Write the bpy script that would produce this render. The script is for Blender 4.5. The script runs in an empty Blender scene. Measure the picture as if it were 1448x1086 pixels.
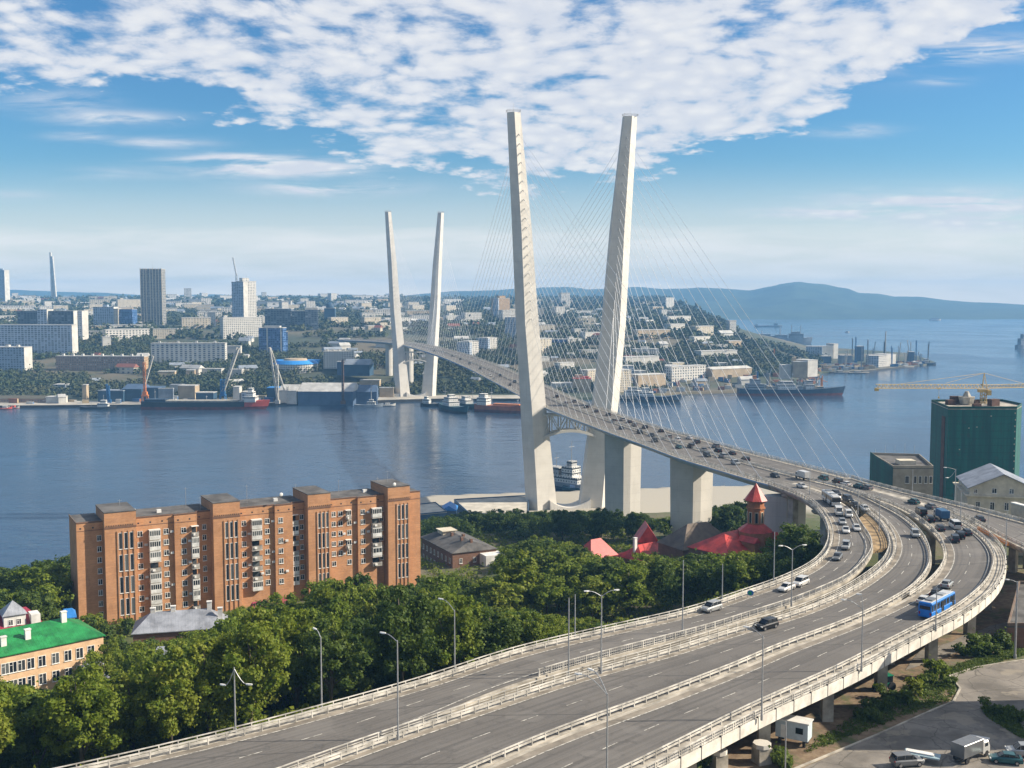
import bpy, math, random
import numpy as np
from mathutils import Vector, Matrix
R=math.radians
rnd=random.Random(7)
S=bpy.context.scene
COL=S.collection
# ---------------------------------------------------------------- camera
F=1561.0; YH=420.0; H=124.0
PITCH=math.atan((543-YH)/F)
cam=bpy.data.objects.new('camera',bpy.data.cameras.new('camera')); COL.objects.link(cam)
cam.location=(0,0,H); cam.rotation_euler=(R(90)-PITCH,0,0)
cam.data.sensor_width=36; cam.data.lens=36*F/1448
cam.data.clip_start=1; cam.data.clip_end=60000
S.camera=cam
# ---------------------------------------------------------------- exposure
S.view_settings.view_transform='Standard'; S.view_settings.look='None'
S.view_settings.exposure=0.82; S.view_settings.gamma=1
S.cycles.max_bounces=6; S.cycles.volume_bounces=0; S.cycles.transparent_max_bounces=8
S.cycles.use_denoising=True
S.cycles.sample_clamp_indirect=4
S.render.use_persistent_data=False
# ---------------------------------------------------------------- node helper
class NT:
    def __init__(s,nt): s.nt=nt; s.L=nt.links
    def n(s,typ,**kw):
        nd=s.nt.nodes.new(typ)
        for k,v in kw.items():
            if k.startswith('i_'): 
                key=k[2:]; key=int(key) if key.isdigit() else key
                s.set(nd.inputs[key],v)
            else: setattr(nd,k,v)
        return nd
    def set(s,inp,v):
        if isinstance(v,bpy.types.NodeSocket): s.L.new(v,inp)
        else: inp.default_value=v
    def m(s,op,a,b=0.0,c=None,clamp=False):
        nd=s.nt.nodes.new('ShaderNodeMath'); nd.operation=op; nd.use_clamp=clamp
        s.set(nd.inputs[0],a); s.set(nd.inputs[1],b)
        if c is not None: s.set(nd.inputs[2],c)
        return nd.outputs[0]
    def mix(s,f,a,b,blend='MIX'):
        nd=s.nt.nodes.new('ShaderNodeMix'); nd.data_type='RGBA'; nd.blend_type=blend
        s.set(nd.inputs[0],f)
        for i,v in ((6,a),(7,b)):
            if not isinstance(v,bpy.types.NodeSocket) and len(v)==3: v=(*v,1)
            s.set(nd.inputs[i],v)
        return nd.outputs[2]
    def ss(s,x,lo,hi,a=0.0,b=1.0):
        nd=s.nt.nodes.new('ShaderNodeMapRange'); nd.interpolation_type='SMOOTHSTEP'
        s.set(nd.inputs[0],x); s.set(nd.inputs[1],lo); s.set(nd.inputs[2],hi); nd.inputs[3].default_value=a; nd.inputs[4].default_value=b
        return nd.outputs[0]
    def noise(s,vec,scale,detail=3,rough=0.5,dist=0.0,dim='3D'):
        nd=s.nt.nodes.new('ShaderNodeTexNoise'); nd.noise_dimensions=dim
        if vec is not None: s.L.new(vec,nd.inputs['Vector'])
        nd.inputs['Scale'].default_value=scale; nd.inputs['Detail'].default_value=detail
        nd.inputs['Roughness'].default_value=rough; nd.inputs['Distortion'].default_value=dist
        return nd.outputs[0]
# ---------------------------------------------------------------- sun and sky
SUN_AZ=R(88); SUN_EL=R(32.5)
sd=Vector((math.sin(SUN_AZ)*math.cos(SUN_EL),math.cos(SUN_AZ)*math.cos(SUN_EL),math.sin(SUN_EL)))
sun=bpy.data.objects.new('sun',bpy.data.lights.new('sun','SUN')); COL.objects.link(sun)
sun.data.energy=5.0; sun.data.angle=R(0.5); sun.data.color=(1,0.89,0.73)
sun.rotation_euler=sd.to_track_quat('Z','Y').to_euler(); sun.location=(300,0,400)
def make_world():
    w=bpy.data.worlds.new('World'); S.world=w; w.use_nodes=True
    t=NT(w.node_tree); w.node_tree.nodes.clear()
    out=t.n('ShaderNodeOutputWorld'); bg=t.n('ShaderNodeBackground')
    sky=t.n('ShaderNodeTexSky',sky_type='NISHITA',sun_disc=False,sun_elevation=SUN_EL,sun_rotation=SUN_AZ,
            altitude=0,air_density=1.0,dust_density=0.6,ozone_density=2.2)
    tc=t.n('ShaderNodeTexCoord'); sep=t.n('ShaderNodeSeparateXYZ'); t.L.new(tc.outputs['Generated'],sep.inputs[0])
    x,y,z=sep.outputs
    yy=t.m('MAXIMUM',y,0.05)
    a=t.m('DIVIDE',x,yy); e=t.m('DIVIDE',z,yy)         # tangent azimuth / elevation
    den=t.m('ADD',t.m('MAXIMUM',z,0.0),0.22)
    u=t.m('DIVIDE',x,den); v=t.m('DIVIDE',yy,den)
    cv=t.n('ShaderNodeCombineXYZ'); t.L.new(u,cv.inputs[0]); t.L.new(t.m('MULTIPLY',v,1.0),cv.inputs[1])
    P=cv.outputs[0]
    # sky colour: nishita with a richer blue
    hsv=t.n('ShaderNodeHueSaturation'); t.L.new(sky.outputs[0],hsv.inputs['Color'])
    hsv.inputs['Saturation'].default_value=1.22; hsv.inputs['Value'].default_value=1.0
    skyc=t.mix(1.0,hsv.outputs[0],t.mix(t.ss(e,0.0,0.16),(1.0,1.05,1.15),(0.62,0.95,1.13)),'MULTIPLY')
    # warp
    wn=t.n('ShaderNodeTexNoise'); t.L.new(P,wn.inputs['Vector']); wn.inputs['Scale'].default_value=2.0; wn.inputs['Detail'].default_value=3
    wv=t.n('ShaderNodeVectorMath',operation='MULTIPLY_ADD'); t.L.new(wn.outputs['Color'],wv.inputs[0]); wv.inputs[1].default_value=(0.16,0.16,0); t.L.new(P,wv.inputs[2])
    W=wv.outputs[0]
    vo=t.n('ShaderNodeTexVoronoi',feature='SMOOTH_F1'); t.L.new(W,vo.inputs['Vector']); vo.inputs['Scale'].default_value=19; vo.inputs['Smoothness'].default_value=0.7
    cells=t.m('SUBTRACT',1.0,t.m('MULTIPLY',vo.outputs['Distance'],1.25))
    mid=t.noise(W,6.5,5,0.62); fine=t.noise(W,40,5,0.65); big=t.noise(P,1.15,2,0.5)
    tex=t.m('ADD',t.m('ADD',t.m('MULTIPLY',cells,0.40),t.m('MULTIPLY',mid,1.05)),t.m('MULTIPLY',fine,0.34))   # ~0.3..1.3
    tex=t.m('ADD',tex,t.m('MULTIPLY',big,0.65))
    # coverage curve: lower edge of the main deck of cloud as function of azimuth
    fc=t.n('ShaderNodeFloatCurve'); an=t.m('ADD',a,0.5,clamp=True); t.L.new(an,fc.inputs['Value'])
    c=fc.mapping.curves[0]
    def EL(py): return (YH-py)/F
    pts=[(-60,175),(150,165),(330,190),(450,235),(560,275),(700,292),(850,285),(1000,255),(1120,225),(1210,175),(1300,115),(1400,70),(1500,40)]
    while len(c.points)>2: c.points.remove(c.points[1])
    pp=[((px-724)/F+0.5, EL(py)/0.5) for px,py in pts]
    c.points[0].location=(0,pp[0][1]); c.points[1].location=(1,pp[-1][1])
    for q in pp: c.points.new(*q)
    fc.mapping.update()
    low=t.m('MULTIPLY',fc.outputs[0],0.5)
    de=t.m('ADD',t.m('SUBTRACT',e,low),t.m('MULTIPLY',t.m('SUBTRACT',t.noise(P,3.4,5,0.65),0.5),0.15))
    cov=t.ss(de,-0.016,0.045)
    leftthin=t.ss(a,-0.47,-0.25,0.84,1.0)           # broken cloudlets on the left
    corner=t.m('MULTIPLY',t.ss(a,-0.36,-0.46),t.ss(e,0.20,0.26))
    cov=t.m('MULTIPLY',cov,leftthin); cov=t.m('MULTIPLY',cov,t.m('SUBTRACT',1.0,t.m('MULTIPLY',corner,0.12)))
    thr=t.m('SUBTRACT',1.72,t.m('MULTIPLY',cov,t.ss(a,-0.30,0.18,0.82,0.90)))
    dens=t.ss(t.m('SUBTRACT',tex,thr),-0.02,0.36)
    dens=t.m('MULTIPLY',dens,t.ss(cov,0.02,0.25))
    # long wisps
    def band(ac,ec,sa,se,k):
        g=t.m('ADD',t.m('POWER',t.m('ABSOLUTE',t.m('DIVIDE',t.m('SUBTRACT',a,ac),sa)),2.0),t.m('POWER',t.m('ABSOLUTE',t.m('DIVIDE',t.m('SUBTRACT',e,ec),se)),2.0))
        return t.m('MULTIPLY',t.m('POWER',2.718,t.m('MULTIPLY',g,-1.0)),k)
    st=t.n('ShaderNodeCombineXYZ'); t.L.new(t.m('MULTIPLY',a,9.0),st.inputs[0]); t.L.new(t.m('MULTIPLY',e,70.0),st.inputs[1])
    sn=t.noise(st.outputs[0],1.0,5,0.6,0.4)
    wis=None
    for (px,py,sx,sy,k) in [(400,240,120,12,1.7),(470,268,90,9,1.6),(330,228,70,8,1.2),(170,172,70,9,1.2),(230,206,70,7,1.0),(122,196,40,6,.8),(90,150,60,14,.8),(160,248,80,8,.35),
                            (20,278,60,8,.35),(1340,290,150,17,1.5),(1180,303,110,7,1.2),(1400,318,120,10,1.0),(1200,190,60,8,.5),(1215,186,20,6,.7),(1320,120,30,6,.7),(1400,75,80,14,1.2),(1330,92,40,8,.8),(1260,60,90,40,.8)]:
        b=band((px-724)/F,EL(py),sx/F,sy/F,k); wis=b if wis is None else t.m('ADD',wis,b)
    wisd=t.m('MULTIPLY',wis,t.ss(sn,0.34,0.62),clamp=True)
    # low veil near the horizon
    veil=t.m('MULTIPLY',t.ss(e,0.083,0.050),t.ss(sn,0.15,0.75,0.48,0.84))
    veil=t.m('MAXIMUM',veil,t.m('MULTIPLY',t.ss(e,0.13,0.03),0.55))
    d=t.m('MAXIMUM',dens,wisd)
    shade=t.ss(t.m('ADD',t.m('ADD',t.m('MULTIPLY',cells,0.55),t.m('MULTIPLY',fine,0.35)),t.m('MULTIPLY',mid,0.7)),0.62,1.12)
    cc=t.mix(shade,(6.6,6.9,7.6),(8.2,8.2,8.25))
    c1=t.mix(veil,skyc,t.mix(t.ss(e,0.030,0.0),(9.2,8.9,8.5),(14.5,12.2,9.2)))
    c2=t.mix(t.m('MULTIPLY',d,0.94),c1,cc)
    t.L.new(c2,bg.inputs[0]); bg.inputs[1].default_value=0.062
    t.L.new(bg.outputs[0],out.inputs[0])
    w.cycles.sampling_method='MANUAL'; w.cycles.sample_map_resolution=512
make_world()
# ---------------------------------------------------------------- projection maths (photo pixel -> world point on a height)
_c,_s=math.cos(PITCH),math.sin(PITCH)
def ray(px,py):
    a=(px-724)/F; b=-(py-543)/F
    return (a,_c+b*_s,-_s+b*_c)
def un(px,py,z):
    d=ray(px,py); t=(z-H)/d[2]
    return (d[0]*t,d[1]*t)
def und(px,py,y):            # point at depth y along the ray
    d=ray(px,py); t=y/d[1]
    return (d[0]*t,y,H+d[2]*t)
def pr(x,y,z):
    zz=z-H; fw=y*_c-zz*_s; up=y*_s+zz*_c
    return (724+F*x/fw,543-F*up/fw)
# ---------------------------------------------------------------- mesh builder
class MB:
    def __init__(s): s.v=[]; s.f=[]; s.m=[]; s.uv=[]
    def add(s,vs,fs,m=0,uvs=None,mat=None):
        b=len(s.v)
        if mat is not None: vs=[tuple(mat@Vector(p)) for p in vs]
        s.v+= [tuple(p) for p in vs]
        for i,f in enumerate(fs):
            s.f.append([b+k for k in f]); s.m.append(m)
            s.uv.append(uvs[i] if uvs else None)
        return s
    def box(s,x0,x1,y0,y1,z0,z1,m=0,top=None,bottom=True,mat=None):
        vs=[(x0,y0,z0),(x1,y0,z0),(x1,y1,z0),(x0,y1,z0),(x0,y0,z1),(x1,y0,z1),(x1,y1,z1),(x0,y1,z1)]
        w,d,h=x1-x0,y1-y0,z1-z0
        q=lambda L:[(0,0),(L,0),(L,h),(0,h)]
        s.add(vs,[(0,1,5,4),(1,2,6,5),(2,3,7,6),(3,0,4,7)],m,[q(w),q(d),q(w),q(d)],mat)
        z=[(0,0)]*4
        s.add(vs,[(4,5,6,7)],m if top is None else top,[z],mat)
        if bottom: s.add(vs,[(3,2,1,0)],m,[z],mat)
        return s
    def cbox(s,cx,cy,z0,sx,sy,h,m=0,rot=0,top=None,mat=None):
        M=Matrix.Translation((cx,cy,0))@Matrix.Rotation(rot,4,'Z')
        if mat is not None: M=mat@M
        return s.box(-sx/2,sx/2,-sy/2,sy/2,z0,z0+h,m,top,True,M)
    def prism(s,poly,z0,z1,m=0,top=None,mat=None,poly1=None):
        n=len(poly); p1=poly1 or poly
        vs=[(x,y,z0) for x,y in poly]+[(x,y,z1) for x,y in p1]
        uvs=[];fs=[];acc=0
        for i in range(n):
            j=(i+1)%n; L=math.dist(poly[i],poly[j]); fs.append((i,j,n+j,n+i)); uvs.append([(acc,0),(acc+L,0),(acc+L,z1-z0),(acc,z1-z0)]); acc+=L
        s.add(vs,fs,m,uvs,mat)
        s.add(vs,[tuple(range(n,2*n))],m if top is None else top,[[(0,0)]*n],mat)
        s.add(vs,[tuple(range(n-1,-1,-1))],m,[[(0,0)]*n],mat)
        return s
    def loft(s,rings,m=0,cap=True,mat=None,closed=True):
        n=len(rings[0]); vs=[p for r in rings for p in r]; fs=[]
        for i in range(len(rings)-1):
            for k in range(n if closed else n-1):
                j=(k+1)%n; fs.append((i*n+k,i*n+j,(i+1)*n+j,(i+1)*n+k))
        if cap and closed: fs.append(tuple(range(n-1,-1,-1))); fs.append(tuple((len(rings)-1)*n+k for k in range(n)))
        return s.add(vs,fs,m,None,mat)
    def tube(s,p0,p1,r0,r1=None,n=6,m=0,mat=None):
        p0=Vector(p0);p1=Vector(p1); d=(p1-p0)
        if d.length<1e-6: return s
        q=d.to_track_quat('Z','Y').to_matrix(); r1=r0 if r1 is None else r1
        rs=[[p+q@Vector((math.cos(k*2*math.pi/n)*r,math.sin(k*2*math.pi/n)*r,0)) for k in range(n)] for p,r in ((p0,r0),(p1,r1))]
        return s.loft(rs,m,True,mat)
    def path(s,pts,r,n=6,m=0,mat=None,rs=None):
        for i in range(len(pts)-1): s.tube(pts[i],pts[i+1],rs[i] if rs else r,rs[i+1] if rs else r,n,m,mat)
        return s
    def bar(s,p0,p1,w,h,m=0):
        """box bar between two points, width w horizontal, height h vertical (centred)"""
        p0=Vector(p0);p1=Vector(p1); d=p1-p0
        if d.length<1e-6: return s
        sd_=Vector((-d.y,d.x,0)); 
        if sd_.length<1e-6: sd_=Vector((1,0,0))
        sd_.normalize(); up=Vector((0,0,1))
        if abs(d.normalized().z)>0.95: up=Vector((0,0,0))+sd_.cross(d.normalized())
        a=sd_*w/2; b=up*h/2
        s.loft([[p-a-b,p+a-b,p+a+b,p-a+b] for p in (p0,p1)],m)
        return s
    def sph(s,c,r,nu=8,nv=5,m=0,sc=(1,1,1)):
        rings=[[(c[0]+math.cos(k*2*math.pi/nu)*r*sc[0]*math.sin(math.pi*(i)/nv),c[1]+math.sin(k*2*math.pi/nu)*r*sc[1]*math.sin(math.pi*i/nv),c[2]-r*sc[2]*math.cos(math.pi*i/nv)) for k in range(nu)] for i in range(nv+1)]
        return s.loft(rings,m,False)
def mesh_from(name,mb,mats,smooth=False):
    me=bpy.data.meshes.new(name); me.from_pydata(mb.v,[],mb.f)
    for m in (mats if isinstance(mats,(list,tuple)) else [mats]): me.materials.append(m)
    if any(mb.m): me.polygons.foreach_set('material_index',mb.m)
    if any(u is not None for u in mb.uv):
        l=me.uv_layers.new(name='UVMap'); flat=[]
        for f,u in zip(mb.f,mb.uv):
            if u is None: flat+= [0.0,0.0]*len(f)
            else:
                for q in u: flat+= [q[0],q[1]]
        l.data.foreach_set('uv',flat)
    if smooth: me.polygons.foreach_set('use_smooth',[True]*len(me.polygons))
    me.update(); return me
def obj(name,mb,mats,parent=None,smooth=False,label=None,kind=None,world=False):
    me=mb if isinstance(mb,bpy.types.Mesh) else mesh_from(name,mb,mats,smooth)
    o=bpy.data.objects.new(name,me); COL.objects.link(o)
    if parent is not None:
        o.parent=parent
        if world:      # vertices are world coordinates, the parents are unrotated
            p=parent; off=Vector((0,0,0))
            while p is not None: off+=p.location; p=p.parent
            me.transform(Matrix.Translation(-off))
    if label: o['label']=label
    if kind: o['kind']=kind
    return o
def tag(o,label,cat,group=None,kind=None):
    o['label']=label; o['category']=cat
    if group: o['group']=group
    if kind: o['kind']=kind
    return o
def struct(name,mb,mats,smooth=False):
    o=obj(name,mb,mats,None,smooth); o['kind']='structure'; return o
def thing(name,label,cat,loc=(0,0,0),rotz=0,group=None):
    o=bpy.data.objects.new(name,None); COL.objects.link(o); o.empty_display_size=0.5
    o.location=loc; o.rotation_euler=(0,0,rotz); tag(o,label,cat,group); return o
KIDS={}
def copy_tree(o,parent=None,loc=None,rotz=None,label=None,group=None,scale=None):
    c=o.copy(); COL.objects.link(c)
    if parent is not None: c.parent=parent
    if loc is not None: c.location=loc
    if rotz is not None: c.rotation_euler=(0,0,rotz)
    if scale is not None: c.scale=scale
    if label: c['label']=label
    if group: c['group']=group
    if o.name not in KIDS: KIDS[o.name]=[k for k in o.children]
    for ch in KIDS[o.name]: copy_tree(ch,c)
    return c
# ---------------------------------------------------------------- materials
MATS={}
def mat(name,col,rough=0.7,metal=0.0,var=0.12,scale=1.0,spec=0.4,bump=0.0,col2=None,coord='Object',detail=4):
    if name in MATS: return MATS[name]
    m=bpy.data.materials.new(name); m.use_nodes=True; t=NT(m.node_tree)
    b=m.node_tree.nodes['Principled BSDF']
    b.inputs['Roughness'].default_value=rough; b.inputs['Metallic'].default_value=metal
    b.inputs['Specular IOR Level'].default_value=spec
    if var or col2:
        tc=t.n('ShaderNodeTexCoord'); P=tc.outputs[coord]
        nz=t.noise(P,scale,detail,0.6)
        f=t.ss(nz,0.3,0.7)
        c2=col2 or tuple(min(1,c*(1-var*2)) for c in col); c1=col if col2 else tuple(min(1,c*(1+var)) for c in col)
        t.L.new(t.mix(f,c2,c1),b.inputs['Base Color'])
        if bump:
            bp=t.n('ShaderNodeBump'); bp.inputs['Strength'].default_value=bump; t.L.new(nz,bp.inputs['Height']); t.L.new(bp.outputs[0],b.inputs['Normal'])
    else: b.inputs['Base Color'].default_value=(*col,1)
    MATS[name]=m; return m
def facade(name,wall,glass,pu=3.0,pv=3.0,wu=0.5,wv=0.5,line=None,rough=0.7,var=0.1,off=(0.5,0.45)):
    """wall with a regular grid of window openings drawn from metre UVs; one pane in a few is lighter"""
    if name in MATS: return MATS[name]
    m=bpy.data.materials.new(name); m.use_nodes=True; t=NT(m.node_tree); b=m.node_tree.nodes['Principled BSDF']
    uv=t.n('ShaderNodeUVMap'); sp=t.n('ShaderNodeSeparateXYZ'); t.L.new(uv.outputs[0],sp.inputs[0])
    U=t.m('DIVIDE',sp.outputs[0],pu); V=t.m('DIVIDE',sp.outputs[1],pv)
    fu=t.m('FRACT',U); fv=t.m('FRACT',V)
    mu=t.m('LESS_THAN',t.m('ABSOLUTE',t.m('SUBTRACT',fu,off[0])),wu/2); mv=t.m('LESS_THAN',t.m('ABSOLUTE',t.m('SUBTRACT',fv,off[1])),wv/2)
    msk=t.m('MULTIPLY',mu,mv)
    msk=t.m('MULTIPLY',msk,t.m('GREATER_THAN',sp.outputs[1],0.3))
    idc=t.n('ShaderNodeCombineXYZ'); t.L.new(t.m('FLOOR',U),idc.inputs[0]); t.L.new(t.m('FLOOR',V),idc.inputs[1])
    wn=t.n('ShaderNodeTexWhiteNoise',noise_dimensions='2D'); t.L.new(idc.outputs[0],wn.inputs['Vector'])
    tc=t.n('ShaderNodeTexCoord'); nz=t.noise(tc.outputs['Object'],0.12,4,0.65)
    wc=t.mix(t.ss(nz,0.3,0.7),tuple(c*(1-var*1.5) for c in wall),wall)
    if line:
        lm=t.m('LESS_THAN',fv,0.10); lm2=t.m('LESS_THAN',fu,line[1]) if len(line)>1 else lm
        wc=t.mix(t.m('MAXIMUM',lm,lm2) if len(line)>1 else lm,wc,line[0])
    gc=t.mix(t.m('POWER',wn.outputs['Value'],3.0),glass,tuple(min(1,g*3+0.12) for g in glass))
    t.L.new(t.mix(msk,wc,gc),b.inputs['Base Color'])
    t.L.new(t.m('SUBTRACT',rough,t.m('MULTIPLY',msk,rough-0.25)),b.inputs['Roughness'])
    MATS[name]=m; return m
def pylon_conc():
    m=mat('pylon_concrete',(0.60,0.57,0.515),0.75,var=0.05,scale=0.12); t=NT(m.node_tree); b=m.node_tree.nodes['Principled BSDF']
    tc=t.n('ShaderNodeTexCoord'); P=tc.outputs['Object']; sp=t.n('ShaderNodeSeparateXYZ'); t.L.new(P,sp.inputs[0])
    mp=t.n('ShaderNodeMapping'); t.L.new(P,mp.inputs[0]); mp.inputs['Scale'].default_value=(1,1,0.05)
    st=t.noise(mp.outputs[0],0.9,4,0.7); big=t.noise(P,0.07,4,0.6)
    lift=t.m('LESS_THAN',t.m('FRACT',t.m('DIVIDE',sp.outputs[2],4.4)),0.028)
    src=b.inputs['Base Color'].links[0].from_socket
    c=t.mix(t.m('MULTIPLY',t.ss(st,0.52,0.72),0.28),src,(0.36,0.33,0.28)); c=t.mix(t.m('MULTIPLY',t.ss(big,0.45,0.65),0.18),c,(0.45,0.43,0.40))
    c=t.mix(t.m('MULTIPLY',lift,0.3),c,(0.30,0.28,0.25)); t.L.new(c,b.inputs['Base Color']); return m
CONC=pylon_conc()
CONC2=mat('deck_concrete',(0.40,0.365,0.305),0.85,var=0.22,scale=0.35,bump=0.1,detail=6)
RAILM=mat('painted_rail',(0.50,0.475,0.425),0.6,var=0.25,scale=0.5)
GALV=mat('galvanised_steel',(0.36,0.37,0.38),0.45,0.4,var=0.08,scale=3)
DARK=mat('dark_metal',(0.03,0.032,0.036),0.5,var=0.1,scale=3)
CABLEM=mat('cable_sheath',(0.80,0.79,0.76),0.4,var=0)
BLUEG=mat('girder_paint',(0.32,0.44,0.62),0.5,var=0.1,scale=0.3)
ASPH=None
def asphalt():
    m=bpy.data.materials.new('asphalt'); m.use_nodes=True; t=NT(m.node_tree); b=m.node_tree.nodes['Principled BSDF']
    tc=t.n('ShaderNodeTexCoord'); uv=t.n('ShaderNodeUVMap'); P=tc.outputs['Object']
    n1=t.noise(P,0.05,5,0.6); n2=t.noise(P,3.0,3,0.7)
    sp=t.n('ShaderNodeSeparateXYZ'); t.L.new(uv.outputs[0],sp.inputs[0])
    cb=t.n('ShaderNodeCombineXYZ'); t.L.new(t.m('MULTIPLY',sp.outputs[0],0.9),cb.inputs[0]); t.L.new(t.m('MULTIPLY',sp.outputs[1],0.012),cb.inputs[1])
    n3=t.noise(cb.outputs[0],1.0,4,0.6)            # wheel tracks running along the road
    c=t.mix(t.ss(n1,0.35,0.65),(0.105,0.096,0.086),(0.140,0.129,0.116))
    c=t.mix(t.m('MULTIPLY',t.ss(n3,0.42,0.66),0.75),c,(0.066,0.061,0.056))
    n4=t.noise(P,0.35,4,0.7); c=t.mix(t.m('MULTIPLY',t.ss(n4,0.56,0.66),0.5),c,(0.06,0.056,0.052)); n5=t.noise(P,0.11,3,0.5); c=t.mix(t.m('MULTIPLY',t.ss(n5,0.60,0.62),0.35),c,(0.17,0.158,0.142))
    c=t.mix(t.m('MULTIPLY',t.ss(n2,0.4,0.7),0.25),c,(0.17,0.16,0.15))
    # dark patches and sealed joints across the lanes
    pat=t.m('MULTIPLY',t.m('LESS_THAN',t.m('FRACT',t.m('DIVIDE',sp.outputs[1],24.0)),0.016),0.85)
    c=t.mix(pat,c,(0.05,0.048,0.046))
    t.L.new(c,b.inputs['Base Color']); b.inputs['Roughness'].default_value=0.85
    bp=t.n('ShaderNodeBump'); bp.inputs['Strength'].default_value=0.15; t.L.new(n2,bp.inputs['Height']); t.L.new(bp.outputs[0],b.inputs['Normal'])
    return m
ASPH=asphalt()
PAINT=mat('road_paint',(0.48,0.46,0.41),0.7,var=0.35,scale=1.5)
SHOULD=mat('shoulder_surface',(0.235,0.205,0.165),0.9,var=0.22,scale=0.3,detail=6)
# ---------------------------------------------------------------- curve helpers
def hermite(xs,ys,x):
    if x<=xs[0]: return ys[0]
    if x>=xs[-1]: return ys[-1]
    i=0
    while xs[i+1]<x: i+=1
    def sl(k):
        if k==0 or k==len(xs)-1: return 0
        a=(ys[k]-ys[k-1])/(xs[k]-xs[k-1]); b=(ys[k+1]-ys[k])/(xs[k+1]-xs[k])
        return 0 if a*b<=0 else 2*a*b/(a+b)
    h=xs[i+1]-xs[i]; t=(x-xs[i])/h; m0=sl(i)*h; m1=sl(i+1)*h
    return (2*t**3-3*t*t+1)*ys[i]+(t**3-2*t*t+t)*m0+(-2*t**3+3*t*t)*ys[i+1]+(t**3-t*t)*m1
def lin(xs,ys,x):
    return float(np.interp(x,xs,ys))
ZY=[-100,310,366,463,629,750,900,1050,1346,1600]; ZZ=[66,66,64.6,62.8,61.6,64.2,67.6,68.6,66,64]
def zd(y): return hermite(ZY,ZZ,y)
def road_pt(px,py,off=0.0):
    z=66.0
    for _ in range(12): x,y=un(px,py,z+off); z=zd(y)
    return Vector((x,y,zd(y)))
def smooth_line(pts,step=2.0,it=3):
    """arc-length resample of a Catmull-Rom through 2D points, then smooth"""
    P=[Vector((p[0],p[1])) for p in pts]; P=[P[0]*2-P[1]]+P+[P[-1]*2-P[-2]]
    out=[]
    for i in range(1,len(P)-2):
        L=(P[i+1]-P[i]).length; n=max(2,int(L/0.7))
        for k in range(n):
            t=k/n; a,b,c,d=P[i-1],P[i],P[i+1],P[i+2]
            out.append(0.5*((2*b)+(c-a)*t+(2*a-5*b+4*c-d)*t*t+(3*b-a-3*c+d)*t**3))
    out.append(P[-2])
    acc=[0]
    for i in range(1,len(out)): acc.append(acc[-1]+(out[i]-out[i-1]).length)
    n=max(2,int(acc[-1]/step)); xs=[p.x for p in out]; ys=[p.y for p in out]
    q=np.linspace(0,acc[-1],n+1); X=np.interp(q,acc,xs); Y=np.interp(q,acc,ys)
    for _ in range(it):
        X[1:-1]=(X[:-2]+2*X[1:-1]+X[2:])/4; Y[1:-1]=(Y[:-2]+2*Y[1:-1]+Y[2:])/4
    return [Vector((float(a),float(b))) for a,b in zip(X,Y)]
def line_px(pts,step=2.0,it=12):
    P=[road_pt(*p).xy for p in pts]
    d0=(P[0]-P[1]).normalized(); 
    return smooth_line(P,step,it)
def resample(L,n):
    acc=[0]
    for i in range(1,len(L)): acc.append(acc[-1]+(L[i]-L[i-1]).length)
    q=np.linspace(0,acc[-1],n+1); X=np.interp(q,acc,[p.x for p in L]); Y=np.interp(q,acc,[p.y for p in L])
    return [Vector((float(a),float(b))) for a,b in zip(X,Y)]
def tang(L,i):
    a=L[max(0,i-1)]; b=L[min(len(L)-1,i+1)]; d=b-a
    return d.normalized() if d.length>0 else Vector((0,1))
def offset(L,d):
    """offset to the right of travel for d>0"""
    return [p+Vector((tang(L,i).y,-tang(L,i).x))*d for i,p in enumerate(L)]
def length(L): return sum((L[i+1]-L[i]).length for i in range(len(L)-1))
def at_len(L,s):
    for i in range(len(L)-1):
        l=(L[i+1]-L[i]).length
        if s<=l: return L[i]+(L[i+1]-L[i])*(s/l), (L[i+1]-L[i]).normalized()
        s-=l
    return L[-1],(L[-1]-L[-2]).normalized()
def nearest(L,p):
    best=min(range(len(L)),key=lambda i:(L[i]-p).length_squared); return best,(L[best]-p).length
# ================================================================ WATER
def water_mat():
    m=bpy.data.materials.new('sea_water'); m.use_nodes=True; t=NT(m.node_tree); b=m.node_tree.nodes['Principled BSDF']
    tc=t.n('ShaderNodeTexCoord'); P=tc.outputs['Object']
    mp=t.n('ShaderNodeMapping'); t.L.new(P,mp.inputs[0]); mp.inputs['Scale'].default_value=(0.6,1.0,1.0); mp.inputs['Rotation'].default_value=(0,0,R(12))
    n1=t.noise(mp.outputs[0],0.20,4,0.65,0.5); n2=t.noise(mp.outputs[0],0.035,3,0.5,0.3); n3=t.noise(P,0.0035,4,0.6,0.8)
    h=t.m('ADD',t.m('MULTIPLY',n1,1.1),t.m('MULTIPLY',n2,3.2))
    bp=t.n('ShaderNodeBump'); bp.inputs['Strength'].default_value=0.34; bp.inputs['Distance'].default_value=0.8
    t.L.new(h,bp.inputs['Height']); t.L.new(bp.outputs[0],b.inputs['Normal'])
    c=t.mix(t.ss(n3,0.35,0.65),(0.022,0.048,0.090),(0.036,0.062,0.100)); t.L.new(c,b.inputs['Base Color'])
    t.L.new(t.ss(n3,0.35,0.7,0.10,0.26),b.inputs['Roughness'])
    b.inputs['IOR'].default_value=1.33; b.inputs['Specular IOR Level'].default_value=0.40
    return m
mb=MB(); mb.add([(-14000,-600,0),(14000,-600,0),(14000,16000,0),(-14000,16000,0)],[(0,1,2,3)])
struct('water',mb,water_mat())
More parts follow.
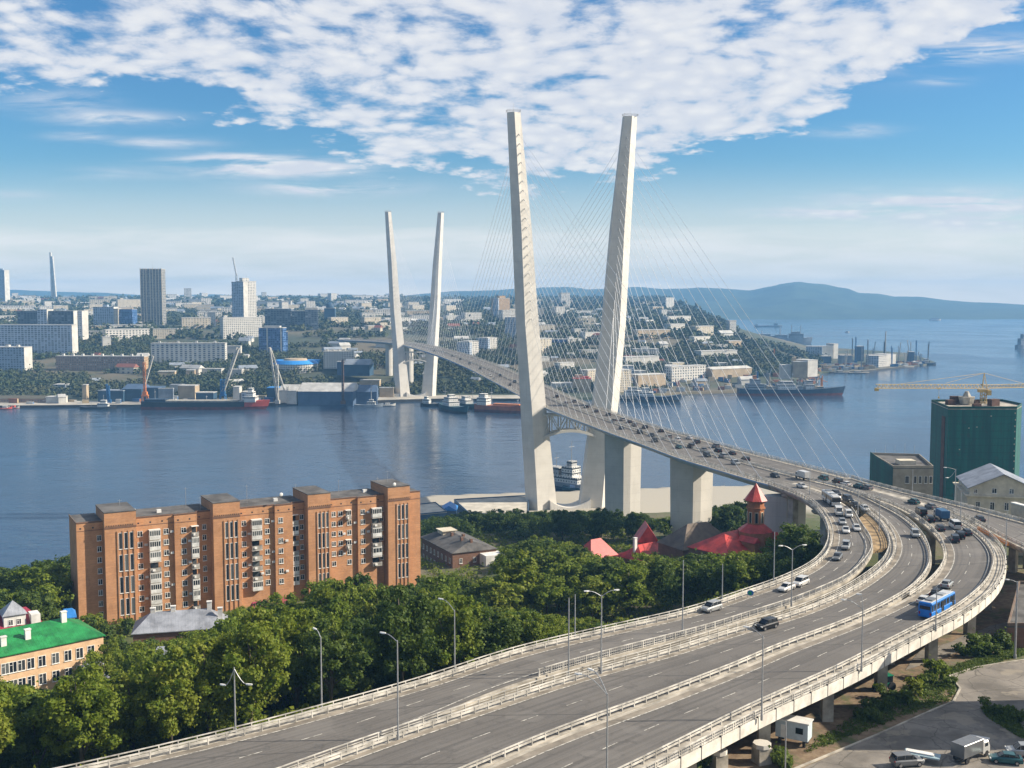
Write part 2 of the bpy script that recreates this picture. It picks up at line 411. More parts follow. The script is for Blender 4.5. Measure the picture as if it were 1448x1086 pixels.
# ================================================================ FAR LAND
DFP=[(-260,578),(0,577),(200,575.5),(380,573.5),(480,571),(560,568.5),(620,567),(735,567),(800,566),(880,565),(961,558),(1029,556),(1100,553),(1150,549),(1156,541),(1161,528),(1223,526.5),(1266,521.5),(1306,517.5),(1324,515)]
DFX=[ (p[0]-724)/F for p in DFP]; DFD=[un(p[0],p[1],0)[1] for p in DFP]
DBX=[(p-724)/F for p in (-400,930,956,1000,1036,1070,1143,1203,1286,1324)]; DBD=[6100,6100,4300,3300,2900,2750,2700,2600,2400,un(1324,515,0)[1]+6]
PRD=[1200,1280,1400,1561,1800,2200,3000,4000,5000,6200]; PRZ=[3,4,14,31,55,70,88,104,117,124]
def vnoise(x,y):
    return (math.sin(x*1.7+1.3*math.sin(y*1.1))+math.sin(y*1.9+1.7*math.sin(x*0.8+2))+0.5*math.sin(x*4.1+y*3.3)+0.5*math.sin(x*3.1-y*4.7))/3
def tf(x,y):
    a=x/y; df=lin(DFX,DFD,a); db=lin(DBX,DBD,a)
    if y<df-1 or y>db or a>DFX[-1]: return -4
    px=724+a*F
    p=hermite(PRD,PRZ,y)+2.0*vnoise(x/160,y/190)*min(1,max(0,(y-1400)/600))
    k=lin([0,980,1036,1100,1150],[1,1,.72,.34,.0],px)
    top=3+(p-3)*k
    rise=3+0.16*max(0,y-df-70)
    fall=3+0.16*max(0,db-y-10) if px>930 else 1e9
    return max(2.6,min(top,rise,fall))
def far_ground_mat():
    m=bpy.data.materials.new('far_ground'); m.use_nodes=True; t=NT(m.node_tree); b=m.node_tree.nodes['Principled BSDF']
    tc=t.n('ShaderNodeTexCoord'); P=tc.outputs['Object']
    n1=t.noise(P,0.004,5,0.6); n2=t.noise(P,0.03,4,0.6)
    c=t.mix(t.ss(n1,0.42,0.6),(0.032,0.045,0.022),(0.12,0.10,0.062)); c=t.mix(t.ss(n2,0.5,0.7),c,(0.06,0.07,0.035))
    t.L.new(c,b.inputs['Base Color']); b.inputs['Roughness'].default_value=0.95; return m
FARG=far_ground_mat()
mb=MB(); NA=330; NR=90
cols=[]
for i in range(NA+1):
    a=DFX[0]+(DFX[-1]-DFX[0])*i/NA; df=lin(DFX,DFD,a); db=lin(DBX,DBD,a)
    c=[(a*(df-1),df-1,-4)]
    for j in range(NR+1):
        y=df+(db-df)*(j/NR)**1.8; x=a*y; c.append((x,y,tf(x,y) if j<NR else -2.0))
    cols.append(c)
n=len(cols[0]); mb.v=[p for c in cols for p in c]
for i in range(NA):
    for j in range(n-1): mb.f.append([i*n+j,(i+1)*n+j,(i+1)*n+j+1,i*n+j+1]); mb.m.append(0); mb.uv.append(None)
struct('far_terrain',mb,FARG,True)
def far_pt(px,py):
    """first hit of the pixel ray on the far land"""
    d=ray(px,py); y=1150.0
    while y<6100:
        x=d[0]/d[1]*y; z=H+d[2]/d[1]*y
        if z<=tf(x,y): return (x,y,tf(x,y))
        y+=4
    return None
# ================================================================ HILLS
def hills(name,sky,D0,D1,D2,col1,col2,shore=0.0,rows=14,seed=0,fade=0):
    xs=[p[0] for p in sky]; ys=[p[1] for p in sky]; mb=MB(); N=260; x0,x1=xs[0],xs[-1]; rows_=[]
    for i in range(N+1):
        px=x0+(x1-x0)*i/N; a=(px-724)/F; py=lin(xs,ys,px)
        hr=H+(YH-py)/F*D1
        hr=max(6,hr)
        c=[]
        for j in range(rows*2+1):
            t=j/rows
            if t<=1: D=D0+(D1-D0)*t; k=(t**0.85)
            else: D=D1+(D2-D1)*(t-1); k=max(0,1-(t-1))
            x=a*D
            nz=vnoise(x/420+seed,D/380)*0.16+vnoise(x/150,D/140+seed)*0.075+vnoise(x/60,D/70+seed)*0.03
            w=1-abs(1-t)**0.5 if t<1 else 0
            z=hr*k+hr*nz*min(1,t*3)*(0.25 if abs(t-1)<0.08 else 1)*(1 if t<1.2 else 0.3)
            c.append((x,D,z if j else -3))
        rows_.append(c)
    n=len(rows_[0]); mb.v=[p for c in rows_ for p in c]
    for i in range(N):
        for j in range(n-1): mb.f.append([i*n+j,(i+1)*n+j,(i+1)*n+j+1,i*n+j+1]); mb.m.append(0); mb.uv.append(None)
    m=mat(name+'_forest',col1,0.95,var=0.1,scale=0.006,col2=tuple(q*1.5 for q in col2),detail=8)
    return struct(name,mb,m,True)
skyR=[(560,419),(640,413),(700,410),(760,407),(800,405),(830,409),(870,408),(900,407),(940,410),(962,409),(985,407),(1020,407),(1060,410),(1085,405),(1108,400),(1125,398.5),(1145,401),(1165,403),(1190,409),(1215,414.5),(1240,415.5),(1262,420),(1300,420),(1330,423),(1370,427),(1400,428),(1448,431),(1560,433),(1750,436)]
hills('hills',skyR,6150,7900,8900,(0.020,0.036,0.018),(0.032,0.048,0.024),seed=3)
skyM=[(-300,424),(60,424),(200,421),(330,420),(390,418),(430,417.5),(460,418),(485,416),(520,416.5),(560,418),(600,422),(680,430),(760,436)]
hills('near_hills',skyM,4900,5700,6600,(0.022,0.038,0.02),(0.045,0.052,0.03),seed=9)
skyL=[(-350,417),(-60,413),(20,409),(60,411),(100,413),(160,415),(215,418),(260,417.5),(300,416),(340,417),(400,420),(480,423),(560,424)]
hills('distant_hills',skyL,8000,8700,9300,(0.022,0.038,0.02),(0.035,0.05,0.03),seed=5)
# ================================================================ ROAD LINES (edges read on the deck plane)
P1=Vector((32.2,629.0)); P2=Vector((-117.8,1346.5)); AX=(P2-P1).normalized(); U=Vector((AX.y,-AX.x))   # U points right
HW=14.6
def bpt(y,u):
    t=(y-P1.y)/AX.y; return P1+AX*t+U*u
farc=[Vector((-118,1346)),Vector((-137,1410)),Vector((-163,1470)),Vector((-196,1520)),Vector((-236,1560))]
fo=smooth_line(farc,4,8)
LEFTB=list(reversed(offset(fo,-HW)))[:-1]+[bpt(y,-HW) for y in range(1330,480,-12)]+[road_pt(*p).xy for p in [(910,629),(960,648),(1010,663),(1040,672),(1068,680),(1086,685)]]
RIGHTB=list(reversed(offset(fo,HW)))[:-1]+[bpt(y,HW) for y in range(1330,480,-12)]+[road_pt(*p).xy for p in [(985,619),(1050,637.5),(1110,652.5),(1160,665),(1208,677)]]
LEFTB=smooth_line(LEFTB,3,20); RIGHTB=smooth_line(RIGHTB,3,20)
MIDB=[(a+b)/2 for a,b in zip(resample(LEFTB,400),resample(RIGHTB,400))]
L0=line_px([(1086,685),(1105,692),(1123,699),(1137,706.5),(1150,716),(1159,726),(1167,740),(1171,756),(1168,773),(1158,790),(1137,806),(1094,825.5),(1040,843.5),(974,866),(859,892),(723,924),(612,961),(512,990),(362,1031),(150,1082),(20,1110),(-120,1138)])
A_R=line_px([(1118,682),(1160,697),(1185,707),(1206,722),(1218,743),(1231,761),(1236,773),(1232,787),(1222,800),(1206,816),(1189,826),(1161,838),(1119,855),(1075,868.5),(1040,880),(1017,888),(930,911),(860,929),(782,951),(691,981),(600,1022),(500,1056),(423,1084),(330,1118),(240,1150)])
B_L=line_px([(1118,682),(1160,696),(1185,704.5),(1203,711),(1218,719),(1231,729),(1242,739),(1252,754),(1257,769),(1255,782),(1248,795),(1238,805),(1206,828),(1171,846),(1137,860),(1101,873),(1040,889),(988,905),(943,920),(860,942),(782,964),(703,990),(600,1024),(500,1058),(423,1086),(330,1120),(240,1152)])
M_B=line_px([(1147,680),(1185,689),(1221,702),(1245,714),(1262,722),(1282,734.5),(1297,747.5),(1308,761),(1316,776),(1318,790),(1317,802),(1310,815),(1298,829),(1283,841),(1264,852),(1240,865),(1211,878),(1155,900),(1098,920),(1063,937),(997,963),(943,984),(899,1001),(860,1014),(801,1036),(774,1046),(679,1087),(600,1121),(520,1156)])
M_C=line_px([(1147,680),(1185,689),(1221,701),(1240,707),(1258,713.5),(1275,721),(1295,733),(1309,744),(1323,757),(1332,771),(1335,785),(1332,797),(1326,809),(1313,823),(1295,838),(1270,852),(1240,866.5),(1211,879),(1155,901),(1098,921),(1063,938),(997,964),(943,985),(899,1002),(860,1015),(801,1037),(774,1047),(679,1088),(600,1122),(520,1157)])
C_R=line_px([(1180,678.5),(1240,692.5),(1290,706),(1333,720),(1360,733),(1382,745),(1403,760),(1417,775),(1424,790),(1423,801),(1420,815),(1410,833),(1393,849),(1361,873),(1323,891),(1298,905),(1261,924),(1218,948),(1152,979),(1086,1009),(998,1055),(940,1085),(860,1125),(780,1165)])
D_L=line_px([(1180,678.5),(1240,692),(1290,705.5),(1333,718.5),(1360,730),(1386,744),(1408,756),(1426,766),(1450,777),(1490,793),(1540,812)])
D_R=line_px([(1208,677),(1240,686.5),(1295,700.5),(1364,717),(1420,731.5),(1470,745),(1530,762),(1600,782)])
# ================================================================ STRIP / RAIL BUILDERS
def v3(p,dz=0): return Vector((p.x,p.y,zd(p.y)+dz))
def strip(mb,Lh,Rh,n,dz=0.0,m=0,uvw=True):
    a=resample(Lh,n); b=resample(Rh,n); vs=[];fs=[];uv=[];s=0
    for i in range(n+1):
        vs+= [v3(a[i],dz),v3(b[i],dz)]
    for i in range(n):
        l=(a[i+1]-a[i]).length; w=(b[i]-a[i]).length
        fs.append((2*i,2*i+1,2*i+3,2*i+2)); uv.append([(0,s),(w,s),(w,s+l),(0,s+l)]); s+=l
    # keep faces up
    nrm=(vs[1]-vs[0]).cross(vs[2]-vs[0])
    if nrm.z<0: fs=[tuple(reversed(f)) for f in fs]; uv=[list(reversed(q)) for q in uv]
    mb.add(vs,fs,m,uv); return mb
def slab(mb,Lh,Rh,n,top=-0.03,th=1.5,inset=0.0,m=0):
    a=resample(Lh,n); b=resample(Rh,n); rings=[]
    for i in range(n+1):
        d=(b[i]-a[i]); d=d.normalized() if d.length>1e-3 else Vector((1,0))
        a2=a[i]+d*inset; b2=b[i]-d*inset
        rings.append([v3(a[i],top),v3(b[i],top),v3(b[i],top-0.45),v3(b2,top-th),v3(a2,top-th),v3(a[i],top-0.45)])
    mb.loft(rings,m); return mb
def flat_line(mb,L,w,dz,m=0,dash=None,n=None):
    n=n or max(2,int(length(L)/2.0)); P=resample(L,n)
    if dash is None:
        strip(mb,offset(P,-w/2),offset(P,w/2),n,dz,m)
    else:
        tot=length(L); s=dash[2] if len(dash)>2 else 0
        while s+dash[0]<tot:
            a,da=at_len(P,s); b,db=at_len(P,s+dash[0])
            na=Vector((da.y,-da.x))*w/2; nb=Vector((db.y,-db.x))*w/2
            vs=[v3(a-na,dz),v3(a+na,dz),v3(b+nb,dz),v3(b-nb,dz)]
            f=(0,1,2,3) if (vs[1]-vs[0]).cross(vs[2]-vs[0]).z>0 else (3,2,1,0)
            mb.add(vs,[f],m,[[(0,0)]*4]); s+=dash[0]+dash[1]
def rail_run(L,kind,s0=0,s1=None):
    mb=MB(); tot=length(L); s1=tot if s1 is None else s1
    n=max(2,int((s1-s0)/2.0)); pts=[at_len(L,s0+(s1-s0)*i/n) for i in range(n+1)]
    def beam(z0,z1,w,off=0.0):
        rings=[]
        for p,d in pts:
            r=Vector((d.y,-d.x)); c=p+r*off
            rings.append([v3(c-r*w/2,z0),v3(c+r*w/2,z0),v3(c+r*w/2,z1),v3(c-r*w/2,z1)])
        mb.loft(rings)
    def posts(step,h,w):
        k=int((s1-s0)/step)
        for i in range(k+1):
            p,d=at_len(L,s0+i*step); 
            M=Matrix.Translation(v3(p,-0.03))@Matrix.Rotation(math.atan2(d.y,d.x),4,'Z')
            mb.box(-w/2,w/2,-w/2,w/2,0,h,mat=M,bottom=False)
    if kind=='barrier':
        beam(0.48,0.80,0.10,-0.10); beam(0.48,0.80,0.10,0.10); posts(2.0,0.78,0.16)
    elif kind=='double':
        beam(0.42,0.68,0.10); beam(0.88,1.06,0.12); posts(2.5,1.05,0.16)
    elif kind=='railing':
        beam(1.02,1.14,0.14); beam(0.62,0.70,0.08); beam(0.28,0.36,0.08); posts(2.5,1.1,0.14)
    elif kind=='fence':
        beam(1.05,1.18,0.14); beam(0.18,0.26,0.08); posts(2.5,1.15,0.16); posts(0.42,1.08,0.05)
    elif kind=='kerb':
        beam(-0.03,0.22,0.35)
    return mb
def part_w(name,mb,m,parent,**k): return obj(name,mb,m,parent,world=True,**k)
# ================================================================ CABLE-STAYED BRIDGE
br=thing('cable_stayed_bridge','long cable stayed road bridge with two pairs of white leaning pylons across the harbour','bridge',(P1.x,P1.y,3))
mb=MB(); slab(mb,LEFTB,RIGHTB,420,-0.03,3.0,4.5); part_w('deck_girder',mb,BLUEG,br)
mb=MB(); strip(mb,LEFTB,RIGHTB,420,0.0); part_w('deck_slab',mb,CONC2,br)
nb=400; Lb=resample(LEFTB,nb); Rb=resample(RIGHTB,nb)
def frac(Lh,Rh,f): return [a*(1-f)+b*f for a,b in zip(Lh,Rh)]
mb=MB(); strip(mb,frac(Lb,Rb,0.085),frac(Lb,Rb,0.478),nb,0.03); part_w('road_surface',mb,ASPH,br)
mb=MB(); strip(mb,frac(Lb,Rb,0.522),frac(Lb,Rb,0.915),nb,0.03); part_w('road_surface',mb,ASPH,br)
mb=MB()
for f in (0.105,0.46,0.54,0.895): flat_line(mb,frac(Lb,Rb,f),0.16,0.05,n=nb)
for f in (0.225,0.34,0.66,0.775): flat_line(mb,frac(Lb,Rb,f),0.16,0.05,dash=(3,7))
part_w('lane_marking',mb,PAINT,br)
for f,k in ((0.012,'railing'),(0.075,'double'),(0.485,'double'),(0.515,'double'),(0.925,'double'),(0.988,'railing')):
    part_w('guard_rail' if k=='double' else 'railing',rail_run(frac(Lb,Rb,f),k),RAILM,br)
# small light boxes hanging under the left girder edge
# pylons
LEG=[ # z, outer, ridge, inner, depth
 (226,-35.8,-32.2,-28.4,3.2),(163,-32.9,-28.4,-22.0,3.8),(108,-30.6,-26.2,-17.8,4.4),(62,-28.0,-22.6,-13.6,5.2),(40,-26.8,-21.3,-11.0,5.6),(23,-25.7,-20.3,-9.2,6.0),(1,-24.6,-19.2,-6.8,6.5)]
def kleg(C,z): return lin([1,62,108,226],[0.95,1.07,1.11,1.11],z) if C is P1 else 1.0
def leg_rings(C,sgn):
    rings=[]
    for z,uo,ur,ui,d in LEG:
        if sgn>0:
            k=kleg(C,z); uo,ur,ui=-uo*k,-ur*k,-ui*k
        P=[(uo,0.35*d*0.2),(ur,-d),(ui,-0.42*d),(ui,0.42*d),(ur,d),(uo,-0.07*d)]
        P=[(uo,0),(ur,-d),(ui,-0.42*d),(ui,0.42*d),(ur,d)]
        if sgn>0: P=P[::-1]
        rings.append([(C.x+U.x*u+AX.x*v,C.y+U.y*u+AX.y*v,z) for u,v in P])
    return rings
def leg_at(sgn,z,C=None):
    zs=[l[0] for l in LEG][::-1]; ui=[l[3] for l in LEG][::-1]; ur=[l[2] for l in LEG][::-1]
    k=kleg(C,z) if sgn>0 else 1.0
    return -sgn*lin(zs,ui,z)*k, -sgn*lin(zs,ur,z)*k
def W(C,u,v,z): return Vector((C.x+U.x*u+AX.x*v,C.y+U.y*u+AX.y*v,z))
for C,lab in ((P1,'nearer V-shaped pylon pair in pale concrete'),(P2,'farther V-shaped pylon pair on the opposite shore')):
    py=bpy.data.objects.new('pylon',None); COL.objects.link(py); py.parent=br; py.location=(C.x-P1.x,C.y-P1.y,0); py['label']=lab
    for sgn in (-1,1):
        mb=MB(); mb.loft(leg_rings(C,sgn)[::-1]); part_w('leg',mb,CONC,py)
        mb=MB(); z=226; uu=[(LEG[0][1]),(LEG[0][3])]; k=kleg(C,226) if sgn>0 else 1
        a,b=(sorted((LEG[0][1]*-sgn*k,LEG[0][3]*-sgn*k)))
        cs=[W(C,a,-2,z),W(C,b,-2,z),W(C,b,2,z),W(C,a,2,z)]
        for i in range(4):
            for hh in (0.7,1.3): mb.tube(cs[i]+Vector((0,0,hh)),cs[(i+1)%4]+Vector((0,0,hh)),0.09,n=4)
            mb.tube(cs[i],cs[i]+Vector((0,0,1.4)),0.1,n=4)
            mb.tube((cs[i]+cs[(i+1)%4])/2,(cs[i]+cs[(i+1)%4])/2+Vector((0,0,1.3)),0.09,n=4)
        mb.tube(W(C,(a+b)/2,0,z),W(C,(a+b)/2,0,z+5),0.08,n=4)
        part_w('top_railing',mb,GALV,py)
        # anchor sockets up the face of the leg
        mb=MB()
        for kk in range(21):
            z=112+kk*5.1; ui_,ur_=leg_at(sgn,z,C); um=(ui_*0.45+ur_*0.55)
            for s2 in (-1,1):
                d=lin([1,226],[6.5,3.2],z); v=s2*d*0.72
                c=W(C,um,v,z); mb.tube(c,c+Vector((AX.x*s2*1.1,AX.y*s2*1.1,-0.9)),0.2,n=5)
        part_w('cable_anchor',mb,GALV,py,kind='stuff')
    # trussed cross beam with arched lower chord under the deck
    mb=MB(); u0,u1=-15.5,15.5
    for v in (-3,3):
        for i in range(16):
            a=u0+(u1-u0)*i/16; b=u0+(u1-u0)*(i+1)/16
            za=44.2+3.6*(1-(a/15.5)**2); zb=44.2+3.6*(1-(b/15.5)**2)
            mb.bar(W(C,a,v,za),W(C,b,v,zb),1.6,1.5)
        mb.bar(W(C,u0,v,57),W(C,u1,v,57),1.4,1.2)
        for i in range(6):
            a=u0+(u1-u0)*i/6; b=u0+(u1-u0)*(i+1)/6; f=lambda q:44.2+3.6*(1-(q/15.5)**2)
            mb.bar(W(C,a,v,57 if i%2 else f(a)),W(C,b,v,f(b) if i%2 else 57),0.8,0.8)
            mb.bar(W(C,b,v,57),W(C,b,v,f(b)),0.7,0.7)
    part_w('cross_truss',mb,CONC,py)
    mb=MB()
    rr=[]
    for i in range(13):
        u=-12+24*i/12; zt=3+4.5*(abs(u)/12)**2
        rr.append([W(C,u,-7,-1),W(C,u,7,-1),W(C,u,6,zt+1),W(C,u,-6,zt+1)])
    mb.loft(rr); part_w('footing',mb,CONC,py)
# stays: 21 per fan; fans towards mid span and towards the side span, on both deck edges
stays=[]
def deck_edge(y,sgn):
    best=None; L=LEFTB if sgn<0 else RIGHTB
    ys=[p.y for p in L]; i=min(range(len(L)),key=lambda k:abs(ys[k]-y)); p=L[i]
    c=bpt(p.y,0) if False else None
    return Vector((p.x,p.y,zd(p.y)+0.2))
LY=sorted([(p.y,p.x) for p in LEFTB if p.y<1345]); RY=sorted([(p.y,p.x) for p in RIGHTB if p.y<1352])
def edge(y,sgn):
    T=LY if sgn<0 else RY
    x=lin([q[0] for q in T],[q[1] for q in T],y); return Vector((x-sgn*0.35*-0+(-sgn)*0.4,y,zd(y)+0.1))
def fan(C,sgn,dirv,n,y_first,step,main):
    for k in range(n):
        z=112+k*5.1*20/(n-1); ui_,ur_=leg_at(sgn,z,C); um=ui_*0.45+ur_*0.55
        d=lin([1,226],[6.5,3.2],z)
        a=W(C,um,dirv*d*0.85,z); b=edge(y_first+dirv*step*k,sgn)
        stays.append((a,b,C is P1))
for sgn in (-1,1):
    fan(P1,sgn,1,21,P1.y+26,15.6,True); fan(P1,sgn,-1,21,P1.y-24,12.9 if sgn>0 else 12.9,False)
    fan(P2,sgn,-1,21,P2.y-26,15.6,True); fan(P2,sgn,1,10,P2.y+22,9.6,False)
stays=[s for s in stays if s[1].y<1352]
stays.sort(key=lambda s:0 if s[2] else 1)
rest=MB()
for i,(a,b,nr) in enumerate(stays):
    def cab(mb):
        q=[]; Ln=(b-a).length
        for k in range(9):
            t=k/8; p=a.lerp(b,t); p.z-=0.0035*Ln*4*t*(1-t); q.append(p)
        mb.path(q,0.09 if nr else 0.075,4)
    if i<100: mb=MB(); cab(mb); part_w('stay_cable',mb,CABLEM,br)
    else: cab(rest)
if rest.v: part_w('stay_cables',rest,CABLEM,br,kind='stuff',label='remaining thin white stay cables of the farther pylon pair')
# approach piers of the bridge
def hexpier(C,axis,w,d,z0,z1,taper=0.9):
    """faceted pier; axis = unit vector across the deck"""
    n=Vector((-axis.y,axis.x)); r=[]
    for z,k in ((z0,taper),(z1,1.0)):
        P=[(-w/2,0.15*d),(-w/2*0.12,-d/2),(w/2*0.30,-d/2*0.85),(w/2,-0.12*d),(w/2,0.3*d),(w*0.1,d/2),(-w*0.3,d/2*0.9)]
        r.append([(C.x+axis.x*u*k+n.x*v*k,C.y+axis.y*u*k+n.y*v*k,z) for u,v in P])
    return MB().loft(r)
def und_z(px,py,y): return und(px,py,y)[2]
PIERS=[]
for y,w,d,z0,u in ((530,18,9,10,0.5),(440,17.5,9,20,-1.5)):
    i=min(range(len(MIDB)),key=lambda k:abs(MIDB[k].y-y)); c=MIDB[i]; t=tang(MIDB,i); ax=Vector((-t.y,t.x)); 
    if ax.x<0: ax=-ax
    part_w('pier',hexpier(c+ax*u,ax,w,d,z0,zd(c.y)-3.0,0.93),CONC,br); PIERS.append((c.x,c.y,11))
for y,w,d,z0,u in ((1420,10,6,10,-8),(1420,10,6,10,8),(1480,10,6,14,0)):
    c=bpt(1346,0) if False else at_len(fo,y-1346)[0]; ax=U
    part_w('pier',hexpier(c+ax*u,ax,w,d,z0,62,0.95),CONC,br)
# ================================================================ VIADUCTS
def viaduct(name,label,Ln,Rn,n,edges,dashes,rails,shoulders,asph,th=1.5,joint=None):
    """Ln/Rn edge lines; asph=(offset from left, offset from right)"""
    c=Ln[len(Ln)//3]
    v=thing(name,label,'viaduct',(c.x,c.y,58))
    mb=MB(); slab(mb,Ln,Rn,n,-0.03,th,0.9); part_w('deck_slab',mb,CONC2,v)
    a=resample(Ln,n); b=resample(Rn,n)
    def inl(o): return offset(a,o*SIDE)
    def inr(o): return offset(b,-o*SIDE)
    la,rb=inl(asph[0]),inr(asph[1])
    mb=MB(); strip(mb,la,rb,n,0.03); part_w('road_surface',mb,ASPH,v)
    mb=MB()
    for (side,o0,o1) in shoulders:
        f=inl if side=='l' else inr
        strip(mb,f(o0),f(o1),n,0.055)
    if mb.v: part_w('shoulder',mb,SHOULD,v)
    mb=MB()
    for (side,o) in edges: flat_line(mb,(inl if side=='l' else inr)(o),0.2,0.085,n=n)
    for f,ph in dashes: flat_line(mb,frac(la,rb,f),0.16,0.085,dash=(3.2,5.6,ph))
    part_w('lane_marking',mb,PAINT,v)
    for (side,o,k,s0,s1) in rails:
        L=(inl if side=='l' else inr)(o); T=length(L)
        part_w('railing' if k in('railing','fence') else ('kerb' if k=='kerb' else 'guard_rail'),rail_run(L,k,s0,T if s1 is None else s1),RAILM if k!='kerb' else CONC2,v)
    return v
SIDE=-1  # travelling away from the bridge (towards the camera) the left screen edge L0 lies on the right-hand side of travel
# direction check: going along L0, inward (towards A_R) is on which side?
i=len(L0)//2; q=A_R[nearest(A_R,L0[i])[0]]-L0[i]; t_=tang(L0,i); SIDE=1 if (q.x*t_.y-q.y*t_.x)>0 else -1
LA=length(L0)
va=viaduct('ramp_viaduct','two lane exit ramp curving along the treetops, nearest the brick block',L0,A_R,170,
  [('l',2.7),('r',1.5)],[(0.55,2)],[('l',0.2,'railing',0,None),('l',1.2,'double',0,None),('r',0.3,'fence',52,LA-70)],
  [('l',1.4,2.6)],(1.4,0.5))
vb=viaduct('middle_viaduct','two lane curving elevated carriageway between the exit ramp and the outer carriageway',B_L,M_B,170,
  [('l',3.0),('r',0.9)],[(0.5,0)],[('l',0.2,'railing',48,None),('l',1.7,'double',44,None),('r',0.35,'double',0,None)],
  [('l',1.9,2.9)],(1.9,0.5))
vc=viaduct('outer_viaduct','outermost wide curving elevated carriageway with the blue bus and a footway on its edge',M_C,C_R,190,
  [('l',2.3),('r',3.6)],[(0.5,3)],[('l',0.35,'double',14,150),('r',0.25,'railing',62,None),('r',2.5,'double',62,None),('r',0.25,'fence',150,None)],
  [('l',0.9,2.2)],(0.9,2.7),th=1.7)
vd=viaduct('side_viaduct','straight slip road leaving the curve toward the cream gabled house',D_L,D_R,60,
  [('l',1.2),('r',1.2)],[(0.5,0)],[('l',0.4,'double',58,None),('r',0.3,'railing',0,None),('r',1.0,'double',0,None)],
  [],(0.6,1.2))
# fascia panels with dark joints along the outer edge of the outer viaduct
FAS=mat('fascia_concrete',(0.60,0.57,0.51),0.75,var=0.12,scale=0.4,bump=0.05)
mb=MB(); jt=MB(); T=length(C_R); s=62
while s<T-4:
    a,da=at_len(C_R,s+0.09); b,db=at_len(C_R,s+4.6-0.09); ra=Vector((da.y,-da.x))*-SIDE; rb=Vector((db.y,-db.x))*-SIDE
    o=0.0
    pa=a-ra*0.02; pb=b-rb*0.02; qa=a+ra*0.16; qb=b+rb*0.16
    mb.loft([[v3(p0,0.10),v3(q0,0.10),v3(q0,-1.55),v3(p0,-1.55)] for p0,q0 in ((pa,qa),(pb,qb))])
    jm=a-ra*0.02+(a-b).normalized()*0.0; c0,dc=at_len(C_R,s-0.09); rc=Vector((dc.y,-dc.x))*-SIDE; jt.loft([[v3(p0,0.30),v3(q0,0.30),v3(q0,-1.6),v3(p0,-1.6)] for p0,q0 in ((c0-rc*0.03,c0+rc*0.19),(a-rc*0.03,a+rc*0.19))])
    s+=4.6
part_w('fascia_joint',jt,DARK,vc,kind='stuff')
part_w('fascia_panel',mb,FAS,vc,kind='stuff')
# underside beams and piers
def tpier(C,t,w,z0,z1,parent,cw=1.7,two=False):
    ax=Vector((-t.y,t.x)); mb=MB(); M=Matrix.Translation((C.x,C.y,0))@Matrix.Rotation(math.atan2(ax.y,ax.x),4,'Z')
    for o in ((-w*0.27,w*0.27) if two else (0,)):
        mb.box(o-cw/2,o+cw/2,-cw/2,cw/2,z0,z1-1.1,mat=M)
    rr=[[(-w/2,y,z1-0.6),(-w/2*0.75,y,z1-1.3),(w/2*0.75,y,z1-1.3),(w/2,y,z1-0.6),(w/2,y,z1),(-w/2,y,z1)] for y in (-cw/2-0.1,cw/2+0.1)]
    mb.loft(rr,mat=M)
    part_w('pier',mb,CONC2,parent)
# ================================================================ NEAR TERRAIN
CP=[(-330,150,44),(-200,120,50),(-120,110,52),(-260,300,22),(-330,380,16),(-95,226,41),(-120,200,42),(-70,200,44),(-30,210,46),(-104,284,38),(-60,300,37),(-28,337,35),(-10,300,38),(20,260,44),
 (20,330,37),(60,300,42),(70,350,35),(80,420,28),(20,440,25),(-60,420,22),(-160,380,17),(-200,400,16),(-200,350,22),(-130,430,14),(-30,530,10),(40,530,13),(100,530,12),(60,590,6),(20,600,5),(-60,600,5),
 (130,440,24),(170,440,20),(200,520,10),(200,620,4),(120,620,4),(-20,240,44),
 (40,162,58),(60,180,58),(90,160,58),(75,200,58),(100,230,57),(60,140,58.5),(40,120,60),(120,200,57),(150,160,57),(115,260,57),(60,235,56),(30,200,56),(10,170,60),
 (150,260,56),(170,300,55),(140,330,50),(200,350,46),(240,300,52),(300,420,30),(-20,150,62),(-60,110,63),(300,200,55),(90,300,48),(85,250,54),(100,275,55)]
CPa=np.array(CP,float)
def idw(x,y):
    d2=(CPa[:,0]-x)**2+(CPa[:,1]-y)**2+4.0; w=d2**-1.9; return float((w*CPa[:,2]).sum()/w.sum())
SHX=[-420,-240,-170,-125,-90,-60,-50,80,110,160,420]; SHY=[430,432,442,480,595,655,668,692,700,705,705]
def shore_y(x): return lin(SHX,SHY,x)
L0f=[p for p in L0 if p.y<200]
L0a=np.array([(p.x,p.y) for p in L0f])
ALLR=[]
for Lh,Rh in ((L0,A_R),(B_L,M_B),(M_C,C_R),(D_L,D_R),(LEFTB,RIGHTB)):
    ALLR.append([(a,b) for a,b in zip(resample(Lh,260),resample(Rh,260))])
MIDS=[np.array([((a.x+b.x)/2,(a.y+b.y)/2,(a-b).length/2) for a,b in Q]) for Q in ALLR]
def under_road(x,y,margin=1.0):
    for Q in MIDS:
        d=np.hypot(Q[:,0]-x,Q[:,1]-y)-Q[:,2]
        if d.min()<margin: return True
    return False
def tn(x,y):
    sy=shore_y(x)
    if y>sy: return -5.0
    z=idw(x,y)+0.6*vnoise(x/17,y/19)
    # quay
    if x>-62: z=min(z,3.2+max(0,(sy-82-y))*0.25)
    else: z=min(z,0.6+(sy-y)*0.55)
    # embankment beside the ramp
    w=max(0,min(1,(186-y)/16))
    if w>0 and x<10:
        dd=np.hypot(L0a[:,0]-x,L0a[:,1]-y); k=int(dd.argmin()); d=float(dd[k])
        z=max(z,(65.75-0.035*d if d<2.5 else 65.6-0.62*(d-2.5))*w+z*(1-w))
    if 30<x<150 and 118<y<222 and z>57.3: z=min(z,58.0)
    if under_road(x,y,4.0): z=min(z,64.3 if y<170 and x<15 else 62.5)
    return z
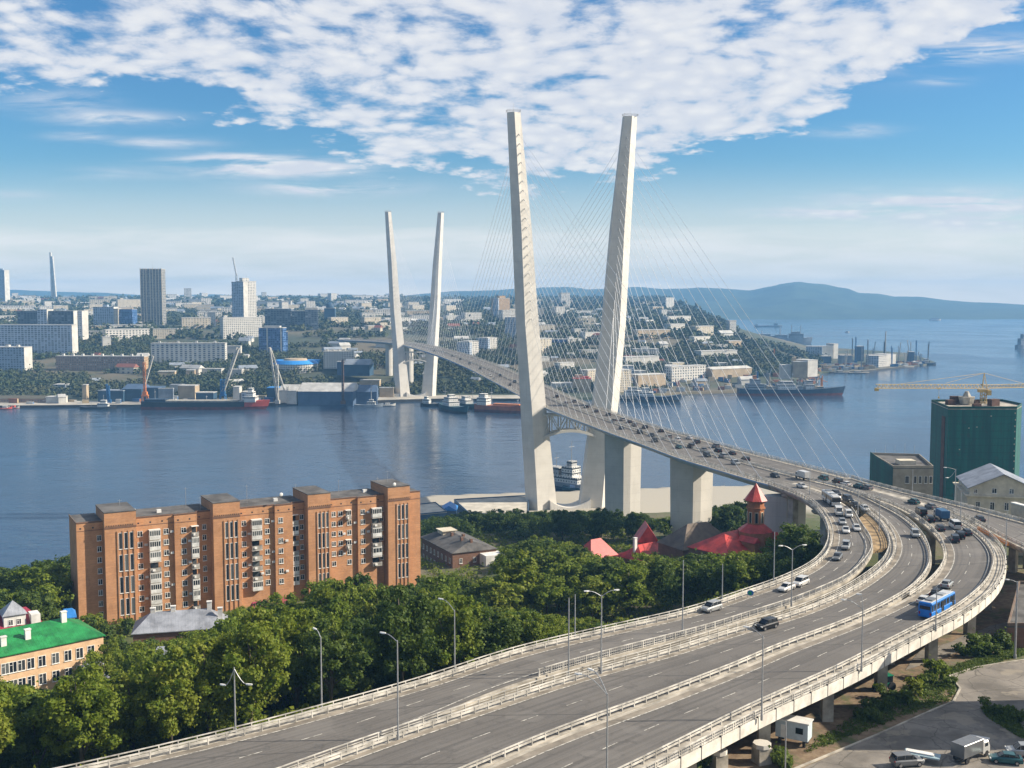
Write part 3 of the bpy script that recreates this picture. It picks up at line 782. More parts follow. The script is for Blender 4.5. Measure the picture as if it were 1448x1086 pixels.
gx=np.arange(-420,422,4.0); gy=np.arange(60,716,4.0)
Z={}
mb=MB()
for i,x in enumerate(gx):
    for j,y in enumerate(gy):
        z=tn(float(x),float(y)); mb.v.append((float(x),float(y),z)); Z[i,j]=z
n=len(gy)
for i in range(len(gx)-1):
    for j in range(n-1): mb.f.append([i*n+j,(i+1)*n+j,(i+1)*n+j+1,i*n+j+1]); mb.m.append(0); mb.uv.append(None)
def near_ground_mat():
    m=bpy.data.materials.new('near_ground'); m.use_nodes=True; t=NT(m.node_tree); b=m.node_tree.nodes['Principled BSDF']
    tc=t.n('ShaderNodeTexCoord'); P=tc.outputs['Object']
    n1=t.noise(P,0.045,5,0.65); n2=t.noise(P,0.6,4,0.7); n3=t.noise(P,6,3,0.6)
    c=t.mix(t.ss(n1,0.4,0.6),(0.055,0.075,0.018),(0.14,0.115,0.075)); c=t.mix(t.ss(n2,0.45,0.65),c,(0.085,0.105,0.022))
    c=t.mix(t.m('MULTIPLY',t.ss(n3,0.4,0.7),0.4),c,(0.03,0.035,0.012))
    sq=t.n('ShaderNodeSeparateXYZ'); t.L.new(P,sq.inputs[0]); soil=t.m('MULTIPLY',t.m('MULTIPLY',t.ss(sq.outputs[0],8,20),t.ss(sq.outputs[1],275,255)),t.ss(t.noise(P,0.16,5,0.7),0.40,0.52)); c=t.mix(soil,c,t.mix(t.ss(n2,0.35,0.65),(0.13,0.085,0.05),(0.22,0.16,0.10)))
    sp=t.n('ShaderNodeSeparateXYZ'); t.L.new(P,sp.inputs[0])
    q=t.m('MULTIPLY',t.ss(sp.outputs[2],5.5,3.6),t.ss(sp.outputs[1],560,575))
    c=t.mix(q,c,(0.36,0.33,0.27))
    t.L.new(c,b.inputs['Base Color']); b.inputs['Roughness'].default_value=0.95
    bp=t.n('ShaderNodeBump'); bp.inputs['Strength'].default_value=0.4; t.L.new(n2,bp.inputs['Height']); t.L.new(bp.outputs[0],b.inputs['Normal'])
    return m
struct('near_terrain',mb,near_ground_mat(),True)
def gz(x,y):
    i=(x-gx[0])/4.0; j=(y-gy[0])/4.0; i0=int(max(0,min(len(gx)-2,math.floor(i)))); j0=int(max(0,min(len(gy)-2,math.floor(j)))); u=i-i0; v=j-j0
    return (Z[i0,j0]*(1-u)+Z[i0+1,j0]*u)*(1-v)+(Z[i0,j0+1]*(1-u)+Z[i0+1,j0+1]*u)*v
def near_pt(px,py):
    d=ray(px,py); y=90.0
    while y<700:
        x=d[0]/d[1]*y; z=H+d[2]/d[1]*y
        if abs(x)<415 and z<=gz(x,y): return (x,y,gz(x,y))
        y+=0.5
    return None
# piers of the viaducts
def piers_along(Lh,Rh,parent,sts,w=None,two=False,cw=1.7,th=1.5):
    T=length(Lh); a=resample(Lh,300); b=resample(Rh,300); T=length(a)
    for s in sts:
        k=int(max(0,min(299,s/T*300))); c=(a[k]+b[k])/2; ww=(w or (a[k]-b[k]).length*0.8)
        x=(b[k]-a[k]).normalized(); t=Vector((-x.y,x.x))
        g=gz(c.x,c.y)-0.5; zt=zd(c.y)-0.03-th
        if zt-g>1.5: tpier(c,t,ww,g,zt,parent,cw,two)
piers_along(L0,A_R,va,[12,40,70,98,126,154],two=False,cw=2.2)
piers_along(B_L,M_B,vb,[38,66,94,122,150,178,206],two=True)
piers_along(M_C,C_R,vc,[70,98,124,148,170,190,208,226,244],two=True,th=1.7)
piers_along(D_L,D_R,vd,[70,95,120],two=True)
part_w('pier',hexpier(Vector(un(1123,702,64))+Vector((6,8)) if False else (resample(L0,300)[4]+resample(A_R,300)[4])/2,Vector((0.96,0.28)),15,7,25,zd(350)-3,0.95),CONC,br)
# parking lot and lower street: thin sheets over the flattened ground
def sheet(name,polyZ,m,dz=0.05,step=3.0,kerb=None):
    """drape a polygon over the near terrain: the polygon is clipped by every terrain cell"""
    xs=[p[0] for p in polyZ]; ys=[p[1] for p in polyZ]
    def clip(P,ax,v,keep_gt):
        out=[]
        for i in range(len(P)):
            a,b=P[i],P[(i+1)%len(P)]; ia=(a[ax]>=v) if keep_gt else (a[ax]<=v); ib=(b[ax]>=v) if keep_gt else (b[ax]<=v)
            if ia: out.append(a)
            if ia!=ib: t_=(v-a[ax])/(b[ax]-a[ax]); out.append((a[0]+(b[0]-a[0])*t_,a[1]+(b[1]-a[1])*t_))
        return out
    P0=[(p[0],p[1]) for p in polyZ]
    ar=sum(P0[i][0]*P0[(i+1)%len(P0)][1]-P0[(i+1)%len(P0)][0]*P0[i][1] for i in range(len(P0)))
    if ar<0: P0=P0[::-1]
    mb=MB(); y=math.floor(min(ys)/step)*step
    while y<max(ys):
        row=clip(clip(P0,1,y,True),1,y+step,False) if True else P0
        x=math.floor(min(xs)/step)*step
        while x<max(xs) and len(row)>2:
            q=clip(clip(row,0,x,True),0,x+step,False)
            if len(q)>2:
                b=len(mb.v); mb.v+=[(a_,b_,gz(a_,b_)+dz) for a_,b_ in q]; mb.f.append(list(range(b,b+len(q)))); mb.m.append(0); mb.uv.append([(a_,b_) for a_,b_ in q])
            x+=step
        y+=step
    o=struct(name,mb,m)
    if kerb:
        mb=MB()
        for i0 in range(len(kerb)-1):
            a=Vector(kerb[i0]); b_=Vector(kerb[i0+1]); n=max(1,int((b_-a).length/2))
            for k in range(n):
                p=a.lerp(b_,k/n); q=a.lerp(b_,(k+1)/n); mb.bar((p.x,p.y,gz(p.x,p.y)+dz+.06),(q.x,q.y,gz(q.x,q.y)+dz+.06),.3,.22)
        struct('kerb',mb,CONC2)
    return o
LOT=mat('worn_asphalt',(0.20,0.18,0.155),0.9,var=0.22,scale=0.15,bump=0.2,detail=6)
_t=NT(LOT.node_tree); _b=LOT.node_tree.nodes['Principled BSDF']; _src=_b.inputs['Base Color'].links[0].from_socket; _tc=_t.n('ShaderNodeTexCoord')
_vo=_t.n('ShaderNodeTexVoronoi',feature='DISTANCE_TO_EDGE'); _wm=_t.n('ShaderNodeVectorMath',operation='ADD'); _wn=_t.n('ShaderNodeTexNoise'); _wn.inputs['Scale'].default_value=0.5; _t.L.new(_tc.outputs['Object'],_wn.inputs['Vector']); _t.L.new(_tc.outputs['Object'],_wm.inputs[0]); _t.L.new(_wn.outputs['Color'],_wm.inputs[1]); _t.L.new(_wm.outputs[0],_vo.inputs['Vector']); _vo.inputs['Scale'].default_value=0.16
_lc=_t.mix(_t.m('MULTIPLY',_t.m('LESS_THAN',_vo.outputs['Distance'],0.012),0.6),_src,(0.06,0.055,0.045)); _lc=_t.mix(_t.m('MULTIPLY',_t.ss(_t.noise(_tc.outputs['Object'],0.3,5,0.7),0.55,0.63),0.5),_lc,(0.085,0.078,0.068)); _lc=_t.mix(_t.m('MULTIPLY',_t.ss(_t.noise(_tc.outputs['Object'],0.12,4,0.6),0.58,0.62),0.6),_lc,(0.27,0.235,0.18)); _t.L.new(_lc,_b.inputs['Base Color'])

# narrow gravel island between the ramp and the middle viaduct
GRAVEL=mat('gore_gravel',(0.30,0.21,0.11),0.95,var=0.3,scale=0.5,bump=0.3)
def cut(L,p,q):
    a=nearest(L,road_pt(*p).xy)[0]; b=nearest(L,road_pt(*q).xy)[0]; return L[min(a,b):max(a,b)+1]
mb=MB(); gl=cut(A_R,(1212,732),(1236,775)); gr_=cut(B_L,(1224,724),(1257,772)); slab(mb,gl,gr_,16,-0.25,0.8,0.0); part_w('gore_island',mb,GRAVEL,vb)
# ================================================================ NEAR BUILDINGS
def brick_mat(name,c1,c2,mortar,sc=1.0):
    m=bpy.data.materials.new(name); m.use_nodes=True; t=NT(m.node_tree); b=m.node_tree.nodes['Principled BSDF']
    uv=t.n('ShaderNodeUVMap'); tc=t.n('ShaderNodeTexCoord')
    br_=t.n('ShaderNodeTexBrick'); t.L.new(uv.outputs[0],br_.inputs['Vector']); br_.inputs['Scale'].default_value=1.0
    br_.inputs['Brick Width'].default_value=0.52; br_.inputs['Row Height'].default_value=0.16; br_.inputs['Mortar Size'].default_value=0.012
    br_.inputs['Color1'].default_value=(*c1,1); br_.inputs['Color2'].default_value=(*c2,1); br_.inputs['Mortar'].default_value=(*mortar,1)
    n=t.noise(tc.outputs['Object'],0.22,5,0.7); n2=t.noise(tc.outputs['Object'],1.6,4,0.7)
    c=t.mix(t.m('MULTIPLY',t.ss(n,0.40,0.66),0.6),br_.outputs[0],tuple(q*0.60 for q in c1))
    mps=t.n('ShaderNodeMapping'); t.L.new(uv.outputs[0],mps.inputs[0]); mps.inputs['Scale'].default_value=(0.8,0.09,1); stn=t.noise(mps.outputs[0],1.0,5,0.7); c=t.mix(t.m('MULTIPLY',t.ss(stn,0.52,0.72),0.4),c,tuple(q*0.5 for q in c2))
    sp=t.n('ShaderNodeSeparateXYZ'); t.L.new(uv.outputs[0],sp.inputs[0])
    row=t.n('ShaderNodeCombineXYZ'); t.L.new(t.m('MULTIPLY',sp.outputs[0],0.15),row.inputs[0]); t.L.new(t.m('MULTIPLY',sp.outputs[1],2.2),row.inputs[1])
    nr=t.noise(row.outputs[0],1.0,3,0.6)
    c=t.mix(t.m('MULTIPLY',t.ss(nr,0.5,0.7),0.28),c,(min(1,c1[0]*1.5),c1[1]*1.5,c1[2]*1.4))
    c=t.mix(t.m('MULTIPLY',t.ss(n2,0.55,0.75),0.3),c,tuple(q*0.75 for q in c2))
    t.L.new(c,b.inputs['Base Color']); b.inputs['Roughness'].default_value=0.9; MATS[name]=m; return m
BRICK=brick_mat('orange_brick',(0.49,0.24,0.112),(0.41,0.19,0.082),(0.42,0.30,0.20))
BRICKB=brick_mat('brown_brick',(0.20,0.10,0.062),(0.155,0.08,0.05),(0.16,0.12,0.09))
ROOFT=mat('tar_roof',(0.105,0.10,0.095),0.9,var=0.25,scale=0.25,bump=0.1,detail=6)
WFR=mat('white_window_frame',(0.72,0.71,0.68),0.5,var=0.05)
GLS=bpy.data.materials.new('window_glass'); GLS.use_nodes=True
_b=GLS.node_tree.nodes['Principled BSDF']; _t=NT(GLS.node_tree); _oi=_t.n('ShaderNodeObjectInfo')
_t.L.new(_t.mix(_t.m('POWER',_oi.outputs['Random'],3.0),(0.012,0.016,0.022),(0.12,0.13,0.13)),_b.inputs['Base Color']); _b.inputs['Roughness'].default_value=0.12
BALP=mat('balcony_panel',(0.60,0.60,0.58),0.7,var=0.15,scale=0.6)
BALD=mat('balcony_panel_weathered',(0.33,0.31,0.28),0.8,var=0.2,scale=0.8)
def frame2(p0,p1,z,z1=None):
    a=Vector(un(p0[0],p0[1],z)); b=Vector(un(p1[0],p1[1],z if z1 is None else z1)); d=b-a
    return a,math.atan2(d.y,d.x),d.length
WIN={}
def win_meshes(w,h,mull=2):
    k=(round(w,2),round(h,2),mull)
    if k in WIN: return WIN[k]
    fr=MB(); f=0.09
    fr.box(-w/2,w/2,-0.06,0.05,h-f,h); fr.box(-w/2,w/2,-0.06,0.05,0,f)
    fr.box(-w/2,-w/2+f,-0.06,0.05,f,h-f); fr.box(w/2-f,w/2,-0.06,0.05,f,h-f)
    for i in range(1,mull): x=-w/2+w*i/mull; fr.box(x-0.05,x+0.05,-0.06,0.05,f,h-f)
    if mull==2: fr.box(-w/2+f,-0.05,-0.055,0.04,h*0.68,h*0.68+0.07)
    fr.box(-w/2-0.08,w/2+0.08,-0.16,0.05,-0.07,-0.001)
    g=MB(); g.box(-w/2+0.02,w/2-0.02,-0.03,0.03,0.02,h-0.02)
    WIN[k]=(mesh_from('window',fr,WFR),mesh_from('pane',g,GLS)); return WIN[k]
def add_window(parent,x,y,z,w,h,rot=0,mull=2,name='window'):
    a,b=win_meshes(w,h,mull)
    o=bpy.data.objects.new(name,a); COL.objects.link(o); o.parent=parent; o.location=(x,y,z); o.rotation_euler=(0,0,rot)
    p=bpy.data.objects.new('pane',b); COL.objects.link(p); p.parent=o
    return o
# ---------------------------------------------------------------- the brick block
O_,ang,LB=frame2((107.5,741.5),(594,695.5),65)
bk=thing('apartment_block','long nine storey orange brick apartment block with glazed balconies above the trees','apartment block',(O_.x,O_.y,34),ang)
ex=Vector((math.cos(ang),math.sin(ang))); ey=Vector((-ex.y,ex.x))
def sx(px,off=0.0):   # where the pixel column meets the facade line (offset toward the camera)
    d=ray(px,760); o=O_-ey*off; r=Vector((d[0],d[1]))
    den=ex.x*r.y-ex.y*r.x
    return ((-o.x)*r.y-(-o.y)*r.x)/den if abs(den)>1e-9 else 0
def sxz(px,off=0.0): return sx(px,off)
ZR=65-34; DB=13.0
bays=[(sx(148,2.4),sx(193,2.4)),(sx(302,2.4),sx(340,2.4)),(sx(436,2.4),sx(468,2.4)),(sx(549,2.4),sx(580,2.4))]
steps=[(0,bays[0][0],0),(bays[0][1],sx(246),0),(sx(246),sx(278),-0.8),(sx(278),bays[1][0],0.8),(bays[1][1],sx(388),0),(sx(388),sx(413),-0.8),(sx(413),bays[2][0],0.8),
       (bays[2][1],sx(505),0),(sx(505),sx(532),-0.8),(sx(532),bays[3][0],0.8),(bays[3][1],LB,0)]
wl=MB(); rf=MB(); cap=MB()
for a,b,o in steps:
    wl.box(a,b,o,DB,0,ZR,0); rf.box(a+0.0,b,o-0.0,DB,ZR+0.002,ZR+0.14)
    cap.box(a,b,o-0.12,o+0.18,ZR+0.14,ZR+0.42)
    cap.box(a,b,o-0.06,o-0.002,ZR-2.05,ZR-1.9)
for a,b in bays:
    wl.box(a,b,-2.4,DB-2,0,ZR+2.6,0); rf.box(a-0.1,b+0.1,-2.5,DB-1.9,ZR+2.602,ZR+2.8)
    cap.box(a-0.08,b+0.08,-2.5,-2.402,ZR-1.6,ZR-1.1)
    # thin brick fins between the stair windows
    s=(b-a); 
    for k in range(4):
        x=a+s*0.40+k*s*0.175; wl.box(x-0.16,x+0.16,-2.62,-2.402,3,ZR-2.4)
cap.box(-0.1,0.1,0.0,DB,ZR+0.14,ZR+0.42)
obj('wall',wl,BRICK,bk); obj('roof',rf,ROOFT,bk); obj('cornice',cap,BRICKB,bk)
cut=MB()
for a,b,o in steps:
    x=a+1.0
    while x<b-0.6: cut.box(x-0.22,x+0.22,o-0.02,o+0.05,ZR-1.5,ZR-1.1); x+=3.1
for a,b in bays:
    x=a+0.5
    while x<b-0.3: cut.box(x-0.12,x+0.12,-2.53,-2.49,ZR-1.0,ZR-0.72); x+=0.6
obj('vent_opening',cut,DARK,bk)['kind']='stuff'
def row_z(k): return ZR-4.95-2.93*k
def plane(s):
    for a,b,o in steps:
        if a<=s<=b: return o
    return 0
for px,rows in ((140,8),(198,8),(235,8),(259,8),(290,7),(345,7),(378,7),(396,7),(428,7),(472,6),(494,6),(512,6),(541,6),(481.5,5)):
    s=sx(px); o=plane(s)
    for k in range(rows): add_window(bk,s,o-0.03,row_z(k),1.35 if px not in(290,428,541,140) else 1.1,1.5)
for bi,(a,b) in enumerate(bays):
    s=b-a
    for k in range(3):
        x=a+s*0.40+(k+0.5)*s*0.175
        for g in range(4): add_window(bk,x,-2.44,ZR-3.0-4.3-5.9*g,s*0.115,4.4,0,1,'stair_window')
def balcony(s,o,z,kind,w=2.9):
    m=MB(); d=1.3; pm=BALP if kind!=1 else BALD
    m.box(s-w/2,s+w/2,o-d,o,z-0.12,z); 
    m.box(s-w/2,s+w/2,o-d,o-d+0.08,z,z+1.05,1); m.box(s-w/2,s-w/2+0.08,o-d+0.08,o,z,z+1.05,1); m.box(s+w/2-0.08,s+w/2,o-d+0.08,o,z,z+1.05,1)
    bo=obj('balcony',m,[CONC2,pm],bk)
    if kind in(0,2):
        f=MB(); f.box(s-w/2,s+w/2,o-d,o-d+0.1,z+2.35,z+2.55); 
        n=5 if kind==0 else 3
        for i in range(n+1): x=s-w/2+0.05+(w-0.1)*i/n; f.box(x-0.05,x+0.05,o-d,o-d+0.1,z+1.05,z+2.35)
        for i in range(3): y=o-d+0.1+(d-0.15)*i/2; f.box(s-w/2,s-w/2+0.08,y-0.04,y+0.04,z+1.05,z+2.35); f.box(s+w/2-0.08,s+w/2,y-0.04,y+0.04,z+1.05,z+2.35)
        f.box(s-w/2-0.05,s+w/2+0.05,o-d-0.06,o,z+2.55,z+2.66); obj('balcony_frame',f,WFR,bo)
        g=MB(); g.box(s-w/2+0.06,s+w/2-0.06,o-d+0.03,o-d+0.06,z+1.05,z+2.35); g.box(s+w/2-0.06,s+w/2-0.03,o-d+0.06,o,z+1.05,z+2.35); g.box(s-w/2+0.03,s-w/2+0.06,o-d+0.06,o,z+1.05,z+2.35); obj('balcony_glazing',g,GLS,bo)
    else:
        g=MB(); g.box(s-w/2+0.3,s+w/2-0.5,o-0.05,o-0.01,z+0.1,z+2.2); obj('balcony_door',g,GLS,bo)
        f=MB(); f.box(s-w/2-0.05,s+w/2+0.05,o-d,o,z+2.6,z+2.7); f.box(s-w*0.3,s-w*0.05,o-d-0.25,o-d,z+0.2,z+0.75); obj('air_conditioner',f,WFR,bo)
kd=[[0,0,0,1,0,0,0,0],[1,0,2,1,1,2,0,1],[0,0,1,1,1,1,0],[1,2,1,1,0,0,2],[0,1,0,1,2,1]]
for ci,(px,w) in enumerate(((218,2.9),(274,1.9),(362,2.9),(415,2.9),(530,2.9))):
    s=sx(px); o=plane(s)
    for k in range(len(kd[ci])): balcony(s,o,row_z(k)-0.95,kd[ci][k],w)
for k in range(2): balcony(sx(481.5)+2.2,plane(sx(481.5)),row_z(k*3)-0.95,1,1.6)
# air conditioners beside some of the windows
for px,k in ((206,1),(206,4),(243,0),(243,2),(243,5),(267,1),(267,3),(267,6),(352,1),(352,4),(386,0),(386,3),(386,4),(404,2),(404,5),(420,1),(486,2),(486,4),(502,1),(502,3),(519,0),(519,2),(548,1),(205,6),(370,5)):
    s=sx(px); o=plane(s); mb=MB(); z=row_z(k)+0.3; mb.box(s-.42,s+.42,o-.42,o-.02,z,z+.58); mb.box(s-.3,s+.3,o-.44,o-.42,z+.08,z+.5); obj('air_conditioner',mb,BALP,bk)
# roof clutter
mb=MB()
for s,y,h in ((12,6,2.0),(30,8,3.4),(33,4,1.2),(47,7,2.8),(62,9,1.6),(74,5,2.4),(90,6,3.8),(88,9,1.4)):
    mb.tube((s,y,ZR+0.1),(s,y,ZR+h+2.6),0.05,n=4); mb.bar((s-0.5,y,ZR+h+2.2),(s+0.5,y,ZR+h+2.2),0.05,0.05)
obj('antenna',mb,GALV,bk)
mb=MB()
for s,y in ((22,5),(40,9),(55,6),(68,8),(83,7),(16,9),(36,6)): mb.box(s-0.6,s+0.6,y-0.45,y+0.45,ZR+0.14,ZR+1.0)
obj('roof_vent',mb,BALP,bk)['kind']='stuff'
mb=MB()
for s in (54.2,88.8):
    c=(s,-2.2,ZR+3.4); mb.sph(c,0.55,8,5,sc=(1,0.35,1)); mb.tube((s,-2.0,ZR+2.8),c,0.04,n=4)
obj('satellite_dish',mb,WFR,bk)['kind']='stuff'
FOOT=[]
def foot(O,ex_,ey_,L,D,m=3): FOOT.append((O,ex_,ey_,L,D,m))
foot(O_,ex,ey,LB,DB,4)
def on_foot(x,y):
    for O,a,b,L,D,m in FOOT:
        d=Vector((x,y))-O; u=d.dot(a); v=d.dot(b)
        if -m<u<L+m and -m<v<D+m: return True
    return False
# ---------------------------------------------------------------- generic pitched-roof house
def roof_mesh(mb,L,D,z,h,hip=0.0,ov=0.4,m=0,ridge_axis='x'):
    if ridge_axis=='x':
        v=[(-ov,-ov,z),(L+ov,-ov,z),(L+ov,D+ov,z),(-ov,D+ov,z),(hip,D/2,z+h),(L-hip,D/2,z+h)]
        f=[(0,1,5,4),(2,3,4,5),(1,2,5),(3,0,4)]
    else:
        v=[(-ov,-ov,z),(L+ov,-ov,z),(L+ov,D+ov,z),(-ov,D+ov,z),(L/2,hip,z+h),(L/2,D-hip,z+h)]
        f=[(3,0,4,5),(1,2,5,4),(0,1,4),(2,3,5)]
    w=[(x,y,q-0.18) for x,y,q in v[:4]]
    mb.add(v+w,f+[(6,7,1,0),(7,8,2,1),(8,9,3,2),(9,6,0,3),(9,8,7,6)],m)
def metal_roof(name,c,rib=0.6,var=0.12):
    if name in MATS: return MATS[name]
    m=mat(name,c,0.45,0.0,var=var,scale=0.35,detail=5); t=NT(m.node_tree); b=m.node_tree.nodes['Principled BSDF']
    tc=t.n('ShaderNodeTexCoord'); sp=t.n('ShaderNodeSeparateXYZ'); t.L.new(tc.outputs['Object'],sp.inputs[0])
    fr=t.m('FRACT',t.m('DIVIDE',sp.outputs[0],rib)); h=t.m('LESS_THAN',fr,0.14)
    bp=t.n('ShaderNodeBump'); bp.inputs['Strength'].default_value=0.7; bp.inputs['Distance'].default_value=0.06; t.L.new(h,bp.inputs['Height']); t.L.new(bp.outputs[0],b.inputs['Normal'])
    return m
GREENR=metal_roof('green_metal_roof',(0.018,0.20,0.055),0.7,0.22)
REDR=metal_roof('red_metal_roof',(0.48,0.05,0.04),0.5,0.2)
MAROON=metal_roof('maroon_metal_roof',(0.26,0.03,0.055),0.5)
GREYR=metal_roof('grey_metal_roof',(0.27,0.285,0.32),0.8,0.18)
BROWNR=metal_roof('brown_metal_roof',(0.12,0.085,0.055),0.5,0.2)
PEACH=mat('peach_render',(0.62,0.42,0.255),0.85,var=0.1,scale=0.5)
CREAM=mat('cream_render',(0.56,0.50,0.385),0.85,var=0.1,scale=0.4)
WHITEW=mat('white_render',(0.66,0.65,0.62),0.8,var=0.1,scale=0.5)
BLUER=metal_roof('blue_metal_roof',(0.03,0.19,0.52),0.6)
def house(name,label,cat,p0,p1,z,base,depth,roof_h,wallm,roofm,hip=2.0,axis='x',wins=None,chim=(),shed=None,ov=0.4,group=None):
    O,an,L=frame2(p0,p1,z); t=thing(name,label,cat,(O.x,O.y,base),an,group)
    ex_=Vector((math.cos(an),math.sin(an))); ey_=Vector((-ex_.y,ex_.x)); foot(O,ex_,ey_,L,depth)
    h=z-base; mb=MB(); mb.box(0,L,0,depth,0,h-0.19)
    if hip==0 and axis=='x': mb.add([(0,0,h-.19),(0,depth,h-.19),(0,depth/2,h+roof_h-.2),(L,0,h-.19),(L,depth,h-.19),(L,depth/2,h+roof_h-.2)],[(0,2,1),(3,4,5)],0,[[(0,0),(2,1),(1,0)]]*2)
    if hip==0 and axis=='y': mb.add([(0,0,h-.19),(L,0,h-.19),(L/2,0,h+roof_h-.2),(0,depth,h-.19),(L,depth,h-.19),(L/2,depth,h+roof_h-.2)],[(0,1,2),(4,3,5)],0,[[(0,0),(2,0),(1,1)]]*2)
    obj('wall',mb,wallm,t)
    mb=MB(); roof_mesh(mb,L,depth,h,roof_h,hip,ov,0,axis); r=obj('roof',mb,roofm,t)
    for (u,v,zz) in chim:
        mb=MB(); x=u*L; y=v*depth; mb.box(x-0.55,x+0.55,y-0.4,y+0.4,h-1,h+zz); mb.box(x-0.65,x+0.65,y-0.5,y+0.5,h+zz,h+zz+0.2); obj('chimney',mb,WHITEW,r)
    for (u,zz,w,hh) in (wins or []): add_window(t,u*L,-0.03,zz-base,w,hh)
    return t,O,an,L,h
school,O,an,L,h=house('school_building','peach two storey school with a bright green metal roof at the left edge','school',(-70,942),(146,898),51,40.5,15,3.3,PEACH,GREENR,6,
   wins=[(u,z,1.55,2.3) for u in (0.06,0.13,.20,.27,.335,0.385,.44,.50,0.575,.665,.75,.83,.91) for z in (47.0,43.2)],chim=[(0.355,0.18,3.0),(0.52,0.22,3.4),(0.80,0.42,4.9)])
rh,O,an,L,h=house('villa','crimson roofed villa with a white lantern turret behind the green roofed school','villa',(-40,902),(63,886),46,36,11,4.0,WHITEW,MAROON,3)
mb=MB(); ux=L*0.60; mb.box(ux-2.4,ux+2.4,1,5.6,9.5,13.6); obj('turret',mb,WHITEW,rh)
mb=MB(); mb.add([(ux-2.8,0.6,13.6),(ux+2.8,.6,13.6),(ux+2.8,6,13.6),(ux-2.8,6,13.6),(ux,3.3,16.6)],[(0,1,4),(1,2,4),(2,3,4),(3,0,4),(3,2,1,0)]); obj('turret_roof',mb,GREYR,rh)
add_window(rh,ux-0.9,0.97,11.2,1.0,1.4); add_window(rh,ux+0.9,0.97,11.2,1.0,1.4)
mb=MB(); mb.box(L*0.82,L*0.95,0.2,4.0,8.5,13.2); obj('dormer',mb,WHITEW,rh)
house('metal_roof_house','low house with a wide dull grey metal hip roof in front of the brick block','house',(188,896),(319,887),44.2,37,10,3.6,BRICKB,GREYR,4,chim=[(0.2,0.5,4.4),(0.42,.5,4.6),(0.82,.5,5.2),(0.94,.3,4)])
house('metal_roof_house','small grey roofed house half hidden in the trees below the metal roofed house','house',(205,946),(298,944),49,41,9,3.2,WHITEW,GREYR,1.5,chim=[(0.85,0.6,4.2)])
house('metal_roof_house','dark grey roofed cottage sunk in the crowns right of the school','house',(112,962),(152,958),48.5,42,8,3,BRICKB,GREYR,1.5)
house('cottage','small maroon roofed cottage in the trees below the middle of the brick block','cottage',(364,876),(412,868),43,38,7,3.6,BRICKB,MAROON,0)
house('shed','small blue roofed shed between the left trees and the brick block gable','shed',(88,874),(106,872),45,40,6,1.5,WHITEW,BLUER,0.5)
house('cottage','grey roofed cottage among the trees right of the brick block corner','cottage',(648,858),(684,852),40.5,36,7,2.2,WHITEW,GREYR,0.8)
# ---------------------------------------------------------------- old brown block right of the brick block
C1,C2,C3=[Vector(un(*p,40)) for p in ((596,760),(640,783),(699,775))]
an=math.atan2((C2-C1).y,(C2-C1).x); L=(C2-C1).length; D=abs((C3-C2).dot(Vector((-math.sin(an),math.cos(an)))))
ob=thing('old_tenement','shabby brown three storey tenement with a patched tar roof beside the brick block','tenement',(C1.x,C1.y,27),an)
foot(C1,Vector((math.cos(an),math.sin(an))),Vector((-math.sin(an),math.cos(an))),L,D)
mb=MB(); mb.box(0,L,0,D,0,13); obj('wall',mb,BRICKB,ob)
mb=MB(); roof_mesh(mb,L,D,13.2,2.8,3,0.4); rr=obj('roof',mb,ROOFT,ob)
mb=MB(); mb.box(L*.12,L*.3,D*.3,D*.6,13.2,16.2); mb.box(L*.1,L*.32,D*.27,D*.63,16.2,16.4); obj('roof_hut',mb,[CREAM],rr)
for u,v in ((.45,.4),(.6,.55),(.75,.4),(.9,.5)):
    mb=MB(); mb.box(L*u-.5,L*u+.5,D*v-.4,D*v+.4,14,16.6); obj('chimney',mb,BRICKB,rr)
for k in range(8):
    for z in (9.4,5.8): add_window(ob,L*(k+0.6)/8.3,-0.03,z,1.1,1.7)
for k in range(3):
    for z in (9.4,5.8): add_window(ob,L+0.03,D*(k+0.6)/3.2,z,1.1,1.7,R(90))
mb=MB(); mb.box(L-0.6,L+5,D*0.62,D+1,0,12.2); obj('stair_wing',mb,WHITEW,ob)
# ---------------------------------------------------------------- old red-roofed quarter inside the curve
house('red_roof_house','red brick house with a pink pyramid roof left of the curved ramp trees','house',(836,791),(872,784),41,31,8,5.2,BRICKB,REDR,3.4)
house('red_roof_house','brick house with a broad flat-pitched red roof beside the brown hip roof','house',(910,795),(962,784),40.5,31,11,4.2,BRICKB,REDR,3,chim=[(0.1,.5,6.5)])
house('red_roof_house','low brick house with a red roof between pyramid roof and broad roof','house',(872,800),(906,793),37.5,30,8,2.8,BRICKB,REDR,2)
house('red_roof_house','small red roofed annex in front of the turret house','house',(1048,800),(1092,790),45.5,36,7,2.4,BRICKB,REDR,2)
house('gabled_house','narrow brown gabled house with a red roof edge just above the broad red roof','house',(903,766),(930,766),44.5,32,9,5.2,BRICKB,REDR,0,axis='y')
house('old_house','brown brick house under a weathered brown pyramid hip roof','house',(966,778),(1040,768),46,33,13,6.4,BRICKB,BROWNR,6.5,
      wins=[(u,43.0,0.8,1.0) for u in (0.15,0.3,0.45,0.6,0.75)])
rt,O,an,L,h=house('turret_house','red roofed brick house with a tall eight sided pointed turret','turret house',(1030,786),(1110,768),50.5,35,15,4.6,BRICKB,REDR,7,wins=[(u,45.5,1.0,1.6) for u in (.12,.3,.5,.7,.88)])
tx=und(1069,700,322); dd=Vector((tx[0],tx[1]))-O; lx=dd.dot(Vector((math.cos(an),math.sin(an)))); ly=dd.dot(Vector((-math.sin(an),math.cos(an))))
def octo(r,n=8,a0=R(22.5)): return [(lx+r*math.cos(a0+k*2*math.pi/n),ly+r*math.sin(a0+k*2*math.pi/n)) for k in range(n)]
zb=35
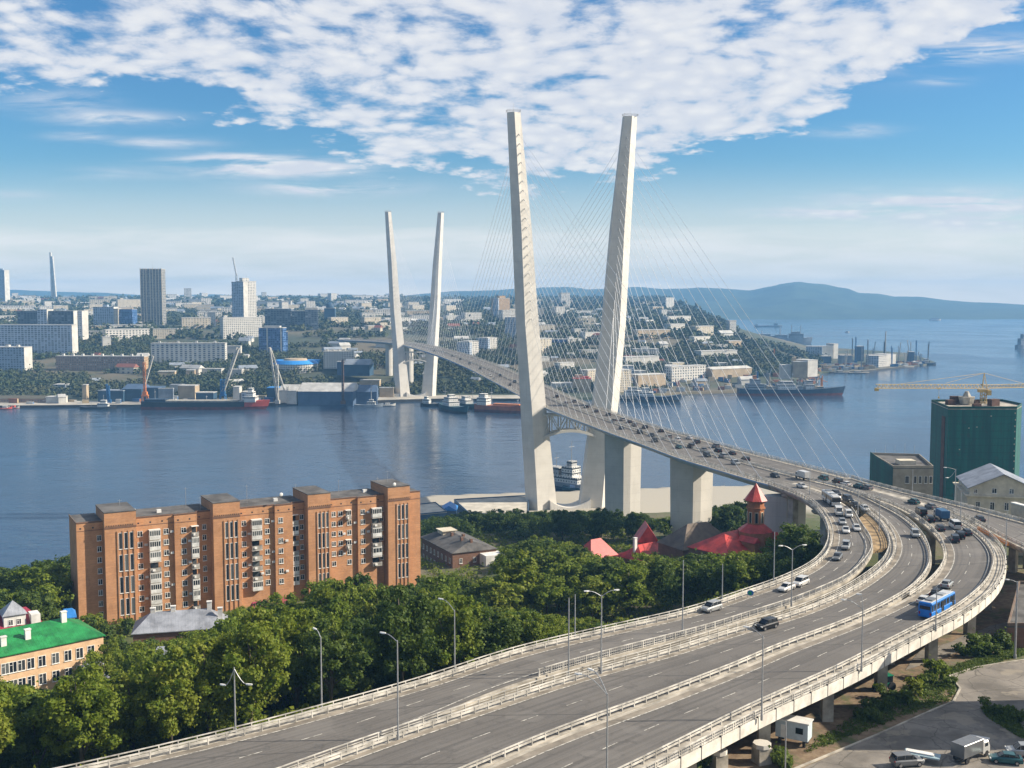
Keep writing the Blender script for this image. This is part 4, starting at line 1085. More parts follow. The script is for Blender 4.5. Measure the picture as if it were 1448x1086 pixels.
mb=MB(); mb.prism(octo(5.2),14,20.2); mb.prism(octo(2.5),20.2,29.0); mb.prism(octo(2.9),26.9,27.3)
mb.prism(octo(2.9),28.9,29.3)
TERR=mat('terracotta_brick',(0.36,0.14,0.06),0.85,var=0.12,scale=0.6); tw=obj('turret',mb,TERR,rt)
mb=MB(); z=22.8
for k in range(8):
    a=k*math.pi/4; c=(lx+2.34*math.cos(a),ly+2.34*math.sin(a)); M=Matrix.Translation((c[0],c[1],z))@Matrix.Rotation(a+math.pi/2,4,'Z')
    mb.box(-0.42,0.42,-0.08,0.06,0,2.9,mat=M)
obj('turret_window',mb,GLS,tw)['kind']='stuff'
mb=MB(); 
for k in range(8):
    a=k*math.pi/4; c=(lx+2.38*math.cos(a),ly+2.38*math.sin(a)); M=Matrix.Translation((c[0],c[1],z))@Matrix.Rotation(a+math.pi/2,4,'Z')
    for x in (-0.5,0.38): mb.box(x,x+0.12,-0.1,0.1,-0.1,3.0,mat=M)
    mb.box(-0.5,0.5,-0.1,0.1,3.0,3.15,mat=M)
obj('turret_trim',mb,CREAM,tw)
mb=MB(); o8=octo(3.5); mb.add([(x,y,29.3) for x,y in o8]+[(lx,ly,34.4)],[(k,(k+1)%8,8) for k in range(8)]+[tuple(range(7,-1,-1))]); rfm=obj('turret_roof',mb,REDR,rt)
mb=MB(); mb.tube((lx,ly,34.2),(lx,ly,36.8),0.07,n=5); mb.sph((lx,ly,35.2),0.22); mb.bar((lx-.35,ly,36.2),(lx+.35,ly,36.2),.07,.07); obj('finial',mb,DARK,rfm)
mb=MB(); o1=octo(5.3); o2=octo(2.52); mb.add([(x,y,20.2) for x,y in o1]+[(x,y,22.3) for x,y in o2],[(k,(k+1)%8,8+(k+1)%8,8+k) for k in range(8)]); obj('turret_skirt',mb,REDR,rt)
for u,v in ((-5.5,-1),(4.6,-3.5),(5.6,0.5)):
    mb=MB(); mb.box(lx+u-1.1,lx+u+1.1,ly+v-4,ly+v+1,14.5,18.2); mb.add([(lx+u-1.4,ly+v-4.3,18),(lx+u+1.4,ly+v-4.3,18),(lx+u,ly+v-4.3,19.5),(lx+u-1.4,ly+v+2,18),(lx+u+1.4,ly+v+2,18),(lx+u,ly+v+2,19.5)],[(0,1,2),(0,2,5,3),(1,4,5,2)],1); obj('dormer',mb,[TERR,REDR],rt)
# ---------------------------------------------------------------- quay sheds
def flat_building(name,label,cat,c,base,top,wallm,roofm,group=None,parapet=0.6,inset=0.5):
    """c: footprint corners in world coordinates, front-left first, counter-clockwise"""
    O=c[0]; t=thing(name,label,cat,(O.x,O.y,base),0,group); P=[(p.x-O.x,p.y-O.y) for p in c]; h=top-base
    ar=sum(P[i][0]*P[(i+1)%len(P)][1]-P[(i+1)%len(P)][0]*P[i][1] for i in range(len(P)))
    if ar<0: P=P[::-1]
    mb=MB(); mb.prism(P,0,h-0.3); obj('wall',mb,wallm,t)
    mb=MB(); mb.prism(P,h-0.3,h); r=obj('roof',mb,roofm,t)
    xs=[p.x for p in c]; ys=[p.y for p in c]; FOOT.append((Vector((min(xs),min(ys))),Vector((1,0)),Vector((0,1)),max(xs)-min(xs),max(ys)-min(ys),1))
    if parapet:
        cx=sum(p[0] for p in P)/len(P); cy=sum(p[1] for p in P)/len(P); mb=MB()
        for i in range(len(P)):
            a=Vector(P[i]); b=Vector(P[(i+1)%len(P)]); d=(b-a).normalized(); nn=Vector((-d.y,d.x))
            mb.loft([[(*q,h),(*(q+nn*0.3),h),(*(q+nn*0.3),h+parapet),(*q,h+parapet)] for q in (a+d*0.3,b)])
        obj('parapet',mb,wallm,t)
    return t,P,h
QROOF=mat('pale_felt_roof',(0.50,0.46,0.38),0.85,var=0.12,scale=0.15)
STEEL=mat('blue_steel_cladding',(0.06,0.12,0.20),0.5,var=0.12,scale=0.3)
W2=lambda L_,z:[Vector(un(px,py,z)) for px,py in L_]
flat_building('warehouse','long low warehouse with a pale flat roof on the quay left of the pylon feet','warehouse',W2([(664,727),(748,728),(748,701),(642,707)],8),2.5,8,STEEL,QROOF)
flat_building('warehouse','low quay warehouse with a pale flat roof next to the brick block corner','warehouse',W2([(560,731),(632,724),(616,711),(560,717)],9),2.5,9,STEEL,QROOF)
house('boat_shed','small boat shed with a blue metal roof between the two pale quay roofs','shed',(624,722),(645,722),8,3,14,2.6,STEEL,BLUER,0,axis='y')
# ---------------------------------------------------------------- right-hand buildings
def net_mat():
    m=bpy.data.materials.new('green_scaffold_net'); m.use_nodes=True; t=NT(m.node_tree); b=m.node_tree.nodes['Principled BSDF']
    tc=t.n('ShaderNodeTexCoord'); sp=t.n('ShaderNodeSeparateXYZ'); uv=t.n('ShaderNodeUVMap'); t.L.new(uv.outputs[0],sp.inputs[0])
    cb=t.n('ShaderNodeCombineXYZ'); t.L.new(t.m('MULTIPLY',sp.outputs[0],0.42),cb.inputs[0]); t.L.new(t.m('MULTIPLY',sp.outputs[1],0.03),cb.inputs[1])
    n=t.noise(cb.outputs[0],1.0,4,0.6); n2=t.noise(tc.outputs['Object'],0.5,4,0.7)
    c=t.mix(t.ss(n,0.35,0.7),(0.008,0.075,0.072),(0.010,0.125,0.105))
    c=t.mix(t.m('MULTIPLY',t.ss(n2,0.52,0.7),0.55),c,(0.045,0.05,0.05))
    seam=t.m('MAXIMUM',t.m('LESS_THAN',t.m('FRACT',t.m('DIVIDE',sp.outputs[1],3.1)),0.06),t.m('LESS_THAN',t.m('FRACT',t.m('DIVIDE',sp.outputs[0],6.0)),0.02))
    c=t.mix(t.m('MULTIPLY',seam,0.6),c,(0.005,0.05,0.045))
    t.L.new(c,b.inputs['Base Color']); b.inputs['Roughness'].default_value=0.8
    bp=t.n('ShaderNodeBump'); bp.inputs['Strength'].default_value=0.5; bp.inputs['Distance'].default_value=0.5; t.L.new(n,bp.inputs['Height']); t.L.new(bp.outputs[0],b.inputs['Normal'])
    return m
NET=net_mat(); RUST=mat('rusty_scaffold',(0.10,0.05,0.035),0.8,var=0.2,scale=0.5)
zt=76.4
fl=Vector(un(1341,578,zt)); fr=Vector(un(1438,578,zt)); bl=Vector(un(1317,568,zt)); rr_=Vector(un(1445,573.5,zt)); br2=bl+(fr-fl)+Vector((4,2))
nt,P,h=flat_building('netted_tower','unfinished tower block wrapped in dark green scaffold netting','tower block',[fl,fr,rr_,br2,bl],14,zt,NET,CONC2,parapet=1.0)
mb=MB()
for (a,b,dz,hh) in ((0.18,0.55,0,2.2),(0.30,0.7,0,3.4),(0.78,0.4,0,3.0),(0.85,0.6,0,2.4),(0.62,0.75,0,1.6),(0.5,0.3,0,1.2)):
    c=fl+(fr-fl)*a+(bl-fl)*b-fl; s_=rnd.uniform(2,3.4); mb.cbox(c.x,c.y,h,s_*1.6,s_,hh,rot=rnd.random())
obj('rooftop_shuttering',mb,RUST,nt)['kind']='stuff'
mb=MB(); c=fl+(fr-fl)*0.42+(bl-fl)*0.55-fl; mb.prism([(c.x+3*math.cos(k*math.pi/4),c.y+3*math.sin(k*math.pi/4)) for k in range(8)],h+0.5,h+3.6,poly1=[(c.x+3.7*math.cos(k*math.pi/4),c.y+3.7*math.sin(k*math.pi/4)) for k in range(8)]); mb.prism([(c.x+2*math.cos(k*math.pi/4),c.y+2*math.sin(k*math.pi/4)) for k in range(8)],h+3.6,h+6,poly1=[(c.x+.8*math.cos(k*math.pi/4),c.y+.8*math.sin(k*math.pi/4)) for k in range(8)]); obj('lift_core',mb,CONC2,nt)
mb=MB()
for k in range(11):
    x=(fr-fl)*rnd.random(); mb.box(x.x-0.35,x.x+0.35,x.y-0.12,x.y-0.02,h*rnd.random(),0,mat=None) if False else mb.cbox(x.x,x.y-0.1,h*rnd.uniform(0.35,0.98),0.5,0.08,0.35)
for k in range(18): mb.cbox((fr-fl).x*(0.975+.01*rnd.random()),(fr-fl).y-0.12,h-2-k*2.6-rnd.random(),0.35,0.08,0.6)
obj('netting_tear',mb,CREAM,nt)['kind']='stuff'
mb=MB(); mb.box(*sorted(((bl-fl).x*0.35,(bl-fl).x*0.35-0.3)),0,1,0,1) if False else None
p=(bl-fl)*0.14; q=(bl-fl)*0.32
mb.loft([[(a.x-0.25,a.y,5),(a.x-0.05,a.y,5),(a.x-0.05,a.y,h-4),(a.x-0.25,a.y,h-4)] for a in (p,q)]); obj('hoist_shaft',mb,RUST,nt)
# tower crane on it
YEL=mat('crane_yellow',(0.50,0.36,0.14),0.6,var=0.12,scale=0.5)
def lattice(mb,a,b,w,h,n,r=0.09):
    a=Vector(a);b=Vector(b); d=(b-a).normalized(); s=Vector((-d.y,d.x,0)); s=s.normalized() if s.length>1e-3 else Vector((1,0,0)); up=s.cross(d)*-1
    if abs(d.z)<0.9 and up.z<0: up=-up
    cs=[s*w/2,-s*w/2,up*h] if abs(d.z)<0.9 else [s*w/2+up*h/2,-s*w/2+up*h/2,-s*w/2-up*h/2,s*w/2-up*h/2]
    for c in cs: mb.tube(a+c,b+c,r*1.5,n=4)
    for i in range(n):
        p=a.lerp(b,i/n); q=a.lerp(b,(i+1)/n)
        for k in range(len(cs)): mb.tube(p+cs[k],q+cs[(k+1)%len(cs)],r,n=3); mb.tube(p+cs[k],p+cs[(k+1)%len(cs)],r,n=3)
m_=und(1391,549,492); cz=m_[2]
cr=thing('tower_crane','yellow tower crane with a long horizontal jib above the green netted tower','crane',(m_[0],m_[1],zt))
tl=und(1238,549,478); 
Lp=lambda p:Vector((p[0]-m_[0],p[1]-m_[1],p[2]-zt))
mb=MB(); lattice(mb,(0,0,-1),(0,0,cz-zt-1.5),2.0,2.0,4,0.12); obj('mast',mb,YEL,cr)
mb=MB(); mb.cbox(0,0,cz-zt-1.8,4.6,2.6,1.3); mb.cbox(1.8,-1.6,cz-zt-3.0,1.6,1.4,2.2); obj('cab',mb,YEL,cr)
mb=MB(); lattice(mb,(0.5,0,cz-zt),Lp(tl),1.6,1.7,30,0.09); e=Lp(tl); mb.cbox(e.x+0.5,e.y,e.z-1.2,1.6,1.2,1.2); mb.cbox(e.x*0.42,e.y*.42,e.z-1.0,1.4,1.2,0.6); obj('jib',mb,YEL,cr)
cj=-e.normalized()*26; cj.z=0.0
mb=MB(); lattice(mb,(0.5,0,cz-zt),(cj.x,cj.y,cz-zt),1.6,1.5,14,0.09); mb.cbox(cj.x,cj.y,cz-zt-1.8,3,1.8,2.0); obj('counter_jib',mb,YEL,cr)
mb=MB(); ap=Vector((0,0,cz-zt+6.8))
for s_ in ((-1.2,-0.8),(1.2,-0.8),(0,1)): mb.tube((s_[0],s_[1],cz-zt),ap,0.17,n=4)
obj('apex_frame',mb,YEL,cr)
mb=MB(); mb.tube(ap,(e.x*.36,e.y*.36,e.z+1.5),0.08,n=4); mb.tube(ap,(e.x*.8,e.y*.8,e.z+1.5),0.08,n=4); mb.tube(ap,(cj.x*.9,cj.y*.9,cz-zt+1.2),0.08,n=4); obj('tie_rod',mb,YEL,cr)
mb=MB(); mb.tube((e.x*.42,e.y*.42,e.z-1),(e.x*.42,e.y*.42,e.z-4.5),0.06,n=4); mb.cbox(e.x*.42,e.y*.42,e.z-5.2,.6,.5,.8); obj('hook_block',mb,YEL,cr)
# beige building with a netted flank
z6=62
bf=[Vector(un(p[0],p[1],z6)) for p in ((1263,662),(1320,662),(1300,645),(1231,643))]
bg_,P,h=flat_building('office_building','beige office block with one green netted flank beside the netted tower','office block',bf,20,z6,mat('beige_stucco',(0.33,0.285,0.22),0.85,var=0.12,scale=0.3),ROOFT,parapet=0.9)
d=(bf[1]-bf[0]); an=math.atan2(d.y,d.x); Lw=d.length
for px in (1283,1294.5,1301.5,1309.5,1316.5): 
    u=(px-1263)/57*Lw; w=1.5 if px==1283 else 1.05
    add_window(bg_,math.cos(an)*u+0.03*math.sin(an),math.sin(an)*u-0.05,h-5.6,w,2.7,an,1)
d2=bf[3]-bf[0]; n2=Vector((-d2.y,d2.x)).normalized(); n2=n2 if n2.x<0 else -n2
mb=MB(); a=bf[0]-bf[0]+n2*0.05; b=bf[3]-bf[0]+n2*0.05; mb.add([(a.x,a.y,0),(b.x,b.y,0),(b.x,b.y,h+1.2),(a.x,a.y,h+0.2)]+[((q+n2*0.12).x,(q+n2*0.12).y,z_) for q,z_ in ((a,0),(b,0),(b,h+1.2),(a,h+0.2))],[(0,1,2,3),(7,6,5,4),(0,4,5,1),(1,5,6,2),(2,6,7,3),(3,7,4,0)],0,[[(0,0),(9,0),(9,h),(0,h)]]*6); obj('scaffold_net',mb,NET,bg_)
mb=MB(); 
for k in range(0): q=(bf[2]-bf[3])*((k+.5)/5)+bf[3]-bf[0]; mb.tube((q.x,q.y,h),(q.x,q.y,h+rnd.uniform(2,5)),0.05,n=4)
mb.cbox((bf[1]-bf[0]).x*.45+1.5,10,h,6,5,1.6); obj('roof_equipment',mb,CREAM,bg_)
for k in range(5):
    q=(bf[2]-bf[3])*((k+.5)/5)+bf[3]-bf[0]; mb=MB(); mb.tube((q.x,q.y,h),(q.x,q.y,h+rnd.uniform(2,5)),0.05,n=4); obj('aerial',mb,GALV,bg_)
# cream gabled house
O,an,L=frame2((1368,702),(1470,706),61.5)
gh=thing('gabled_mansion','cream classical house with a wide gable and moulded cornice at the right edge','mansion',(O.x,O.y,40),an)
foot(O,Vector((math.cos(an),math.sin(an))),Vector((-math.sin(an),math.cos(an))),L,24)
mb=MB(); mb.box(0,L,0,24,0,21.4); mb.box(0.8,L-0.8,0.8,23,22.0,24.4); mb.add([(0.8,0.8,24.4),(L-.8,.8,24.4),(L/2,.8,28.6),(0.8,23,24.4),(L-.8,23,24.4),(L/2,23,28.6)],[(0,1,2),(4,3,5)],0,[[(0,0)]*3]*2); obj('wall',mb,CREAM,gh)
mb=MB(); mb.box(-0.5,L+0.5,-0.5,24.5,21.4,21.7); mb.box(-0.8,L+0.8,-0.8,24.8,21.7,22.0); obj('cornice',mb,CREAM,gh)
mb=MB(); v=[(0,-0.1,24.2),(L/2,-0.1,29.0),(L,-0.1,24.2),(0,23.5,24.2),(L/2,23.5,29.0),(L,23.5,24.2)]; mb.add(v+[(x,y,z-0.25) for x,y,z in v],[(0,1,4,3),(1,2,5,4),(6,9,10,7),(7,10,11,8),(0,6,7,1),(1,7,8,2),(3,4,10,9),(4,5,11,10)]); obj('roof',mb,GREYR,gh)
for u in (0.38,0.62): add_window(gh,u*L,0.77,22.7,1.4,1.6)
for u in (0.12,0.88): add_window(gh,u*L,0.77,22.5,1.0,1.3)
for u in (0.15,0.35,0.55,0.75): add_window(gh,u*L,-0.03,17.6,1.3,2.4)
rw=thing('retaining_wall','pale retaining wall beside the slip road below the cream house','wall',(un(1436,742,60)[0],un(1436,742,60)[1],52))
a=Vector(un(1416,735,62)); b=Vector(un(1500,760,62)); mb=MB(); d=(b-a).normalized(); nn=Vector((-d.y,d.x))
mb.loft([[(p.x,p.y,50),(p.x+nn.x*1,p.y+nn.y*1,50),(p.x+nn.x*1,p.y+nn.y*1,66.6),(p.x,p.y,66.6)] for p in (a+nn*3,b+nn*3)]); part_w('wall_face',mb,CREAM,rw)
mb=MB(); mb.loft([[(p.x-nn.x*.3,p.y-nn.y*.3,66.6),(p.x+nn.x*1.3,p.y+nn.y*1.3,66.6),(p.x+nn.x*1.3,p.y+nn.y*1.3,66.9),(p.x-nn.x*.3,p.y-nn.y*.3,66.9)] for p in (a+nn*3,b+nn*3)]); part_w('coping',mb,WHITEW,rw)
fb0=[Vector((93,158)),Vector((110,158)),Vector((110,177)),Vector((93,177))]  # unseen block added so its shadow falls across the parking lot
shade_block,P,h=flat_building('apartment_block','added unseen brown brick block outside the right edge, casting shade on the parking lot','apartment block',fb0,57,86,BRICKB,ROOFT)
for k in range(5):
    for j in range(8): add_window(shade_block,2+k*3.2,-0.03,2+j*3.3,1.4,1.7)
    for j in range(8): add_window(shade_block,-0.03,2.5+k*3.5,2+j*3.3,1.4,1.7,R(-90))
# lower right street level
sheet('parking_lot',[un(px,py,58) for px,py in ((1105,1100),(1240,1040),(1348,992),(1358,972),(1343,955),(1380,944),(1470,930),(1560,940),(1640,1130),(1300,1180))],LOT,0.06,4.0,kerb=[un(px,py,58)[:2] for px,py in ((1105,1096),(1240,1040),(1348,992),(1358,972),(1343,955),(1380,944),(1470,930))])
sheet('street',[un(px,py,57.5) for px,py in ((1300,925),(1345,912),(1400,880),(1470,866),(1560,870),(1560,905),(1470,902),(1380,915),(1320,940),(1280,950))],LOT,0.09,4.0)
# ================================================================ TREES
def leaf_mat(name,c1,c2,c3):
    m=bpy.data.materials.new(name); m.use_nodes=True; t=NT(m.node_tree); b=m.node_tree.nodes['Principled BSDF']
    oi=t.n('ShaderNodeObjectInfo'); tc=t.n('ShaderNodeTexCoord'); n=t.noise(tc.outputs['Object'],0.7,3,0.6)
    c=t.mix(oi.outputs['Random'],c1,c2); c=t.mix(t.ss(n,0.4,0.65),c,c3)
    t.L.new(c,b.inputs['Base Color']); b.inputs['Roughness'].default_value=0.6; b.inputs['Specular IOR Level'].default_value=0.25
    tr=t.n('ShaderNodeBsdfTranslucent'); t.L.new(c,tr.inputs[0]); mx=t.n('ShaderNodeMixShader'); mx.inputs[0].default_value=0.45
    out=[q for q in m.node_tree.nodes if q.type=='OUTPUT_MATERIAL'][0]
    t.L.new(b.outputs[0],mx.inputs[1]); t.L.new(tr.outputs[0],mx.inputs[2]); t.L.new(mx.outputs[0],out.inputs[0]); return m
LEAF=leaf_mat('leaves',(0.150,0.205,0.016),(0.235,0.260,0.030),(0.105,0.160,0.013))
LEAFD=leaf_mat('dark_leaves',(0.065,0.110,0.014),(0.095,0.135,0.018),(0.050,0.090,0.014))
BARK=mat('bark',(0.12,0.10,0.075),0.9,var=0.2,scale=2)
rng=np.random.default_rng(5)
def leaf_cloud(centers,radii,per,size,flat=0.8):
    n=len(centers)*per
    C=np.repeat(np.array(centers),per,0); Rr=np.repeat(np.array(radii),per)
    d=rng.normal(size=(n,3)); d/=np.linalg.norm(d,axis=1)[:,None]; r=(rng.random(n)**0.45+0.25*np.abs(rng.normal(size=n))**2*0.5)*Rr
    P=C+d*r[:,None]*np.array([1,1,flat])
    nrm=d*0.8+rng.normal(size=(n,3))*0.55+np.array([0,0,0.35]); nrm/=np.linalg.norm(nrm,axis=1)[:,None]
    a=np.cross(nrm,rng.normal(size=(n,3))); a/=np.linalg.norm(a,axis=1)[:,None]; b=np.cross(nrm,a)
    s=(size*(0.6+0.8*rng.random(n)))[:,None]
    V=np.stack([P-a*s*0.5-b*s*0.35,P+a*s*0.5-b*s*0.35,P+a*s*0.35+b*s*0.45,P-a*s*0.35+b*s*0.45],1).reshape(-1,3)
    return V
def mesh_quads(name,V,m):
    n=len(V)//4; me=bpy.data.meshes.new(name); me.vertices.add(len(V)); me.vertices.foreach_set('co',V.astype(np.float32).ravel())
    me.loops.add(n*4); me.loops.foreach_set('vertex_index',np.arange(n*4,dtype=np.int32)); me.polygons.add(n)
    me.polygons.foreach_set('loop_start',np.arange(0,n*4,4,dtype=np.int32)); me.polygons.foreach_set('loop_total',np.full(n,4,dtype=np.int32))
    me.materials.append(m); me.update(calc_edges=True); return me
def tree_proto(kind,per,size,seed):
    """unit-ish tree, 12 m tall; returns (trunk mesh, crown mesh)"""
    r=random.Random(seed); H0=12.0; cs=[];rs=[]; tb=MB()
    if kind=='round': z0,rx,n,asp=1.4,4.4,74,1.0
    elif kind=='tall': z0,rx,n,asp=1.6,3.3,64,1.0
    else: z0,rx,n,asp=2.6,3.9,52,1.0     # airy
    zc=(H0+z0)/2; hz_=(H0-z0)/2
    for k in range(n):
        th=r.random()*6.283; ph=math.acos(r.uniform(-0.85,1)); q=r.uniform(0.30,1.06)
        x=math.cos(th)*math.sin(ph)*rx*q; y=math.sin(th)*math.sin(ph)*rx*q; z=zc+math.cos(ph)*hz_*q*0.92
        cs.append((x,y,z)); rs.append(r.choice((r.uniform(0.4,0.8),r.uniform(0.8,1.35)))*(1 if kind!='tall' else 0.85))
    tb.path([(0,0,-1.5),(r.uniform(-.15,.15),r.uniform(-.15,.15),z0*0.8),(r.uniform(-.4,.4),r.uniform(-.4,.4),zc),(r.uniform(-.6,.6),r.uniform(-.6,.6),H0*0.88)],0.3,6,rs=[0.30,0.24,0.15,0.05])
    for k in range(0,n,5):
        c=cs[k]; z=r.uniform(z0*0.7,zc); tb.path([(0,0,z),(c[0]*.5,c[1]*.5,(z+c[2])/2+0.3),c],0.08,4,rs=[0.12,0.08,0.03])
    V=leaf_cloud(cs,rs,per,size)
    return tb,V
PROTO=[]
for i,(kind,seed) in enumerate((('round',1),('round',2),('tall',3),('airy',4),('round',6),('tall',8))):
    tb,V=tree_proto(kind,235,0.28,seed); tb2,V2=tree_proto(kind,105,0.42,seed)
    for hi,(t_,v_) in enumerate(((tb,V),(tb2,V2))):
        tm=mesh_from('trunk',t_,BARK,True)
        for dk in (0,1):
            cm=mesh_quads('crown',v_,LEAFD if dk else LEAF); PROTO.append(((i,hi,dk),tm,cm))
PD={k:(a,b) for k,a,b in PROTO}
TREES=[]
def place_tree(x,y,g,h,var,hi,dk,label,group,name='tree',sxy=None):
    a,b=PD[(var,hi,dk)]
    t=thing(name,label,'tree',(x,y,g),rnd.random()*6.28,group); s=h/12.0; sw=sxy or min(1.32,max(s,0.75)*rnd.uniform(0.9,1.2))*(1.15 if y>262 else 1)
    t.scale=(sw,sw,s)
    o=bpy.data.objects.new('trunk',a); COL.objects.link(o); o.parent=t
    o=bpy.data.objects.new('crown',b); COL.objects.link(o); o.parent=t
    TREES.append((x,y)); return t
FRONT=([0,60,110,135,160,230,300,340,420,480,600,680,740,800,900],[962,978,930,905,903,905,882,852,826,812,818,850,862,872,880])
MIDZ=([-50,60,100,101,595,600,640,660,700,720,760,830,842,880,930,958,975,1030,1095,1105,1130,1160,1200],[806,792,782,868,868,812,812,815,812,775,762,775,786,790,780,786,786,778,782,757,740,758,790])
BACK=([-50,60,100,101,596,600,640,740,800,850,900,950,1000,1050,1100,1200],[806,792,782,745,745,735,728,724,722,722,726,736,725,705,700,705])
ROADX=[(Q[:,0],Q[:,1],Q[:,2]) for Q in MIDS]
def free(x,y,sp):
    for a,b in TREES:
        if (a-x)**2+(b-y)**2<sp*sp: return False
    return True
def left_of_ramp(x,y):
    k,d=nearest(L0,Vector((x,y))); t=tang(L0,k); v=Vector((x,y))-L0[k]; s=(v.x*t.y-v.y*t.x)*SIDE
    return s<-2.6, d
lab_front='leafy deciduous tree in the dense belt between the brick block and the exit ramp'
lab_mid='leafy tree on the slope between the exit ramp and the quay'
lab_left='leafy tree left of the brick block'
def near_pier(x,y): return any((x-q[0])**2+(y-q[1])**2<q[2]**2 for q in PIERS) or (y>590)
n_try=0
while n_try<9000 and len(TREES)<296:
    n_try+=1
    y=rnd.uniform(128,600); a=rnd.uniform(-0.50,0.34); x=a*y
    if y>590 or y>shore_y(x)-6: continue
    if x>-62 and y>565: continue
    px=724+a*F
    ok,d=left_of_ramp(x,y)
    if y<345 and not ok: continue
    if (under_road(x,y,3.5) if y<375 else near_pier(x,y)): continue
    if y>345 and x>110: continue
    if on_foot(x,y): continue
    if any((x-q[0])**2+(y-q[1])**2<q[2]**2 for q in PIERS): continue
    sp=6.2 if y<270 else (8.2 if y<430 else 9.5)
    if not free(x,y,sp): continue
    g=gz(x,y); h=rnd.uniform(13,21) if y<262 else rnd.uniform(11.5,17.5)
    if y<262: T=FRONT
    elif y<430: T=MIDZ
    else: T=BACK
    if 101<px<596 and y>262:
        if y>275: continue
    # keep the brick block, quay and roofs in view
    for _ in range(30):
        if pr(x,y,g+h)[1]<lin(T[0],T[1],px)+rnd.uniform(-6,9): h*=0.95
        else: break
    if h<4.5: continue
    grp='trees on the near hillside'
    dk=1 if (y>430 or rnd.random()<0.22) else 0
    vv=rnd.choice((0,1,1,2,3,4,5))
    tone='dark green' if dk else 'bright green'; shp={0:'broad rounded',1:'broad rounded',4:'broad rounded',2:'narrow tall',5:'narrow tall',3:'loose airy'}[vv]
    if px<104 and y>300: wh='left of the brick block'
    elif y<262 and px<190: wh='below the green roofed school'
    elif y<285 and px<600: wh='between brick block and ramp'
    elif y<262: wh='along the ramp rail'
    elif y<430: wh='around the red roofed houses'
    else: wh='before the pylon feet'
    lab='%s tree with a %s crown %s'%(tone,shp,wh)
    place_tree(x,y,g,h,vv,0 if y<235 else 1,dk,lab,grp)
print('TREES',len(TREES))

# the rest of the hillside wood, too many to build one by one
cs=[];rs=[]; EXTRA=[]; n_try=0
while n_try<14000 and len(EXTRA)<330:
    n_try+=1
    y=rnd.uniform(200,600); a=rnd.uniform(-0.50,0.34); x=a*y
    if y>590 or y>shore_y(x)-6 or (x>-62 and y>568): continue
    px=724+a*F; ok,d=left_of_ramp(x,y)
    if y<345 and not ok: continue
    if (under_road(x,y,4) if y<375 else near_pier(x,y)) or (y>345 and x>110) or on_foot(x,y) or (101<px<596 and y>275): continue
    if any((x-q[0])**2+(y-q[1])**2<q[2]**2 for q in PIERS): continue
    if not free(x,y,4.6 if y<262 else 5.4): continue
    g=gz(x,y); h=rnd.uniform(9,15); T=FRONT if y<262 else (MIDZ if y<430 else BACK)
    for _ in range(30):
        if pr(x,y,g+h)[1]<lin(T[0],T[1],px)+rnd.uniform(-4,10): h*=0.95
        else: break
    if h<4: continue
    TREES.append((x,y)); EXTRA.append(1)
    for k in range(7):
        cs.append((x+rnd.uniform(-2.2,2.2),y+rnd.uniform(-2.2,2.2),g+h*rnd.uniform(.35,.84))); rs.append(rnd.uniform(1.2,2.0)*min(1.2,h/9))
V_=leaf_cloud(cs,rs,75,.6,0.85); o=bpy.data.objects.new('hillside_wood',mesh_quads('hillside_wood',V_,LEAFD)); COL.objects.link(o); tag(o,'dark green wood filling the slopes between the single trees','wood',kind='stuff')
print('EXTRA',len(EXTRA))
# ================================================================ VEHICLES
def paint(name,c,metal=0.35,rough=0.3): return mat('paint_'+name,c,rough,metal,var=0.05,scale=1.5)
TYRE=mat('tyre',(0.015,0.015,0.016),0.85,var=0); GLASSV=mat('car_glass',(0.015,0.02,0.026),0.12,var=0,spec=0.6)
HEADL=mat('headlight_lens',(0.62,0.62,0.58),0.2,var=0); TAILL=mat('tail_light_lens',(0.30,0.012,0.010),0.3,var=0); CHROME=mat('hub_metal',(0.35,0.35,0.36),0.35,0.7,var=0)
PC={'white':(0.62,0.61,0.58),'silver':(0.34,0.35,0.35),'black':(0.014,0.015,0.018),'dark':(0.035,0.045,0.06),'teal':(0.03,0.10,0.11),'blue':(0.03,0.10,0.20),'grey':(0.16,0.165,0.17)}
def ring(x,hw,z0,z1,r=0.16):
    return [(x,-hw+r*.3,z0),(x,-hw,z0+r),(x,-hw,z1-r),(x,-hw+r,z1),(x,hw-r,z1),(x,hw,z1-r),(x,hw,z0+r),(x,hw-r*.3,z0)]
SPEC={
 'sedan':dict(b=[(-2.25,.70,.38,.78),(-2.15,.84,.28,.98),(-1.4,.88,.2,1.02),(0,.89,.2,1.0),(1.0,.88,.2,.96),(1.9,.84,.26,.80),(2.22,.68,.36,.66)],
    c=[(-1.75,.66,.95,1.02),(-1.15,.66,.95,1.38),(-.3,.66,.95,1.45),(.35,.66,.95,1.42),(1.05,.66,.92,.98)],w=(-1.35,1.4),R=.32),
 'suv':dict(b=[(-2.25,.78,.45,.95),(-2.2,.90,.35,1.12),(-1.4,.93,.28,1.12),(0,.94,.28,1.1),(1.1,.93,.28,1.08),(2.0,.89,.34,.98),(2.3,.74,.45,.82)],
    c=[(-2.15,.74,1.05,1.35),(-1.9,.76,1.05,1.72),(-.3,.77,1.05,1.78),(.5,.76,1.05,1.72),(1.2,.72,1.02,1.12)],w=(-1.4,1.45),R=.38),
 'van':dict(b=[(-2.6,.86,.45,1.15),(-2.55,.93,.35,1.25),(-1.4,.95,.3,1.25),(1.2,.95,.3,1.25),(2.2,.92,.34,1.18),(2.5,.80,.45,.95)],
    c=[(-2.55,.86,1.2,1.95),(-2.4,.88,1.2,2.1),(0,.89,1.2,2.15),(1.2,.88,1.2,2.08),(2.1,.82,1.15,1.25)],w=(-1.6,1.6),R=.38)}
